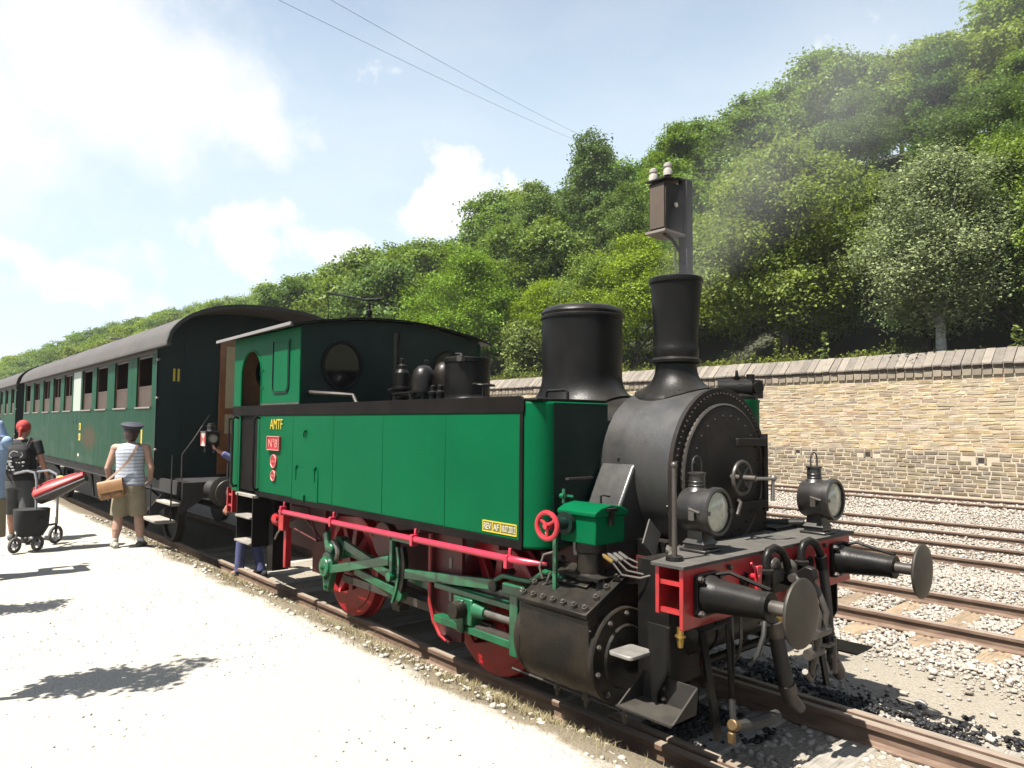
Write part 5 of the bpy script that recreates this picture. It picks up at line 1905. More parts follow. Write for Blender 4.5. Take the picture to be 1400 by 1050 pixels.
MB().cyl((.08, .60, .43), (.08, .61, .37), .042, n=14).cyl((.08, .61, .37), (.08, .69, .27), .045, .05, 14).ball((.08, .70, .25), .045).build('hose_coupling', WORN, hb)
MB().cyl((.085, .43, 1.13), (.085, .46, 1.04), .042, n=14).build('hose_clamp', BLACK, hb)
# big hanging hose with metal couplings
h3 = MB().tube([(.03, -.40, .90), (.08, -.33, .86), (.09, -.24, .78), (.085, -.18, .62), (.08, -.10, .42), (.08, -.05, .30)], [.03, .035, .045, .050, .052, .05], 14).build('heating_hose', RUBBER, LOCO)
MB().cyl((.09, -.245, .80), (.085, -.215, .70), .062, n=16).cyl((.11, -.25, .77), (.06, -.36, .79), .014, n=8).build('hose_coupling', WORN, h3)
MB().cyl((.08, -.07, .36), (.08, -.02, .24), .06, .05, 14).cyl((.08, -.02, .25), (.12, .05, .17), .05, .035, 12).build('hose_end', WORN, h3)
MB().ball((.12, -.22, .84), .045, sc=(1, .7, 1.5)).build('brass_cap', BRASS, h3)
MB().tube([(-.05, -.9, .84), (.02, -.92, .83), (.05, -.8, .85), (.05, -.72, .86), (.05, -.7, .60), (.055, -.69, .40)], .014, 8).tube([(.03, -.68, .86), (.04, -.64, .70), (.05, -.66, .55), (.055, -.685, .40)], .011, 8).build('train_pipe', BLACK, LOCO)
MB().tube([(.06, -.69, .40), (.07, -.70, .30), (.10, -.68, .22)], .02, 8).tube([(.08, -.68, .24), (.08, -.45, .20), (.08, -.20, .18)], .038, 10).build('ground_hose', RUBBER, LOCO)
MB().cyl((.08, -.73, .26), (.08, -.66, .235), .036, n=12).box(.06, .10, -.75, -.71, .15, .22).build('hose_end', mat('tarnished_brass', (.22, .14, .06), .45, metal=.6), LOCO, bevel=.008)
# draw hook and screw coupling
dh = MB().prism([(.0, .99), (.0, 1.07), (.13, 1.08), (.20, 1.13), (.25, 1.12), (.27, 1.06), (.235, 1.0), (.19, .97), (.12, .975)], 'y', -.03, .03).box(.0, .02, -.12, .12, .93, 1.15).build('draw_hook', BLACK, LOCO, bevel=.008)
MB().tube([(.14, -.05, 1.05), (.24, -.055, .98), (.30, -.05, .84), (.28, -.05, .72)], .021, 10).tube([(.14, .05, 1.05), (.24, .055, .98), (.30, .05, .84), (.28, .05, .72)], .021, 10).cyl((.13, -.08, 1.05), (.13, .08, 1.05), .026, n=12).build('coupling_link', WORN, dh)
MB().cyl((.28, -.10, .72), (.28, .10, .72), .036, n=14).cyl((.28, 0, .74), (.21, 0, .44), .026, n=12).cyl((.24, -.09, .58), (.24, .09, .58), .034, n=14).tube([(.22, -.09, .47), (.21, 0, .40), (.22, .09, .47)], .02, 8).build('coupling_screw', WORN, dh)
MB().tube([(.25, .05, .62), (.27, .14, .60), (.26, .24, .60)], .014, 8).cyl((.26, .24, .64), (.25, .25, .40), .016, .024, 10).build('coupling_lever', WORN, dh)
MB().ball((.02, -.10, 1.12), .06, sc=(.6, 1, .9)).ball((.06, .02, 1.10), .055).box(.0, .07, -.20, -.06, 1.02, 1.10).build('pipe_junction', WORN, LOCO)
tp = MB().cyl((.01, -.40, 1.09), (.09, -.40, 1.09), .018, n=10).box(.06, .085, -.42, -.38, 1.0, 1.16).bar((.07, -.40, 1.12), (.08, -.49, 1.19), .014, .018).bar((.07, -.38, 1.02), (.075, -.37, 1.16), .018, .022).build('isolating_tap', mat('bright_red', (.55, .02, .035), .35), LOCO, bevel=.004)
MB().cyl((.02, .26, 1.12), (.03, .26, 1.12), .045, n=18).build('beam_disc', mat('bright_red', (.55, .02, .035), .35), LOCO)
for yy, zz in ((-.62, 1.17), (.06, 1.18), (.66, 1.17), (-.62, .92), (.66, .92)):
    bolt(beam, (.0, yy, zz), (1, 0, 0), .018, .02)
# guard irons
for s in (-1, 1):
    MB().bar((-.15, s * .72, .88), (-.02, s * .72, .14), .06, .022, (1, 0, 0)).build('guard_iron', BLACK, LOCO)
MB().cyl((-.40, -.70, .42), (-.40, .70, .42), .03, n=12).build('brake_shaft', BLACK, LOCO)
for yy in (-.5, .5):
    MB().bar((-.40, yy, .42), (-.55, yy, .80), .05, .03).build('brake_lever', BLACK, LOCO)
MB().tube([(.03, -.30, .98), (.10, -.36, .88), (.12, -.42, .74), (.10, -.46, .62), (.05, -.48, .55)], .016, 8).build('drain_hose', RUBBER, LOCO)
MB().tube([(.02, .10, .92), (.08, .12, .80), (.10, .16, .66), (.06, .20, .58)], .018, 8).build('drain_hose', RUBBER, LOCO)
for yy in (-.60, -.5):
    MB().tube([(.01, yy, .86), (.03, yy - .03, .72), (.0, yy - .02, .60), (-.08, yy, .52)], .010, 6).build('sand_pipe', WORN, LOCO)
# dark box added beneath the beam to stand in for deep shade
MB().box(-.45, -.21, -.95, -.62, .45, 1.2).build('dark_filler', BLACK, LOCO)

# --- air pump on the far side of the smokebox
pm = MB().lathe((-.80, .86, 0), (0, 0, 1), [(.155, 1.95), (.16, 1.96), (.16, 2.24), (.165, 2.25), (.165, 2.27)], 32).build('air_pump', GREEN, LOCO)
ph_ = MB().lathe((-.80, .86, 0), (0, 0, 1), [(.15, 2.271), (.15, 2.30), (.12, 2.32), (.12, 2.40), (.04, 2.42)], 24).cyl((-.92, .72, 2.36), (-.70, .88, 2.36), .085, n=20).box(-.80, -.66, .84, 1.0, 2.285, 2.44).cyl((-.73, .92, 2.42), (-.73, .92, 2.49), .035, n=14).cyl((-.66, .88, 2.37), (-.62, .86, 2.37), .05, n=12).cyl((-.80, .82, 2.38), (-.80, .82, 2.47), .03, n=12).torus((-.80, .82, 2.47), (1, .5, 0), .045, .012, 20, 6)
ph_.build('pump_head', BLACK, pm)
MB().cyl((-.80, .86, 1.72), (-.80, .86, 1.95), .04, n=14).cyl((-.7, .95, 1.78), (-.7, .95, 1.95), .014, n=8).tube([(-.70, .98, 1.95), (-.66, 1.0, 1.85), (-.70, 1.0, 1.77), (-.66, 1.02, 1.74)], .008, 6).build('pump_rod', BLACK, pm)
fins = [(.13, 1.22)]
for k in range(13):
    z_ = 1.25 + k * .035
    fins += [(.13, z_), (.165, z_ + .004), (.165, z_ + .014), (.13, z_ + .018)]
fins += [(.13, 1.72), (.06, 1.73)]
MB().lathe((-.80, .88, 0), (0, 0, 1), fins, 28).build('finned_cylinder', BLACK, pm)
MB().lathe((-.72, 1.05, 0), (0, 0, 1), [(.04, 1.68), (.055, 1.69), (.055, 1.72), (.03, 1.73), (.03, 1.76), (.045, 1.765), (.045, 1.78), (.015, 1.80)], 16).build('pump_valve', BLACK, pm)
MB().box(-1.0, -.62, .60, .74, 1.3, 2.2).build('pump_bracket', BLACK, pm)
MB().box(-.75, -.35, .62, 1.15, 1.236, 1.26).cyl((-.62, .8, 1.25), (-.3, .98, 1.27), .04, n=12).build('pump_foot', BLACK, pm)

# --- lamps
def round_lamp(x, y, label):
    z0 = 1.238
    r = empty('oil_lamp', (x, y, z0), label, 'lamp', None)
    lampm = mat('lamp_black', (.022, .020, .019), .34, spec=.5, var=.3, vscale=12, dirt=(.06, .05, .045), dirt_amt=.5, dscale=9, dust=.15)
    MB().prism([(x - .10, y - .09), (x + .10, y - .09), (x + .10, y + .09), (x - .10, y + .09)], 'z', z0, z0 + .018).box(x - .075, x + .075, y - .07, y + .07, z0 + .018, z0 + .05).build('base', lampm, r, bevel=.006)
    MB().add([(x - .085, y - .085, z0 + .05), (x + .085, y - .085, z0 + .05), (x + .085, y + .085, z0 + .05), (x - .085, y + .085, z0 + .05), (x - .06, y - .06, z0 + .085), (x + .06, y - .06, z0 + .085), (x + .06, y + .06, z0 + .085), (x - .06, y + .06, z0 + .085), (x - .055, y - .06, z0 + .15), (x + .055, y - .06, z0 + .15), (x + .055, y + .06, z0 + .15), (x - .055, y + .06, z0 + .15)],
             [(3, 2, 1, 0), (0, 1, 5, 4), (1, 2, 6, 5), (2, 3, 7, 6), (3, 0, 4, 7), (4, 5, 9, 8), (5, 6, 10, 9), (6, 7, 11, 10), (7, 4, 8, 11), (8, 9, 10, 11)]).build('pedestal', lampm, r, bevel=.005)
    zc = z0 + .262
    body = MB().lathe((x, y, zc), (1, 0, 0), [(.05, -.10), (.135, -.095), (.142, -.08), (.142, .085), (.150, .09), (.150, .125), (.142, .132)], 36).build('drum', lampm, r)
    MB().lathe((x, y, zc), (1, 0, 0), [(.150, .10), (.157, .105), (.157, .140), (.148, .150), (.132, .148), (.130, .12)], 36, False).build('bezel', lampm, body)
    MB().lathe((x, y, zc), (1, 0, 0), [(.131, .128), (.12, .134), (.06, .144), (.0001, .147)], 32, False).build('lens', LENS, r)
    for s in (-1, 1):
        MB().box(x + .13, x + .155, y + s * .13 - .018, y + s * .13 + .018, zc - .012, zc + .012).build('lens_clip', lampm, body)
    MB().box(x + .02, x + .06, y - .155, y - .142, zc - .05, zc + .02).cyl((x + .02, y - .148, zc + .02), (x + .10, y - .148, zc + .0), .010, n=8).build('latch', WORN, body)
    cz = zc + .13
    cm = MB().lathe((x - .02, y, cz), (0, 0, 1), [(.075, -.01), (.060, .012), (.052, .02), (.052, .10), (.060, .103), (.060, .112), (.03, .118)], 24).build('chimney', lampm, r)
    MB().torus((x - .02, y, cz + .055), (0, 0, 1), .053, .004, 24, 6).torus((x - .02, y, cz + .03), (0, 0, 1), .053, .004, 24, 6).build('chimney_band', lampm, cm)
    MB().tube([(x - .02, y - .05, cz + .06), (x - .02, y - .052, cz + .16)] + [(x - .02, y - .052 * cos(radians(a_)), cz + .16 + .06 * sin(radians(a_))) for a_ in range(15, 166, 15)] + [(x - .02, y + .052, cz + .16), (x - .02, y + .05, cz + .06)], .006, 6).build('handle', lampm, r)
    return r


round_lamp(-.22, -.60, 'round black oil lamp on the front deck, beside the slim upright post')
round_lamp(-.10, .78, 'round black oil lamp on the front deck, above the buffer by the ballast')
# ================================================================== COACHES
def coach_mat(nm, k):
    M = bpy.data.materials.new(nm)
    M.use_nodes = True
    t = NT(M.node_tree)
    b = t.n['Principled BSDF']
    g = t.add('ShaderNodeNewGeometry')
    pos = g.outputs['Position']
    sp = t.add('ShaderNodeSeparateXYZ')
    t.link(pos, sp.inputs[0])
    base = t.ramp(t.noise(pos, 2.2, 5, .6), [(.3, (.012, .082, .042)), (.7, (.020, .110, .058))])
    st = t.noise(t.map(pos, (4.5, 4.5, .5)), 2.2, 6, .7)
    base = t.mix(t.math('MULTIPLY', t.ramp(st, [(.45, 0.0), (.75, 1.0)]), .35), base, (.045, .14, .078))
    bl = t.noise(t.map(pos, (.7, 1, 2.2)), 1.6, 6, .6)
    low = t.math('LESS_THAN', sp.outputs[2], 2.2)
    base = t.mix(t.math('MULTIPLY', t.math('MULTIPLY', t.ramp(bl, [(.54, 0.0), (.7, 1.0)]), low), .30), base, (.20, .24, .20))  # pale level blotches painted on the lower side as reflections
    # rust patch beside the lettering
    dx = t.math('MULTIPLY', t.math('ADD', sp.outputs[0], 14.2), .9)
    dz = t.math('MULTIPLY', t.math('ADD', sp.outputs[2], -1.72), 2.3)
    rr = t.math('SQRT', t.math('ADD', t.math('MULTIPLY', dx, dx), t.math('MULTIPLY', dz, dz)))
    rr = t.math('ADD', rr, t.math('MULTIPLY_ADD', t.noise(pos, 5, 6, .7), .9, -.45))
    base = t.mix(t.math('MULTIPLY', t.ramp(rr, [(.3, 1.0), (.75, 0.0)]), .75), base, (.14, .085, .045))
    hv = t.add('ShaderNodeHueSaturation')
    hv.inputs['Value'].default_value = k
    hv.inputs['Saturation'].default_value = 1.12
    t.link(base, hv.inputs['Color'])
    t.link(hv.outputs[0], b.inputs['Base Color'])
    t.link(t.math('MULTIPLY_ADD', st, .3, .36), b.inputs['Roughness'])
    b.inputs['Specular IOR Level'].default_value = .08
    return M


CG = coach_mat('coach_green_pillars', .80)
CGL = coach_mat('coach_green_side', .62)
CDG = mat('coach_end_green', (.006, .022, .018), .5, spec=.3, var=.3, vscale=3, space='World')
ROOFM = mat('coach_roof', (.092, .080, .073), .72, var=.22, vscale=2.0, dirt=(.06, .052, .048), dirt_amt=.6, dscale=1.2, space='World')
CANT = mat('cantrail_brown', (.075, .055, .045), .6, var=.3, vscale=4, space='World')
UNDER = mat('coach_underframe', (.016, .014, .013), .7, var=.4, vscale=4, space='World')
REDWOOD = mat('window_wood', (.070, .024, .014), .5, var=.4, vscale=6, space='World')
SASH = mat('sash_brown', (.10, .068, .052), .5, spec=.15, var=.3, vscale=5, space='World')
VARN = mat('varnished_door', (.30, .11, .035), .35, coat=.4, var=.35, vscale=5, space='World')
CREAMP = mat('cream_panel', (.52, .42, .24), .5, var=.15)


def coach_roof_z(y):
    return 3.20 + .67 * max(0.0, 1 - abs(y / 1.535) ** 2.5) ** .55


def coach(xf, xr, label, wins, posts, detail=True):
    """xf: end wall towards the locomotive, xr: far end"""
    C = empty('passenger_coach', ((xf + xr) / 2, 0, 0), label, 'coach')
    ox = xf + .88                                   # end of the roof over the open end platform
    pf = [(y, coach_roof_z(y)) for y in np.concatenate([np.linspace(-1.535, -1.2, 9), np.linspace(-1.05, 1.05, 15), np.linspace(1.2, 1.535, 9)])]
    rf = MB().strip(pf, 'x', xr - .1, ox, .03).build('roof', ROOFM, C, smooth=50)
    lip = [(y * 1.004, z_ + .018) for y, z_ in pf]
    MB().strip(lip, 'x', ox - .05, ox + .012, .045).build('roof_edge', mat('roof_edge_black', (.02, .018, .017), .55), rf, smooth=50)
    for k in range(1, 7):
        xx = xr + (ox - xr) * k / 7
        MB().strip([(y, z_ + .017) for y, z_ in pf], 'x', xx - .02, xx + .02, .008).build('roof_seam', ROOFM, rf, smooth=50)
    for s in (-1, 1):
        MB().box(xr - .1, ox, *sorted((s * 1.50, s * 1.565)), 3.175, 3.205).build('gutter', ROOFM, rf)
    for s in (-1, 1):
        y0, y1 = sorted((s * 1.42, s * 1.45))
        MB().box(xr, xf, y0, y1, 1.18, 2.262).build('lower_side', CGL, C)
        MB().box(xr, xf, y0, y1, 3.125, 3.20).build('cantrail', CANT, C)
        xs_ = [xf] + [v for w_ in wins for v in (w_[1], w_[0])] + [xr]
        for a_, b_ in zip(xs_[0::2], xs_[1::2]):
            MB().box(b_, a_, *sorted((s * 1.42, s * 1.448)), 2.2625, 3.1245).build('window_pillar', CG, C, bevel=.004)
        for a_, b_ in wins:
            wn = MB().box(a_, b_, *sorted((s * 1.40, s * 1.47)), 2.2625, 2.287).build('window', mat('window_sill', (.30, .27, .22), .5), C)
            f_ = MB()
            for u0, u1, w0, w1 in ((a_, a_ + .035, 2.29, 3.12), (b_ - .035, b_, 2.29, 3.12), (a_ + .035, b_ - .035, 3.085, 3.12)):
                f_.box(u0, u1, *sorted((s * 1.395, s * 1.42)), w0, w1)
            f_.build('frame', REDWOOD, wn)
            MB().box(a_ + .036, b_ - .036, *sorted((s * 1.402, s * 1.412)), 2.29, 2.60).build('lowered_pane', SASH, wn)
            MB().box(a_ + .036, b_ - .036, *sorted((s * 1.398, s * 1.416)), 2.601, 2.63).build('sash_rail', REDWOOD, wn)
    for a_, b_ in posts:
        MB().box(a_ + .25, b_ - .1, -1.458, -1.4485, 2.27, 3.12).build('pale_panel', mat('pale_panel', (.50, .55, .48), .5), C)
    for s in (-1, 1):
        MB().box(xr + .05, xf - .06, *sorted((s * .72, s * .75)), 1.2, 3.55).build('inner_wall', REDWOOD, C)
    for x_ in np.arange(xr + .8, xf - .5, 1.46):
        MB().box(x_ - .03, x_ + .03, -1.39, -.751, 1.21, 3.2).build('partition', REDWOOD, C)
    MB().box(xr, xf + .0, -1.41, 1.41, 1.15, 1.2).build('floor', UNDER, C)
    # end walls
    for xe in (xf, xr):
        ew = [(-1.45, 1.18)] + [(y * .945, coach_roof_z(y) - .02) for y in np.linspace(-1.535, 1.535, 21)] + [(1.45, 1.18)]
        MB().prism(ew, 'x', xe - .035 if xe == xf else xe, xe if xe == xf else xe + .035).build('end_wall', CDG, C)
    # end door of varnished wood with cream blinds
    dr = MB().box(xf + .001, xf + .03, -.50, .42, 1.2, 3.42).build('end_door', VARN, C, bevel=.006)
    for y0, y1 in ((-.40, -.02), (.06, .34)):
        for z0, z1 in ((2.28, 3.30), (1.86, 2.18)):
            MB().box(xf + .0302, xf + .036, y0, y1, z0, z1).build('door_panel', CREAMP, dr)
    MB().cyl((xf + .03, -.35, 2.05), (xf + .08, -.35, 2.05), .012, n=8).bar((xf + .075, -.35, 2.05), (xf + .075, -.24, 2.05), .014, .014).build('door_handle', BRASS, dr)
    for y0, y1 in ((.48, .80), (.84, 1.1)):
        MB().box(xf + .001, xf + .012, y0, y1, 3.3, 3.52).build('transom', CREAMP, C)
    for dy in (0, .065):
        MB().box(xf + .001, xf + .006, -1.21 + dy, -1.18 + dy, 2.69, 2.89).build('class_mark', YEL, C)
    MB().box(xf + .001, xf + .012, -1.05, -1.03, 1.2, 3.3).build('wall_bead', CDG, C)
    for zz in (3.02, 2.42, 1.62):
        MB().cyl((xf - .02, -1.44, zz), (xf + .05, -1.44, zz), .02, n=10).ball((xf + .06, -1.45, zz), .018).build('door_hinge', STEEL, C)
    # open end platform
    MB().box(xf, xf + .90, -1.15, 1.15, 1.10, 1.16).build('end_platform', UNDER, C)
    MB().box(xf + .90, xf + .96, -1.3, 1.3, .92, 1.16).build('headstock', UNDER, C)
    MB().tube([(xf + .55, -1.20, 1.17), (xf + .55, -1.20, 1.56), (xf + .60, -1.05, 1.80), (xf + .65, -.85, 2.16)], .009, 6).build('platform_rail', WORN, C)
    MB().tube([(xf + .86, -.62, 1.16), (xf + .86, -.62, 2.1), (xf + .86, .62, 2.1), (xf + .86, .62, 1.16)], .018, 6).build('end_rail', UNDER, C)
    if detail:
        st = MB().prism([(-1.0, 1.16), (-1.0, .9), (-1.55, .55), (-1.62, .58), (-1.2, 1.1), (-1.2, 1.16)], 'x', xf + .04, xf + .06).build('platform_steps', UNDER, C)
        MB().prism([(-1.0, 1.16), (-1.0, .9), (-1.30, .70), (-1.34, .78), (-1.2, 1.1), (-1.2, 1.16)], 'x', xf + .88, xf + .90).build('side_plate', UNDER, st)
        for pth_ in ([(xf + .08, -1.5, 1.1), (xf + .08, -1.5, .60)], [(xf + .84, -1.42, 1.56), (xf + .84, -1.42, .60)]):
            MB().tube(pth_, .012, 6).build('step_rod', UNDER, st)
        for y0, y1, zz in ((-1.62, -1.36, .58), (-1.42, -1.17, .82), (-1.22, -.99, 1.06)):
            MB().box(xf + .06, xf + .88, y0, y1, zz, zz + .035).build('tread', TREAD, st, bevel=.006)
    # buffers towards the locomotive
    for s in (-1, 1):
        bf = MB().lathe((xf + .96, s * .875, 1.05), (1, 0, 0), [(.14, 0), (.13, .03), (.10, .30), (.06, .31), (.055, .46)], 24).build('buffer', UNDER, C)
        MB().lathe((xf + .96, s * .875, 1.05), (1, 0, 0), [(.06, .45), (.21, .475), (.215, .49), (.19, .50), (.0001, .51)], 32, False).build('head', mat('buffer_face', (.06, .05, .04), .5), bf)
    # underframe
    for s in (-1, 1):
        so = MB().box(xr, xf + .9, *sorted((s * 1.30, s * 1.36)), .98, 1.175).build('solebar', UNDER, C)
        for x_ in np.arange(xr + .6, xf, 1.16):
            MB().ball((x_, s * 1.365, 1.12), .022, 8, 6).build('solebar_bolt', STEEL, so)
    for xc in (xf - 2.3, xr + 2.3):
        for s in (-1, 1):
            bg_ = MB().prism([(xc - 1.5, .50), (xc - 1.5, .72), (xc - .6, .86), (xc + .6, .86), (xc + 1.5, .72), (xc + 1.5, .50), (xc + .7, .38), (xc - .7, .38)], 'y', *sorted((s * 1.0, s * 1.05))).build('bogie_frame', UNDER, C)
            for dx in (-1.05, 1.05):
                MB().lathe((xc + dx, s * .70, .46), (0, s, 0), [(.07, 0), (.44, .0), (.49, .0), (.47, .02), (.465, .13), (.41, .13), (.40, .08), (.12, .08), (.10, .16)], 36).build('wheel', UNDER, bg_)
                MB().box(xc + dx - .13, xc + dx + .13, *sorted((s * 1.05, s * 1.16)), .36, .60).build('axle_box', UNDER, bg_, bevel=.02)
    MB().box((xf + xr) / 2 - 1.6, (xf + xr) / 2 + 1.3, -1.0, -.5, .35, .95).build('battery_box', UNDER, C)
    for x_ in (xf - 4.2, xf - 5.6, xf - 8.4):
        MB().bar((x_, -1.2, 1.0), (x_ + .05, -1.15, .45), .05, .03).build('hanger', UNDER, C)
    MB().cyl((xr + 1, -.25, .62), (xf - .5, -.25, .62), .05, n=10).build('brake_rod', UNDER, C)
    return C


W1 = [(-10.68, -9.77), (-12.20, -11.26), (-13.70, -12.76), (-15.02, -14.08), (-17.08, -16.14), (-18.50, -17.52), (-20.00, -19.00), (-21.58, -20.55), (-23.14, -22.12)]
c1 = coach(-9.50, -23.4, 'dark green passenger coach with open windows coupled behind the locomotive', W1, [(-16.14, -15.02)])
for k, (zz, ch_) in enumerate(((1.86, 'B'), (1.64, '6'))):
    MB().box(-15.2, -15.02, -1.4535, -1.4505, zz, zz + .15).build('yellow_patch', YEL, c1)
    letters('side_lettering', ch_, -15.15, zz + .03, .09, mat('dark_letter', (.05, .06, .03), .6), c1, None, -1.455, .002)
MB().box(-10.28, -10.20, -1.4545, -1.4505, 1.66, 1.92).build('class_bar', YEL, c1)
MB().box(-15.25, -15.1, -1.4535, -1.4505, 1.30, 1.36).build('side_lettering', CREAM, c1)
for xx, zz in ((-15.9, 1.98), (-15.55, 1.99)):
    MB().box(xx, xx + .07, -1.456, -1.4505, zz, zz + .09).build('side_socket', UNDER, c1)
W2 = [(-26.35 - 1.47 * k, -25.6 - 1.47 * k) for k in range(7)]
c2 = coach(-25.15, -37.5, 'second green coach, coupled behind the first one', W2, [], True)
# small jib and lamp standing between the coaches
lp_ = empty('yard_lamp', (-27.5, 3.2, -.1), 'grey arm of a yard lamp showing above the coach roofs', 'lamp')
MB().cyl((-27.5, 3.2, -.1), (-27.5, 3.2, 5.0), .07, .05, 10).build('post', STEEL, lp_)
MB().tube([(-27.5, 3.2, 5.0), (-27.2, 2.6, 5.15), (-26.9, 1.9, 5.1)], .03, 8).build('arm', STEEL, lp_)
MB().box(-27.0, -26.75, 1.5, 1.95, 5.05, 5.13).build('lamp_head', STEEL, lp_, bevel=.02)
# ================================================================== PEOPLE
def mb_caps(b, p0, p1, r0, r1, n=12):
    """tapered limb with round ends"""
    p0, p1 = Vector(p0), Vector(p1)
    L = (p1 - p0).length
    pr = [(max(1e-4, r0 * sin(radians(a_))), -r0 * cos(radians(a_))) for a_ in (8, 30, 55, 80)] + [(max(1e-4, r1 * cos(radians(a_))), L + r1 * sin(radians(a_))) for a_ in (10, 35, 60, 82)]
    b.lathe(p0, p1 - p0, pr, n)
    return b


def mb_loft(b, rings, n=20, power=2.3):
    """rings: (x, y, z, rx, ry) horizontal superellipses"""
    vs, fs = [], []
    for cx, cy, cz, rx, ry in rings:
        for i in range(n):
            a_ = 2 * pi * i / n
            c_, s_ = cos(a_), sin(a_)
            vs.append((cx + rx * math.copysign(abs(c_) ** (2 / power), c_), cy + ry * math.copysign(abs(s_) ** (2 / power), s_), cz))
    for k in range(len(rings) - 1):
        for i in range(n):
            j = (i + 1) % n
            fs.append((k * n + i, k * n + j, (k + 1) * n + j, (k + 1) * n + i))
    fs += [tuple(range(n - 1, -1, -1)), tuple((len(rings) - 1) * n + i for i in range(n))]
    return b.add(vs, fs)


def fused(b, name, m_, par, voxel=.011, smooth=5, kind=None):
    """joins overlapping volumes into one continuous skin"""
    me = bpy.data.meshes.new(name)
    me.from_pydata([tuple(p) for p in b.v], [], b.f)
    ob = bpy.data.objects.new(name, me)
    COL.objects.link(ob)
    rm = ob.modifiers.new('r', 'REMESH')
    rm.mode = 'VOXEL'
    rm.voxel_size = voxel
    sm = ob.modifiers.new('s', 'SMOOTH')
    sm.iterations = smooth
    sm.factor = .5
    dg = bpy.context.evaluated_depsgraph_get()
    me2 = bpy.data.meshes.new_from_object(ob.evaluated_get(dg))
    bpy.data.objects.remove(ob)
    me2.name = name
    me2.polygons.foreach_set('use_smooth', [True] * len(me2.polygons))
    me2.materials.clear()
    me2.materials.append(m_)
    o_ = bpy.data.objects.new(name, me2)
    COL.objects.link(o_)
    o_.parent = par
    return o_


def hand(b, w, d, pn, curl=.5, s=1.0, side=1):
    """w wrist, d direction of fingers, pn palm normal; five separate fingers"""
    w, d, pn = Vector(w), Vector(d).normalized(), Vector(pn).normalized()
    u = d.cross(pn).normalized() * side
    for k in range(4):
        mb_caps(b, w + u * (-.027 + .018 * k) * s, w + d * .085 * s + u * (-.030 + .0205 * k) * s, .012 * s, .0115 * s, 8)
    for k, ln in enumerate((.070, .080, .075, .058)):
        p0 = w + d * .085 * s + u * (-.032 + .0215 * k) * s
        a1, a2 = curl * .8, curl * 1.8
        p1 = p0 + (d * cos(a1) + pn * sin(a1)) * ln * .55 * s
        p2 = p1 + (d * cos(a2) + pn * sin(a2)) * ln * .5 * s
        mb_caps(b, p0, p1, .0098 * s, .009 * s, 8)
        mb_caps(b, p1, p2, .009 * s, .0075 * s, 8)
    t0 = w + d * .025 * s - u * .025 * s
    t1 = t0 + (d * .7 - u * .8 + pn * .3).normalized() * .045 * s
    t2 = t1 + (d * .95 - u * .2 + pn * .4).normalized() * .035 * s
    mb_caps(b, t0, t1, .0135 * s, .011 * s, 8)
    mb_caps(b, t1, t2, .0108 * s, .009 * s, 8)


def head(b, c, yaw=0.0, s=1.0):
    """face looks along +y turned by yaw about z"""
    c = Vector(c)
    R_ = Matrix.Rotation(yaw, 3, 'Z')
    q = MB()
    q.ball((0, 0, .02), .105, 18, 14, (.78, .98, 1.06))
    q.ball((0, .025, -.045), .072, 14, 10, (.86, 1.0, 1.05))
    q.ball((0, .092, -.012), .02, 8, 6, (.8, 1.1, 1.5))
    q.ball((0, .082, -.052), .02, 8, 6, (1.4, .6, .6))
    for sx in (-1, 1):
        q.ball((sx * .083, -.005, -.005), .026, 8, 6, (.35, .7, 1.1))
        q.ball((sx * .03, .085, .028), .015, 8, 6, (1.5, .5, .6))
    for f in q.f:
        pass
    q.v = [tuple(R_ @ (Vector(p) * s) + c) for p in q.v]
    b.add(q.v, q.f)


SKIN = mat('skin', (.56, .33, .235), .55, var=.12, vscale=18)
SKINP = mat('skin_sunburnt', (.55, .27, .18), .55, var=.15, vscale=14)
HAIR = mat('dark_red_hair', (.055, .018, .012), .5, var=.4, vscale=40)
NAVY = mat('navy_cap', (.030, .033, .052), .75, var=.2, vscale=30)
KHAKI = mat('khaki_cloth', (.34, .285, .185), .9, var=.14, vscale=9, bump=.4, bscale=70)
KHAKI2 = mat('tan_cloth', (.30, .245, .15), .9, var=.16, vscale=8, bump=.4, bscale=60)
GREYC = mat('grey_cloth', (.085, .088, .088), .9, var=.2, vscale=9, bump=.4, bscale=60)
BLKC = mat('black_cloth', (.012, .012, .014), .85, var=.3, vscale=12)
DENIM = mat('denim', (.085, .10, .24), .85, var=.3, vscale=12)
BLUEC = mat('pale_blue_cloth', (.36, .50, .72), .85, var=.12, vscale=8, bump=.35, bscale=40)
WORKB = mat('blue_overall', (.14, .16, .36), .85, var=.2, vscale=10)
SHOEW = mat('pale_shoe', (.42, .40, .32), .7, var=.3, vscale=25)
SHOEG = mat('grey_shoe', (.10, .10, .085), .7, var=.3, vscale=25)
SHOEB = mat('brown_shoe', (.30, .19, .085), .6, var=.25, vscale=20)
SOCK = mat('white_sock', (.62, .62, .60), .9)
LEATH = mat('tan_leather', (.38, .19, .075), .5, var=.25, vscale=10, spec=.4)


def striped():
    M = bpy.data.materials.new('striped_cloth')
    M.use_nodes = True
    t = NT(M.node_tree)
    b = t.n['Principled BSDF']
    tcn = t.add('ShaderNodeTexCoord')
    sp = t.add('ShaderNodeSeparateXYZ')
    nn = t.noise(tcn.outputs['Object'], 6, 3, .5)
    t.link(tcn.outputs['Object'], sp.inputs[0])
    z_ = t.math('ADD', sp.outputs[2], t.math('MULTIPLY', nn, .03))
    fr = t.math('FRACT', t.math('MULTIPLY', z_, 21.0))
    c = t.mix(t.ramp(fr, [(.55, 0.0), (.62, 1.0), (.9, 1.0), (.97, 0.0)]), (.70, .73, .79), (.36, .42, .54))
    t.link(c, b.inputs['Base Color'])
    b.inputs['Roughness'].default_value = .9
    return M


STRIPE = striped()


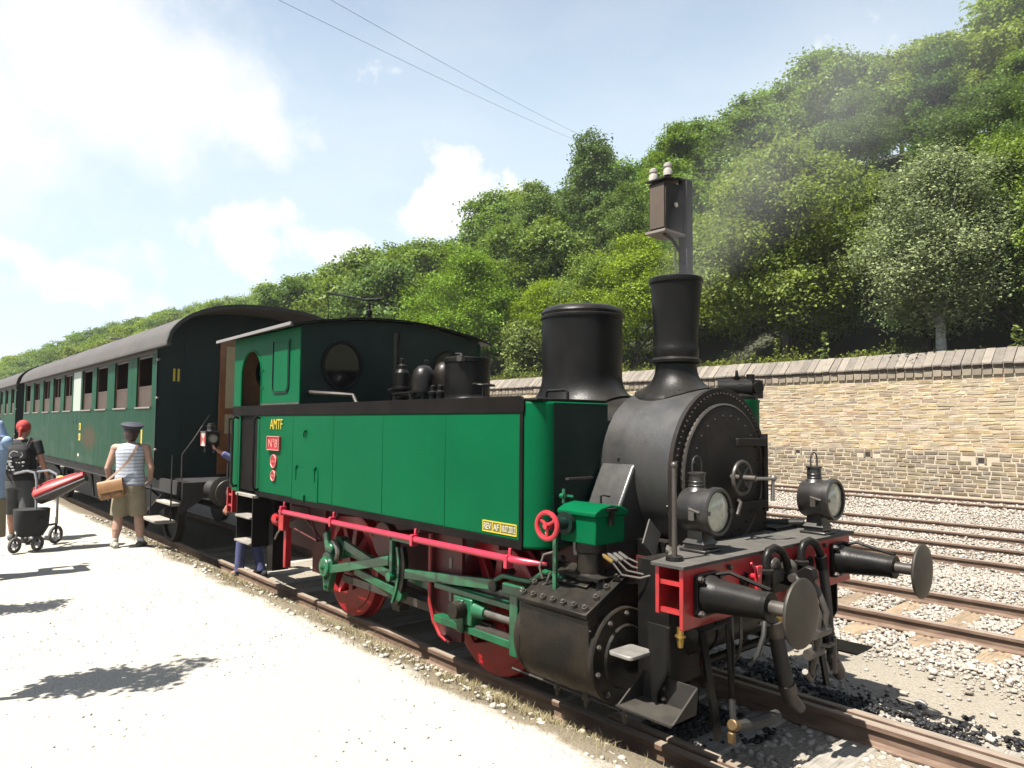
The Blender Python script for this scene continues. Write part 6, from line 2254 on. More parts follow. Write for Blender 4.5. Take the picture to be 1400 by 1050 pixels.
def shoe(b, ank, d, L=.27):
    """ank: ankle, d: toe direction in plan"""
    d = Vector((d[0], d[1], 0)).normalized()
    a_ = Vector(ank)
    z0 = .0
    heel = Vector((a_.x, a_.y, 0)) - d * .055
    toe_ = heel + d * (L - .07)
    q = MB()
    sd_ = Vector((-d.y, d.x, 0))
    secs = [(-.045, .030, .055), (-.02, .041, .085), (.05, .043, .095), (.10, .043, .075), (.15, .049, .06), (.19, .046, .05), (.215, .030, .038)]
    vs, fs = [], []
    n = 12
    for t_, w_, h_ in secs:
        for i in range(n):
            an = 2 * pi * i / n
            vs.append(heel + d * t_ + sd_ * (w_ * cos(an)) + Vector((0, 0, h_ / 2 + h_ / 2 * sin(an))))
    for k in range(len(secs) - 1):
        for i in range(n):
            j = (i + 1) % n
            fs.append((k * n + i, k * n + j, (k + 1) * n + j, (k + 1) * n + i))
    fs += [tuple(range(n - 1, -1, -1)), tuple((len(secs) - 1) * n + i for i in range(n))]
    b.add(vs, fs)


def person(loc, face, label, J, build=1.0, skin=None):
    """J: joint positions in the person's own axes (x right, y ahead, z up); returns root and the body's collector"""
    root = empty('person', loc, label, 'person')
    root.rotation_euler = (0, 0, face)
    return root


def body_mesh(J, B=1.0, chest=None, hands=(None, None), hyaw=0.0, hs=1.0):
    b = MB()
    pz = J['hip'][2]
    sh = J['neck']
    lean = Vector(J['neck']) - Vector((0, J.get('py', 0), pz))
    rg = []
    for f, rx, ry in ((-.12, .155, .105), (.02, .165, .115), (.25, .145, .105), (.45, .140, .10), (.68, .160, .112), (.86, .165, .105), (.96, .12, .08), (1.03, .06, .055)):
        c_ = Vector((0, J.get('py', 0), pz)) + lean * f
        rg.append((c_.x, c_.y, c_.z, rx * B, ry * B))
    mb_loft(b, rg)
    mb_caps(b, Vector(J['neck']) - Vector((0, 0, .03)), Vector(J['head']) - Vector((0, 0, .06)), .055, .052)
    head(b, J['head'], hyaw, hs)
    for s, k in ((-1, 'l'), (1, 'r')):
        shd, el, wr = Vector(J['sh_' + k]), Vector(J['el_' + k]), Vector(J['wr_' + k])
        mb_caps(b, Vector(J['neck']) + Vector((s * .06, 0, -.05)), shd, .06 * B, .058 * B)
        mb_caps(b, shd, el, .054 * B, .040 * B)
        mb_caps(b, el, wr, .041 * B, .027)
        hd = hands[0 if s < 0 else 1]
        if hd:
            hand(b, wr, hd[0], hd[1], hd[2], 1.0, s)
        hp, kn, an = Vector((s * J['hip'][0], J.get('py', 0), pz)), Vector(J['kn_' + k]), Vector(J['an_' + k])
        mb_caps(b, hp, kn, .088 * B, .058 * B)
        mb_caps(b, kn, an + (kn - an) * .45, .056 * B, .060 * B)
        mb_caps(b, an + (kn - an) * .45, an, .058 * B, .034)
        d = Vector(J.get('toe_' + k, (0, 1, 0)))
        mb_caps(b, an, an + d * .10 - Vector((0, 0, .04)), .034, .03)
    return b


# ---- woman seen from behind: peaked cap, striped top, khaki shorts, satchel
face = math.atan2(.42, -.91) - pi / 2
WP = empty('person', (-8.60, -1.99, PZ), 'person in navy peaked cap, striped sleeveless top and khaki shorts, seen from behind', 'person')
WP.rotation_euler = (0, 0, face)
J = dict(hip=(.095, 0, .88), neck=(0, -.01, 1.43), head=(0, .02, 1.575), sh_l=(-.195, 0, 1.375), sh_r=(.195, 0, 1.375), el_l=(-.275, -.03, 1.10), el_r=(.27, -.02, 1.10),
         wr_l=(-.255, .06, .86), wr_r=(.235, .14, .93), kn_l=(-.125, .01, .47), kn_r=(.12, .02, .47), an_l=(-.15, -.03, .085), an_r=(.165, .0, .085), toe_l=(-.35, .9, 0), toe_r=(.2, 1, 0))
b = body_mesh(J, 1.08, hands=(((0, .25, -1), (1, 0, 0), .7), ((-.4, .5, -.6), (-1, 0, 0), .6)), hs=.98)
fused(b, 'body', SKIN, WP, .0085, 4)
b = MB()
mb_loft(b, [(0, 0, .86, .195, .145), (0, 0, .96, .19, .14), (0, 0, 1.08, .178, .132), (0, 0, 1.2, .182, .135), (0, -.005, 1.32, .192, .135), (0, -.01, 1.40, .165, .11), (0, -.01, 1.445, .09, .075)])
fused(b, 'striped_top', STRIPE, WP, .011, 6)
b = MB()
mb_loft(b, [(0, 0, .74, .185, .135), (0, 0, .84, .192, .142), (0, 0, .93, .182, .135)])
b.cyl((-.09, 0, .80), (-.125, .008, .44), .118, .112, 20)
b.cyl((.09, 0, .80), (.12, .01, .44), .118, .112, 20)
fused(b, 'shorts', KHAKI, WP, .011, 4)
for k, m_ in (('l', SHOEW), ('r', SHOEG)):
    b = MB()
    shoe(b, J['an_' + k], J['toe_' + k])
    fused(b, 'shoe', m_, WP, .008, 3)
    b = MB()
    b.cyl(Vector(J['an_' + k]) - Vector((0, 0, .02)), Vector(J['an_' + k]) + Vector((0, 0, .05)), .045, .044, 16)
    fused(b, 'sock', SOCK, WP, .008, 2)
b = MB()
b.ball((0, .005, 1.575), .108, 18, 14, (.84, .98, 1.06))
b.v = [(x, y, z) for x, y, z in b.v]
q = MB()
q.ball((0, -.022, 1.575), .104, 18, 14, (.86, .95, 1.08))
fused(q, 'hair', HAIR, WP, .009, 3)
cp = MB()
cp.lathe((0, .005, 1.595), (.10, -.16, 1), [(.099, 0), (.103, .055), (.142, .095), (.148, .112), (.12, .13), (.0001, .142)], 28, False)
cp.v = [tuple(Vector(p)) for p in cp.v]
cap_o = cp.build('peaked_cap', NAVY, None)
cap_o.parent = WP
cap_o.location = WL[cap_o]
pk = MB().prism([(-.085, .08), (-.09, .11), (-.05, .155), (0, .168), (.05, .155), (.09, .11), (.085, .08)], 'z', 1.600, 1.608)
pko = pk.build('cap_peak', BLKC, None)
pko.parent = WP
pko.location = WL[pko]
bd = MB().tube([(.096, .03, 1.625), (.08, .075, 1.625)], .008, 6).build('cap_badge', STEEL, None)
bd.parent = WP
bd.location = WL[bd]

# satchel carried by that person: local frame of the wearer
SA = empty('leather_satchel', (-8.60, -1.99, PZ + .70), 'tan leather shoulder bag hanging at the hip of the person in the cap', 'bag')
SA.rotation_euler = (0, 0, face)


def loc_build(b, name, m_, root, off, **kw):
    o_ = b.build(name, m_, None, **kw)
    o_.parent = root
    o_.location = WL[o_] - Vector(off)
    return o_


SO = (0, 0, .70)
b = MB().prism([(-.155, .70), (.14, .70), (.165, .80), (.15, .93), (-.15, .93), (-.17, .80)], 'y', -.05, .05)
Mx = Matrix.Translation((-.17, -.18, 0)) @ Matrix.Rotation(radians(-8), 4, 'Z') @ Matrix.Rotation(radians(10), 4, 'Y')
Mx = Matrix.Translation((-.175, -.19, .80)) @ Matrix.Rotation(radians(-12), 4, 'Y') @ Matrix.Translation((0, 0, -.80))
b.rot(Mx)
bagb = loc_build(b, 'bag_body', LEATH, SA, SO, bevel=.02, seg=3)
fl = MB().strip([(.055, .80), (.062, .86), (.06, .92), (.045, .945), (0, .95), (-.04, .945), (-.058, .92), (-.066, .85), (-.066, .79)], 'x', -.155, .155, .008)
fl.rot(Mx)
loc_build(fl, 'flap', LEATH, SA, SO, bevel=.002)
for xx in (-.11, .03):
    k_ = MB().box(xx, xx + .09, -.062, -.052, .72, .78).rot(Mx)
    loc_build(k_, 'pocket', mat('brown_leather', (.26, .12, .045), .5, var=.2), SA, SO, bevel=.004)
sp_ = [(-.30, -.17, .90), (-.22, -.19, .96), (-.10, -.165, 1.08), (0, -.16, 1.20), (.07, -.155, 1.33), (.10, -.10, 1.425), (.105, 0, 1.445), (.09, .09, 1.40), (.03, .155, 1.25), (-.08, .16, 1.08), (-.2, .12, .97), (-.27, -.02, .92), (-.28, -.13, .91)]
b = MB()
P_ = [Vector(p) for p in sp_]
vs, fs_2 = [], []
for i, p in enumerate(P_):
    d = (P_[min(i + 1, len(P_) - 1)] - P_[max(0, i - 1)]).normalized()
    outw = Vector((p.x, p.y, 0)).normalized() if i not in (5, 6, 7) else Vector((.3, 0, 1)).normalized()
    side = d.cross(outw).normalized()
    vs += [p + side * .016, p - side * .016, p - side * .016 + outw * .004, p + side * .016 + outw * .004]
for i in range(len(P_) - 1):
    for k in range(4):
        fs_2.append((i * 4 + k, i * 4 + (k + 1) % 4, (i + 1) * 4 + (k + 1) % 4, (i + 1) * 4 + k))
b.add(vs, fs_2)
loc_build(b, 'strap', mat('strap_leather', (.36, .22, .15), .6), SA, SO)

# ---- man in black T-shirt with red head scarf and patterned backpack
face2 = math.atan2(.35, -.95) - pi / 2
P2 = (-10.15, -3.08, PZ)
BP = empty('person', P2, 'person in black T-shirt, grey shorts and red head scarf, walking away', 'person')
BP.rotation_euler = (0, 0, face2)
J = dict(hip=(.095, 0, .90), neck=(0, .0, 1.47), head=(.01, .04, 1.63), sh_l=(-.19, 0, 1.42), sh_r=(.19, 0, 1.42), el_l=(-.26, .04, 1.14), el_r=(.265, -.02, 1.15),
         wr_l=(-.22, .22, 1.02), wr_r=(.34, .06, .93), kn_l=(-.11, .10, .49), kn_r=(.11, -.02, .48), an_l=(-.11, .16, .085), an_r=(.12, -.16, .10))
b = body_mesh(J, 1.05, hands=(((0, .9, -.3), (0, -.2, -1), 1.0), ((.15, .1, -1), (-1, 0, 0), .8)), hyaw=-.5)
fused(b, 'body', SKINP, BP, .0085, 4)
b = MB()
mb_loft(b, [(0, 0, .86, .185, .135), (0, 0, 1.0, .175, .13), (0, 0, 1.2, .18, .135), (0, 0, 1.36, .20, .135), (0, 0, 1.44, .15, .10), (0, 0, 1.48, .085, .075)])
for s, k in ((-1, 'l'), (1, 'r')):
    a_, e_ = Vector(J['sh_' + k]), Vector(J['el_' + k])
    b.cyl(a_ + (a_ - e_) * .12, a_ + (e_ - a_) * .62, .070, .068, 18)
    b.ball(a_, .068)
fused(b, 't_shirt', BLKC, BP, .011, 5)
b = MB()
mb_loft(b, [(0, 0, .76, .18, .13), (0, 0, .86, .185, .135), (0, 0, .95, .175, .13)])
b.cyl((-.09, 0, .82), (-.11, .11, .40), .108, .10, 20)
b.cyl((.09, 0, .82), (.112, -.03, .40), .108, .10, 20)
fused(b, 'shorts', GREYC, BP, .011, 4)
for k in 'lr':
    b = MB()
    shoe(b, J['an_' + k], (0, 1, 0))
    fused(b, 'shoe', SHOEG, BP, .008, 3)
q = MB()
q.ball((.008, .02, 1.665), .108, 18, 14, (.86, 1.0, .92))
mb_caps(q, (0, -.08, 1.62), (0, -.10, 1.52), .03, .018)
fused(q, 'head_scarf', mat('red_scarf', (.50, .035, .030), .8, var=.25, vscale=25), BP, .009, 3)
MB_w = MB().torus((.335, .055, .965), (.2, .35, 1), .034, .008, 18, 6)
wo = MB_w.build('wrist_watch', BLKC, None)
wo.parent = BP
wo.location = WL[wo]
BK = empty('backpack', (P2[0], P2[1], PZ + .95), 'black backpack with a white swirling print worn over the black T-shirt', 'backpack')
BK.rotation_euler = (0, 0, face2)
b = MB()
mb_loft(b, [(0, -.20, .98, .12, .06), (0, -.21, 1.05, .15, .085), (0, -.21, 1.2, .155, .09), (0, -.195, 1.34, .135, .07), (0, -.18, 1.40, .09, .045)], 22, 3)
o_ = fused(b, 'bag_body', BLKC, BK, .011, 4)
o_.location = (0, 0, -.95)
wm = mat('white_print', (.55, .55, .52), .8)
prn = [MB().tube([(.03, -.303, 1.30), (-.02, -.307, 1.32), (-.06, -.305, 1.29), (-.07, -.308, 1.24), (-.04, -.31, 1.22)], .006, 6), MB().tube([(.06, -.305, 1.22), (.09, -.298, 1.26), (.07, -.302, 1.30)], .006, 6)]
for k in range(16):
    prn.append(MB().ball((random.uniform(-.11, .11), -.304, random.uniform(1.03, 1.2)), random.uniform(.008, .02), 8, 5, (1.2, .3, .8)))
for q in prn:
    loc_build(q, 'print_motif', wm, BK, (0, 0, .95))
for s in (-1, 1):
    b = MB().tube([(s * .10, -.16, 1.38), (s * .12, -.06, 1.50), (s * .12, .06, 1.47), (s * .12, .15, 1.33), (s * .15, .13, 1.12), (s * .19, 0, 1.02), (s * .14, -.15, 1.0)], .013, 6)
    loc_build(b, 'shoulder_strap', BLKC, BK, (0, 0, .95))

# ---- man in pale blue shirt raising both arms, half out of the picture
P3 = (-7.29, -3.76, PZ)
face3 = math.atan2(.25, -.97) - pi / 2
CP_ = empty('person', P3, 'person in pale blue long-sleeved shirt and tan shorts with arms raised', 'person')
CP_.rotation_euler = (0, 0, face3)
J = dict(hip=(.10, 0, .96), neck=(0, .0, 1.56), head=(0, .03, 1.72), sh_l=(-.18, 0, 1.51), sh_r=(.18, 0, 1.51), el_l=(-.22, .26, 1.50), el_r=(.12, .30, 1.50),
         wr_l=(-.10, .32, 1.76), wr_r=(.05, .30, 1.78), kn_l=(-.13, .12, .52), kn_r=(.11, -.03, .52), an_l=(-.14, .12, .09), an_r=(.125, -.12, .09))
b = body_mesh(J, 1.08, hands=(((.6, .3, .6), (.3, -.8, 0), 1.0), ((-.6, .3, .6), (-.3, -.8, 0), 1.0)))
fused(b, 'body', SKIN, CP_, .0085, 4)
b = MB()
mb_loft(b, [(0, 0, .88, .20, .15), (0, 0, 1.02, .195, .145), (0, 0, 1.2, .195, .145), (0, 0, 1.42, .212, .145), (0, 0, 1.53, .155, .105), (0, 0, 1.575, .085, .08)])
for s, k in ((-1, 'l'), (1, 'r')):
    a_, e_, w_ = Vector(J['sh_' + k]), Vector(J['el_' + k]), Vector(J['wr_' + k])
    mb_caps(b, a_, e_, .072, .06)
    mb_caps(b, e_, e_ + (w_ - e_) * .75, .064, .05)
fused(b, 'shirt', BLUEC, CP_, .011, 5)
b = MB()
mb_loft(b, [(0, 0, .80, .19, .14), (0, 0, .92, .195, .145), (0, 0, 1.0, .185, .14)])
b.cyl((-.095, 0, .88), (-.13, .12, .46), .118, .115, 20)
b.cyl((.095, 0, .88), (.112, -.03, .46), .118, .115, 20)
fused(b, 'shorts', KHAKI2, CP_, .011, 4)
for k in 'lr':
    b = MB()
    shoe(b, J['an_' + k], (0, 1, 0), .29)
    fused(b, 'shoe', SHOEB, CP_, .008, 3)
q = MB()
q.ball((0, .012, 1.735), .108, 18, 14, (.85, .98, 1.02))
fused(q, 'hair', mat('brown_hair', (.07, .045, .025), .6, var=.3, vscale=40), CP_, .009, 3)
CM = empty('camera_in_hand', (P3[0], P3[1], PZ + 1.75), 'small black camera held up by the person in pale blue', 'camera')
CM.rotation_euler = (0, 0, face3)
loc_build(MB().box(-.055, .055, .40, .43, 1.80, 1.87), 'camera_body', BLKC, CM, (0, 0, 1.75), bevel=.006)
loc_build(MB().cyl((0, .43, 1.835), (0, .46, 1.835), .025, n=18), 'camera_lens', BLKC, CM, (0, 0, 1.75))

# ---- railwayman between locomotive and coach holding the lamp
P4 = (-7.72, -.62, -.14)
face4 = math.atan2(-.60, -.80) - pi / 2
DP = empty('person', P4, 'person in blue work clothes standing between locomotive and coach, one arm out', 'person')
DP.rotation_euler = (0, 0, face4)
Rinv = Matrix.Rotation(-face4, 3, 'Z')
hl = Rinv @ (Vector((-8.215, -.985, 1.66)) - Vector(P4))
J = dict(hip=(.095, 0, .92), neck=(0, .05, 1.50), head=(0, .10, 1.66), sh_l=(-.20, .05, 1.45), sh_r=(.20, .05, 1.45), el_l=(-.28, .02, 1.16), el_r=(.25, .28, 1.55),
         wr_l=(-.24, .20, 1.0), wr_r=tuple(hl + Vector((0, -.08, -.03))), kn_l=(-.09, .06, .50), kn_r=(.07, -.06, .50), an_l=(-.08, .10, .09), an_r=(.07, -.16, .09))
hd_ = (hl - Vector(J['el_r'])).normalized()
b = body_mesh(J, 1.03, hands=(((0, .5, -.8), (1, 0, 0), .8), (tuple(hd_), (0, .0, 1), 1.5)))
fused(b, 'body', SKINP, DP, .0085, 4)
b = MB()
mb_loft(b, [(0, 0, .86, .185, .135), (0, .01, 1.05, .18, .135), (0, .04, 1.35, .20, .14), (0, .05, 1.47, .15, .10), (0, .05, 1.51, .085, .075)])
for s, k in ((-1, 'l'), (1, 'r')):
    a_, e_, w_ = Vector(J['sh_' + k]), Vector(J['el_' + k]), Vector(J['wr_' + k])
    mb_caps(b, a_, e_, .08, .062)
    b.cyl(e_ - (w_ - e_) * .1, e_ + (w_ - e_) * .86, .06, .046, 16)
fused(b, 'work_jacket', WORKB, DP, .011, 5)
b = MB()
mb_loft(b, [(0, 0, .76, .18, .13), (0, 0, .88, .185, .135), (0, 0, .97, .175, .13)])
for s, k in ((-1, 'l'), (1, 'r')):
    mb_caps(b, (s * .092, 0, .84), J['kn_' + k], .105, .078)
    b.cyl(J['kn_' + k], Vector(J['an_' + k]) - Vector((0, 0, .02)), .078, .066, 18)
fused(b, 'trousers', DENIM, DP, .011, 4)
for k in 'lr':
    b = MB()
    shoe(b, J['an_' + k], (.25 if k == 'r' else -.1, 1, 0), .29)
    fused(b, 'shoe', BLKC, DP, .008, 3)
q = MB()
q.ball((0, .09, 1.69), .110, 18, 14, (.86, 1.0, .95))
fused(q, 'cap', NAVY, DP, .009, 3)

# tail lamp held beside the coach buffer
TL = empty('tail_lamp', (-8.26, -1.02, 1.66), 'square hand lamp with red and white side held up beside the coach', 'lamp')
x, y, z = -8.26, -1.02, 1.70
lk_ = mat('lamp_black', (.02, .02, .02), .4)
bl_ = MB().box(x - .10, x + .10, y - .10, y + .10, z, z + .20).build('case', lk_, TL, bevel=.006)
MB().box(x - .115, x + .115, y - .115, y + .115, z + .20, z + .22).build('case_top', WORN, bl_)
MB().lathe((x, y, z + .22), (0, 0, 1), [(.06, 0), (.05, .02), (.05, .06), (.06, .065), (.06, .075), (.045, .08), (.045, .11), (.02, .115)], 20).build('vent', lk_, bl_)
tri = mat('lamp_red', (.5, .06, .05), .5)
sq_ = MB().box(x - .098, x + .098, y - .106, y - .1005, z + .005, z + .195).build('side_panel', mat('lamp_white', (.7, .66, .6), .5), TL)
MB().prism([(x - .098, z + .005), (x - .098, z + .195), (x - .005, z + .1)], 'y', y - .110, y - .1065).build('red_wedge', tri, sq_)
MB().prism([(x + .098, z + .005), (x + .098, z + .195), (x + .005, z + .1)], 'y', y - .110, y - .1065).build('red_wedge', tri, sq_)
MB().lathe((x + .10, y, z + .11), (1, 0, 0), [(.072, 0), (.072, .025), (.06, .03), (.058, .012)], 28, False).build('lens_ring', lk_, bl_)
MB().lathe((x + .10, y, z + .11), (1, 0, 0), [(.06, .008), (.03, .016), (.0001, .018)], 28, False).build('lens', LENS, bl_)
MB().cyl((x - .02, y - .07, z), (x - .02, y - .07, z - .09), .014, n=8).cyl((x + .045, y + .035, z), (x + .045, y + .035, z - .10), .014, n=8).build('grip', lk_, bl_)

# ---- pushchair with red seat
PC = empty('pushchair', (-9.05, -3.08, PZ), 'pushchair with a long red reclined seat, grey tube frame and black basket', 'pushchair')
fm_ = mat('tube_grey', (.55, .55, .58), .3, metal=.8)
MB().tube([(-9.3, -3.25, 1.33), (-9.2, -3.12, 1.37), (-9.06, -3.05, 1.35), (-9.02, -3.03, 1.25), (-9.02, -3.02, .62)], .016, 8).tube([(-9.6, -2.95, 1.33), (-9.5, -2.82, 1.35), (-9.35, -2.75, 1.3), (-9.3, -2.74, 1.2), (-9.25, -2.74, .62)], .016, 8).build('frame', fm_, PC)
MB().tube([(-9.3, -3.26, 1.34), (-9.62, -2.96, 1.34)], .02, 8).build('handle', BLKC, PC)
sh_ = []
A, Bp = Vector((-9.12, -3.0, 1.05)), Vector((-8.92, -2.46, 1.32))
d = (Bp - A).normalized()
sd2 = Vector((.78, -.35, 0)).normalized()
upd = sd2.cross(d).normalized()
if upd.z < 0:
    upd = -upd
b = MB()
rings_ = []
for t_, w_, h_ in ((-.04, .08, .05), (.0, .15, .09), (.15, .18, .10), (.32, .17, .085), (.48, .14, .06), (.58, .10, .045)):
    c_ = A + d * t_ * 1.05
    rings_.append([c_ + sd2 * (w_ * cos(2 * pi * i / 16)) + upd * (h_ * sin(2 * pi * i / 16)) for i in range(16)])
vs = [p for r in rings_ for p in r]
fs_2 = [(k * 16 + i, k * 16 + (i + 1) % 16, (k + 1) * 16 + (i + 1) % 16, (k + 1) * 16 + i) for k in range(5) for i in range(16)] + [tuple(range(15, -1, -1)), tuple(80 + i for i in range(16))]
b.add(vs, fs_2).build('seat', mat('pushchair_red', (.55, .018, .018), .5, var=.2, vscale=12), PC)
b = MB()
b.v = []
b.add([p - upd * .055 + (p - A).normalized() * 0 for p in vs], fs_2).build('seat_shell', mat('shell_dark', (.04, .03, .03), .5), PC)
for k in (-.06, .0, .06):
    MB().tube([A + d * .0 + sd2 * k + upd * .095, A + d * .2 + sd2 * k * 1.2 + upd * .108, A + d * .52 + sd2 * k * .8 + upd * .066], .006, 6).build('seat_piping', mat('pushchair_red', (.55, .02, .02), .5), PC)
MB().ball(A + d * .33 + upd * .09, .05, 10, 8, (1.2, 1, .6)).build('yellow_toy', mat('toy_yellow', (.7, .6, .08), .6), PC)
b = MB()
mb_loft(b, [(-9.1, -3.06, .50, .10, .14), (-9.1, -3.06, .62, .17, .2), (-9.1, -3.06, .86, .19, .21)], 16, 3)
b.build('basket', BLKC, PC)
for xx, yy, r_ in ((-9.02, -2.99, .105), (-8.98, -3.25, .105), (-9.55, -2.7, .13), (-9.75, -3.0, .13)):
    wz = PZ + r_
    wv = MB().torus((xx, yy, wz), (.75, .66, 0), r_ - .022, .022, 26, 8).build('wheel', mat('tyre_grey', (.10, .095, .09), .8), PC)
    q = MB().cyl(Vector((xx, yy, wz)) - Vector((.75, .66, 0)) * .02, Vector((xx, yy, wz)) + Vector((.75, .66, 0)) * .02, .03, n=12)
    for k in range(5):
        a_ = k * 1.2566
        e1 = Vector((-.66, .75, 0))
        q.cyl((xx, yy, wz), Vector((xx, yy, wz)) + (e1 * cos(a_) + Vector((0, 0, 1)) * sin(a_)) * (r_ - .025), .008, n=6)
    q.build('wheel_hub', fm_, wv)
MB().tube([(-9.02, -2.99, .42), (-9.05, -3.02, .62)], .016).tube([(-8.98, -3.25, .42), (-9.1, -3.2, .62)], .016).tube([(-9.55, -2.7, .44), (-9.3, -2.74, .7)], .016).tube([(-9.75, -3.0, .44), (-9.35, -3.1, .7)], .016).tube([(-9.02, -3.02, .62), (-9.25, -2.74, .62)], .014).build('chassis', BLKC, PC)
MB().box(-9.03, -8.94, -3.08, -2.98, .66, .71).box(-8.96, -8.9, -3.0, -2.94, .68, .74).build('foot_brake', BLKC, PC)
# ================================================================== POST WITH BOX, WIRES, SMOKE
bx, by = -2.98, 3.0
PB = empty('post_with_box', (bx, by, -.12), 'dark post with a metal box and two white insulators, behind the chimney', 'post')
POSTM = wood_mat('dark_post_wood', (.026, .022, .020), (.045, .039, .035), (.014, .012, .011))
BOXM = mat('box_metal', (.018, .016, .015), .6, spec=.2, var=.35, vscale=5, dirt=(.07, .05, .035), dirt_amt=.5, dscale=4, space='World')
BOXF = mat('box_front', (.10, .066, .042), .65, var=.25, vscale=4, streak=.4, streak_col=(.06, .045, .035), space='World')
# the box front faces away from the track, towards the platform
MB().box(bx + .05, bx + .18, by - .02, by + .12, -.12, 5.22).build('post', POSTM, PB, bevel=.01)
bo = MB().box(bx - .12, bx + .14, by - .40, by - .03, 4.50, 5.12).build('box', BOXM, PB, bevel=.008)
MB().box(bx - .10, bx + .12, by - .412, by - .401, 4.53, 5.09).build('box_front', BOXF, bo)
MB().add([(bx - .15, by - .45, 5.13), (bx + .17, by - .45, 5.13), (bx + .17, by + .02, 5.20), (bx - .15, by + .02, 5.20), (bx - .15, by - .45, 5.15), (bx + .17, by - .45, 5.15), (bx + .17, by + .02, 5.22), (bx - .15, by + .02, 5.22)],
         [(3, 2, 1, 0), (4, 5, 6, 7), (0, 1, 5, 4), (1, 2, 6, 5), (2, 3, 7, 6), (3, 0, 4, 7)]).build('box_lid', BOXM, bo)
MB().box(bx - .15, bx + .16, by - .45, by - .02, 4.46, 4.495).build('shelf', mat('shelf_grey', (.26, .22, .19), .7), PB, bevel=.004)
MB().cyl((bx + .142, by - .2, 4.84), (bx + .16, by - .2, 4.84), .03, n=16).build('box_stud', CREAM, bo)
MB().tube([(bx + .08, by - .36, 4.46), (bx + .1, by - .20, 4.40), (bx + .12, by - .08, 4.26), (bx + .13, by - .01, 4.10)], .022, 6).build('bracket', BOXM, PB)
MB().tube([(bx + .05, by - .05, 4.5), (bx + .02, by - .05, 4.2), (bx + .05, by - .05, 3.9), (bx + .03, by - .05, 3.4), (bx + .05, by - .05, 1.0)], .012, 6).build('cable', mat('cable_grey', (.35, .33, .30), .6), PB)
for dx, dy, zz in ((-.08, -.36, 5.16), (.04, -.22, 5.24)):
    cu_ = MB().cyl((bx + dx, by + dy, zz - .06), (bx + dx, by + dy, zz + .04), .012, n=8).build('insulator_pin', BOXM, PB)
    MB().lathe((bx + dx, by + dy, zz), (0, 0, 1), [(.055, 0), (.058, .05), (.05, .085), (.035, .095), (.035, .11), (.05, .115), (.052, .15), (.03, .165), (.0001, .168)], 22, False).build('insulator', mat('porcelain', (.60, .55, .48), .3, var=.3, vscale=20), cu_)

# power lines crossing high above the valley
def wire(px0, py0, t0, px1, py1, t1, sag, label):
    p0, p1 = CAM + ray(px0, py0) * t0, CAM + ray(px1, py1) * t1
    path = []
    for i in range(41):
        f = i / 40
        p = p0.lerp(p1, f)
        path.append(p - Vector((0, 0, sag * 4 * f * (1 - f))))
    b = MB().tube(path, .011, 5)
    b.build('power_line', mat('wire_dark', (.22, .23, .25), .6), None, label=label, cat='wire')


wire(60, -160, 34, 842, 214, 112, .5, 'thin power line, the lower of the two crossing the sky')
wire(330, -70, 36, 846, 208, 112, .5, 'thin power line, the upper of the two crossing the sky')

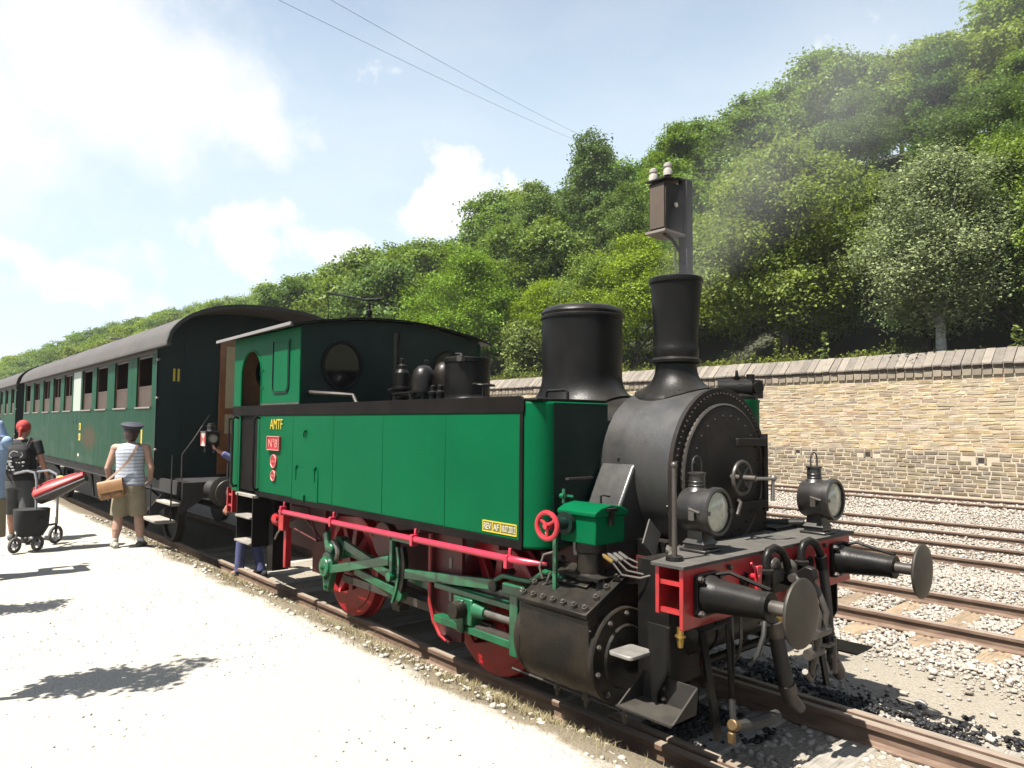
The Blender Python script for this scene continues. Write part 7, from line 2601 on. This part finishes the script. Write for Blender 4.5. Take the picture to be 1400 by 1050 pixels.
# smoke drifting from the chimney over the wood
def smoke_cloud():
    M = bpy.data.materials.new('smoke_gas')
    M.use_nodes = True
    t = NT(M.node_tree)
    t.n.clear()
    tcn = t.add('ShaderNodeTexCoord')
    pos = tcn.outputs['Object']
    sp = t.add('ShaderNodeSeparateXYZ')
    t.link(pos, sp.inputs[0])
    # plume axis runs along local x; radius grows along it
    wob = t.noise(t.map(pos, (.35, .5, .5)), 1.3, 3, .6, 0.0)
    yy = t.math('ADD', sp.outputs[1], t.math('MULTIPLY_ADD', wob, 1.6, -.8))
    rr = t.math('SQRT', t.math('ADD', t.math('MULTIPLY', yy, yy), t.math('MULTIPLY', sp.outputs[2], sp.outputs[2])))
    rad = t.math('MULTIPLY_ADD', sp.outputs[0], .27, .22)
    f = t.math('DIVIDE', rr, rad)
    env = t.ramp(f, [(.0, 1.0), (.45, .55), (1.0, 0.0)])
    nz_ = t.ramp(t.noise(pos, .9, 5, .62), [(.30, .25), (.72, 1.0)])
    fall = t.math('DIVIDE', .95, t.math('MULTIPLY_ADD', sp.outputs[0], .62, .7))
    den = t.math('MULTIPLY', t.math('MULTIPLY', env, nz_), t.math('MULTIPLY', fall, .23))
    pv = t.add('ShaderNodeVolumePrincipled')
    pv.inputs['Color'].default_value = (.62, .62, .65, 1)
    t.link(den, pv.inputs['Density'])
    ou = t.add('ShaderNodeOutputMaterial')
    t.link(pv.outputs[0], ou.inputs['Volume'])
    return M


A = Vector((CX, 0, 3.15))
B_ = Vector((-1.6, 9.5, 11.0))
dvec = (B_ - A).normalized()
L = (B_ - A).length
b = MB().lathe((0, 0, 0), (1, 0, 0), [(.2, 0), (.23 + .27 * L, L)], 18)
me = bpy.data.meshes.new('smoke')
me.from_pydata([tuple(p) for p in b.v], [], b.f)
me.materials.append(smoke_cloud())
so_ = bpy.data.objects.new('smoke', me)
COL.objects.link(so_)
so_.location = A
so_.rotation_euler = dvec.to_track_quat('X', 'Z').to_euler()
tag(so_, 'thin grey smoke drifting up from the chimney over the hillside', 'smoke', kind='stuff')
# ================================================================== HAZE
hb_ = MB().box(-3100, 3100, -3100, 3100, -1.6, 72)
hm = bpy.data.materials.new('summer_haze')
hm.use_nodes = True
t = NT(hm.node_tree)
t.n.clear()
pv = t.add('ShaderNodeVolumePrincipled')
pv.inputs['Color'].default_value = (.92, .95, 1.0, 1)
pv.inputs['Density'].default_value = .00028
pv.inputs['Anisotropy'].default_value = .0
ou = t.add('ShaderNodeOutputMaterial')
t.link(pv.outputs[0], ou.inputs['Volume'])
me = bpy.data.meshes.new('haze')
me.from_pydata(hb_.v, [], hb_.f)
me.materials.append(hm)
ho = bpy.data.objects.new('haze', me)
COL.objects.link(ho)
tag(ho, 'thin summer haze in the valley air', 'haze', kind='stuff')
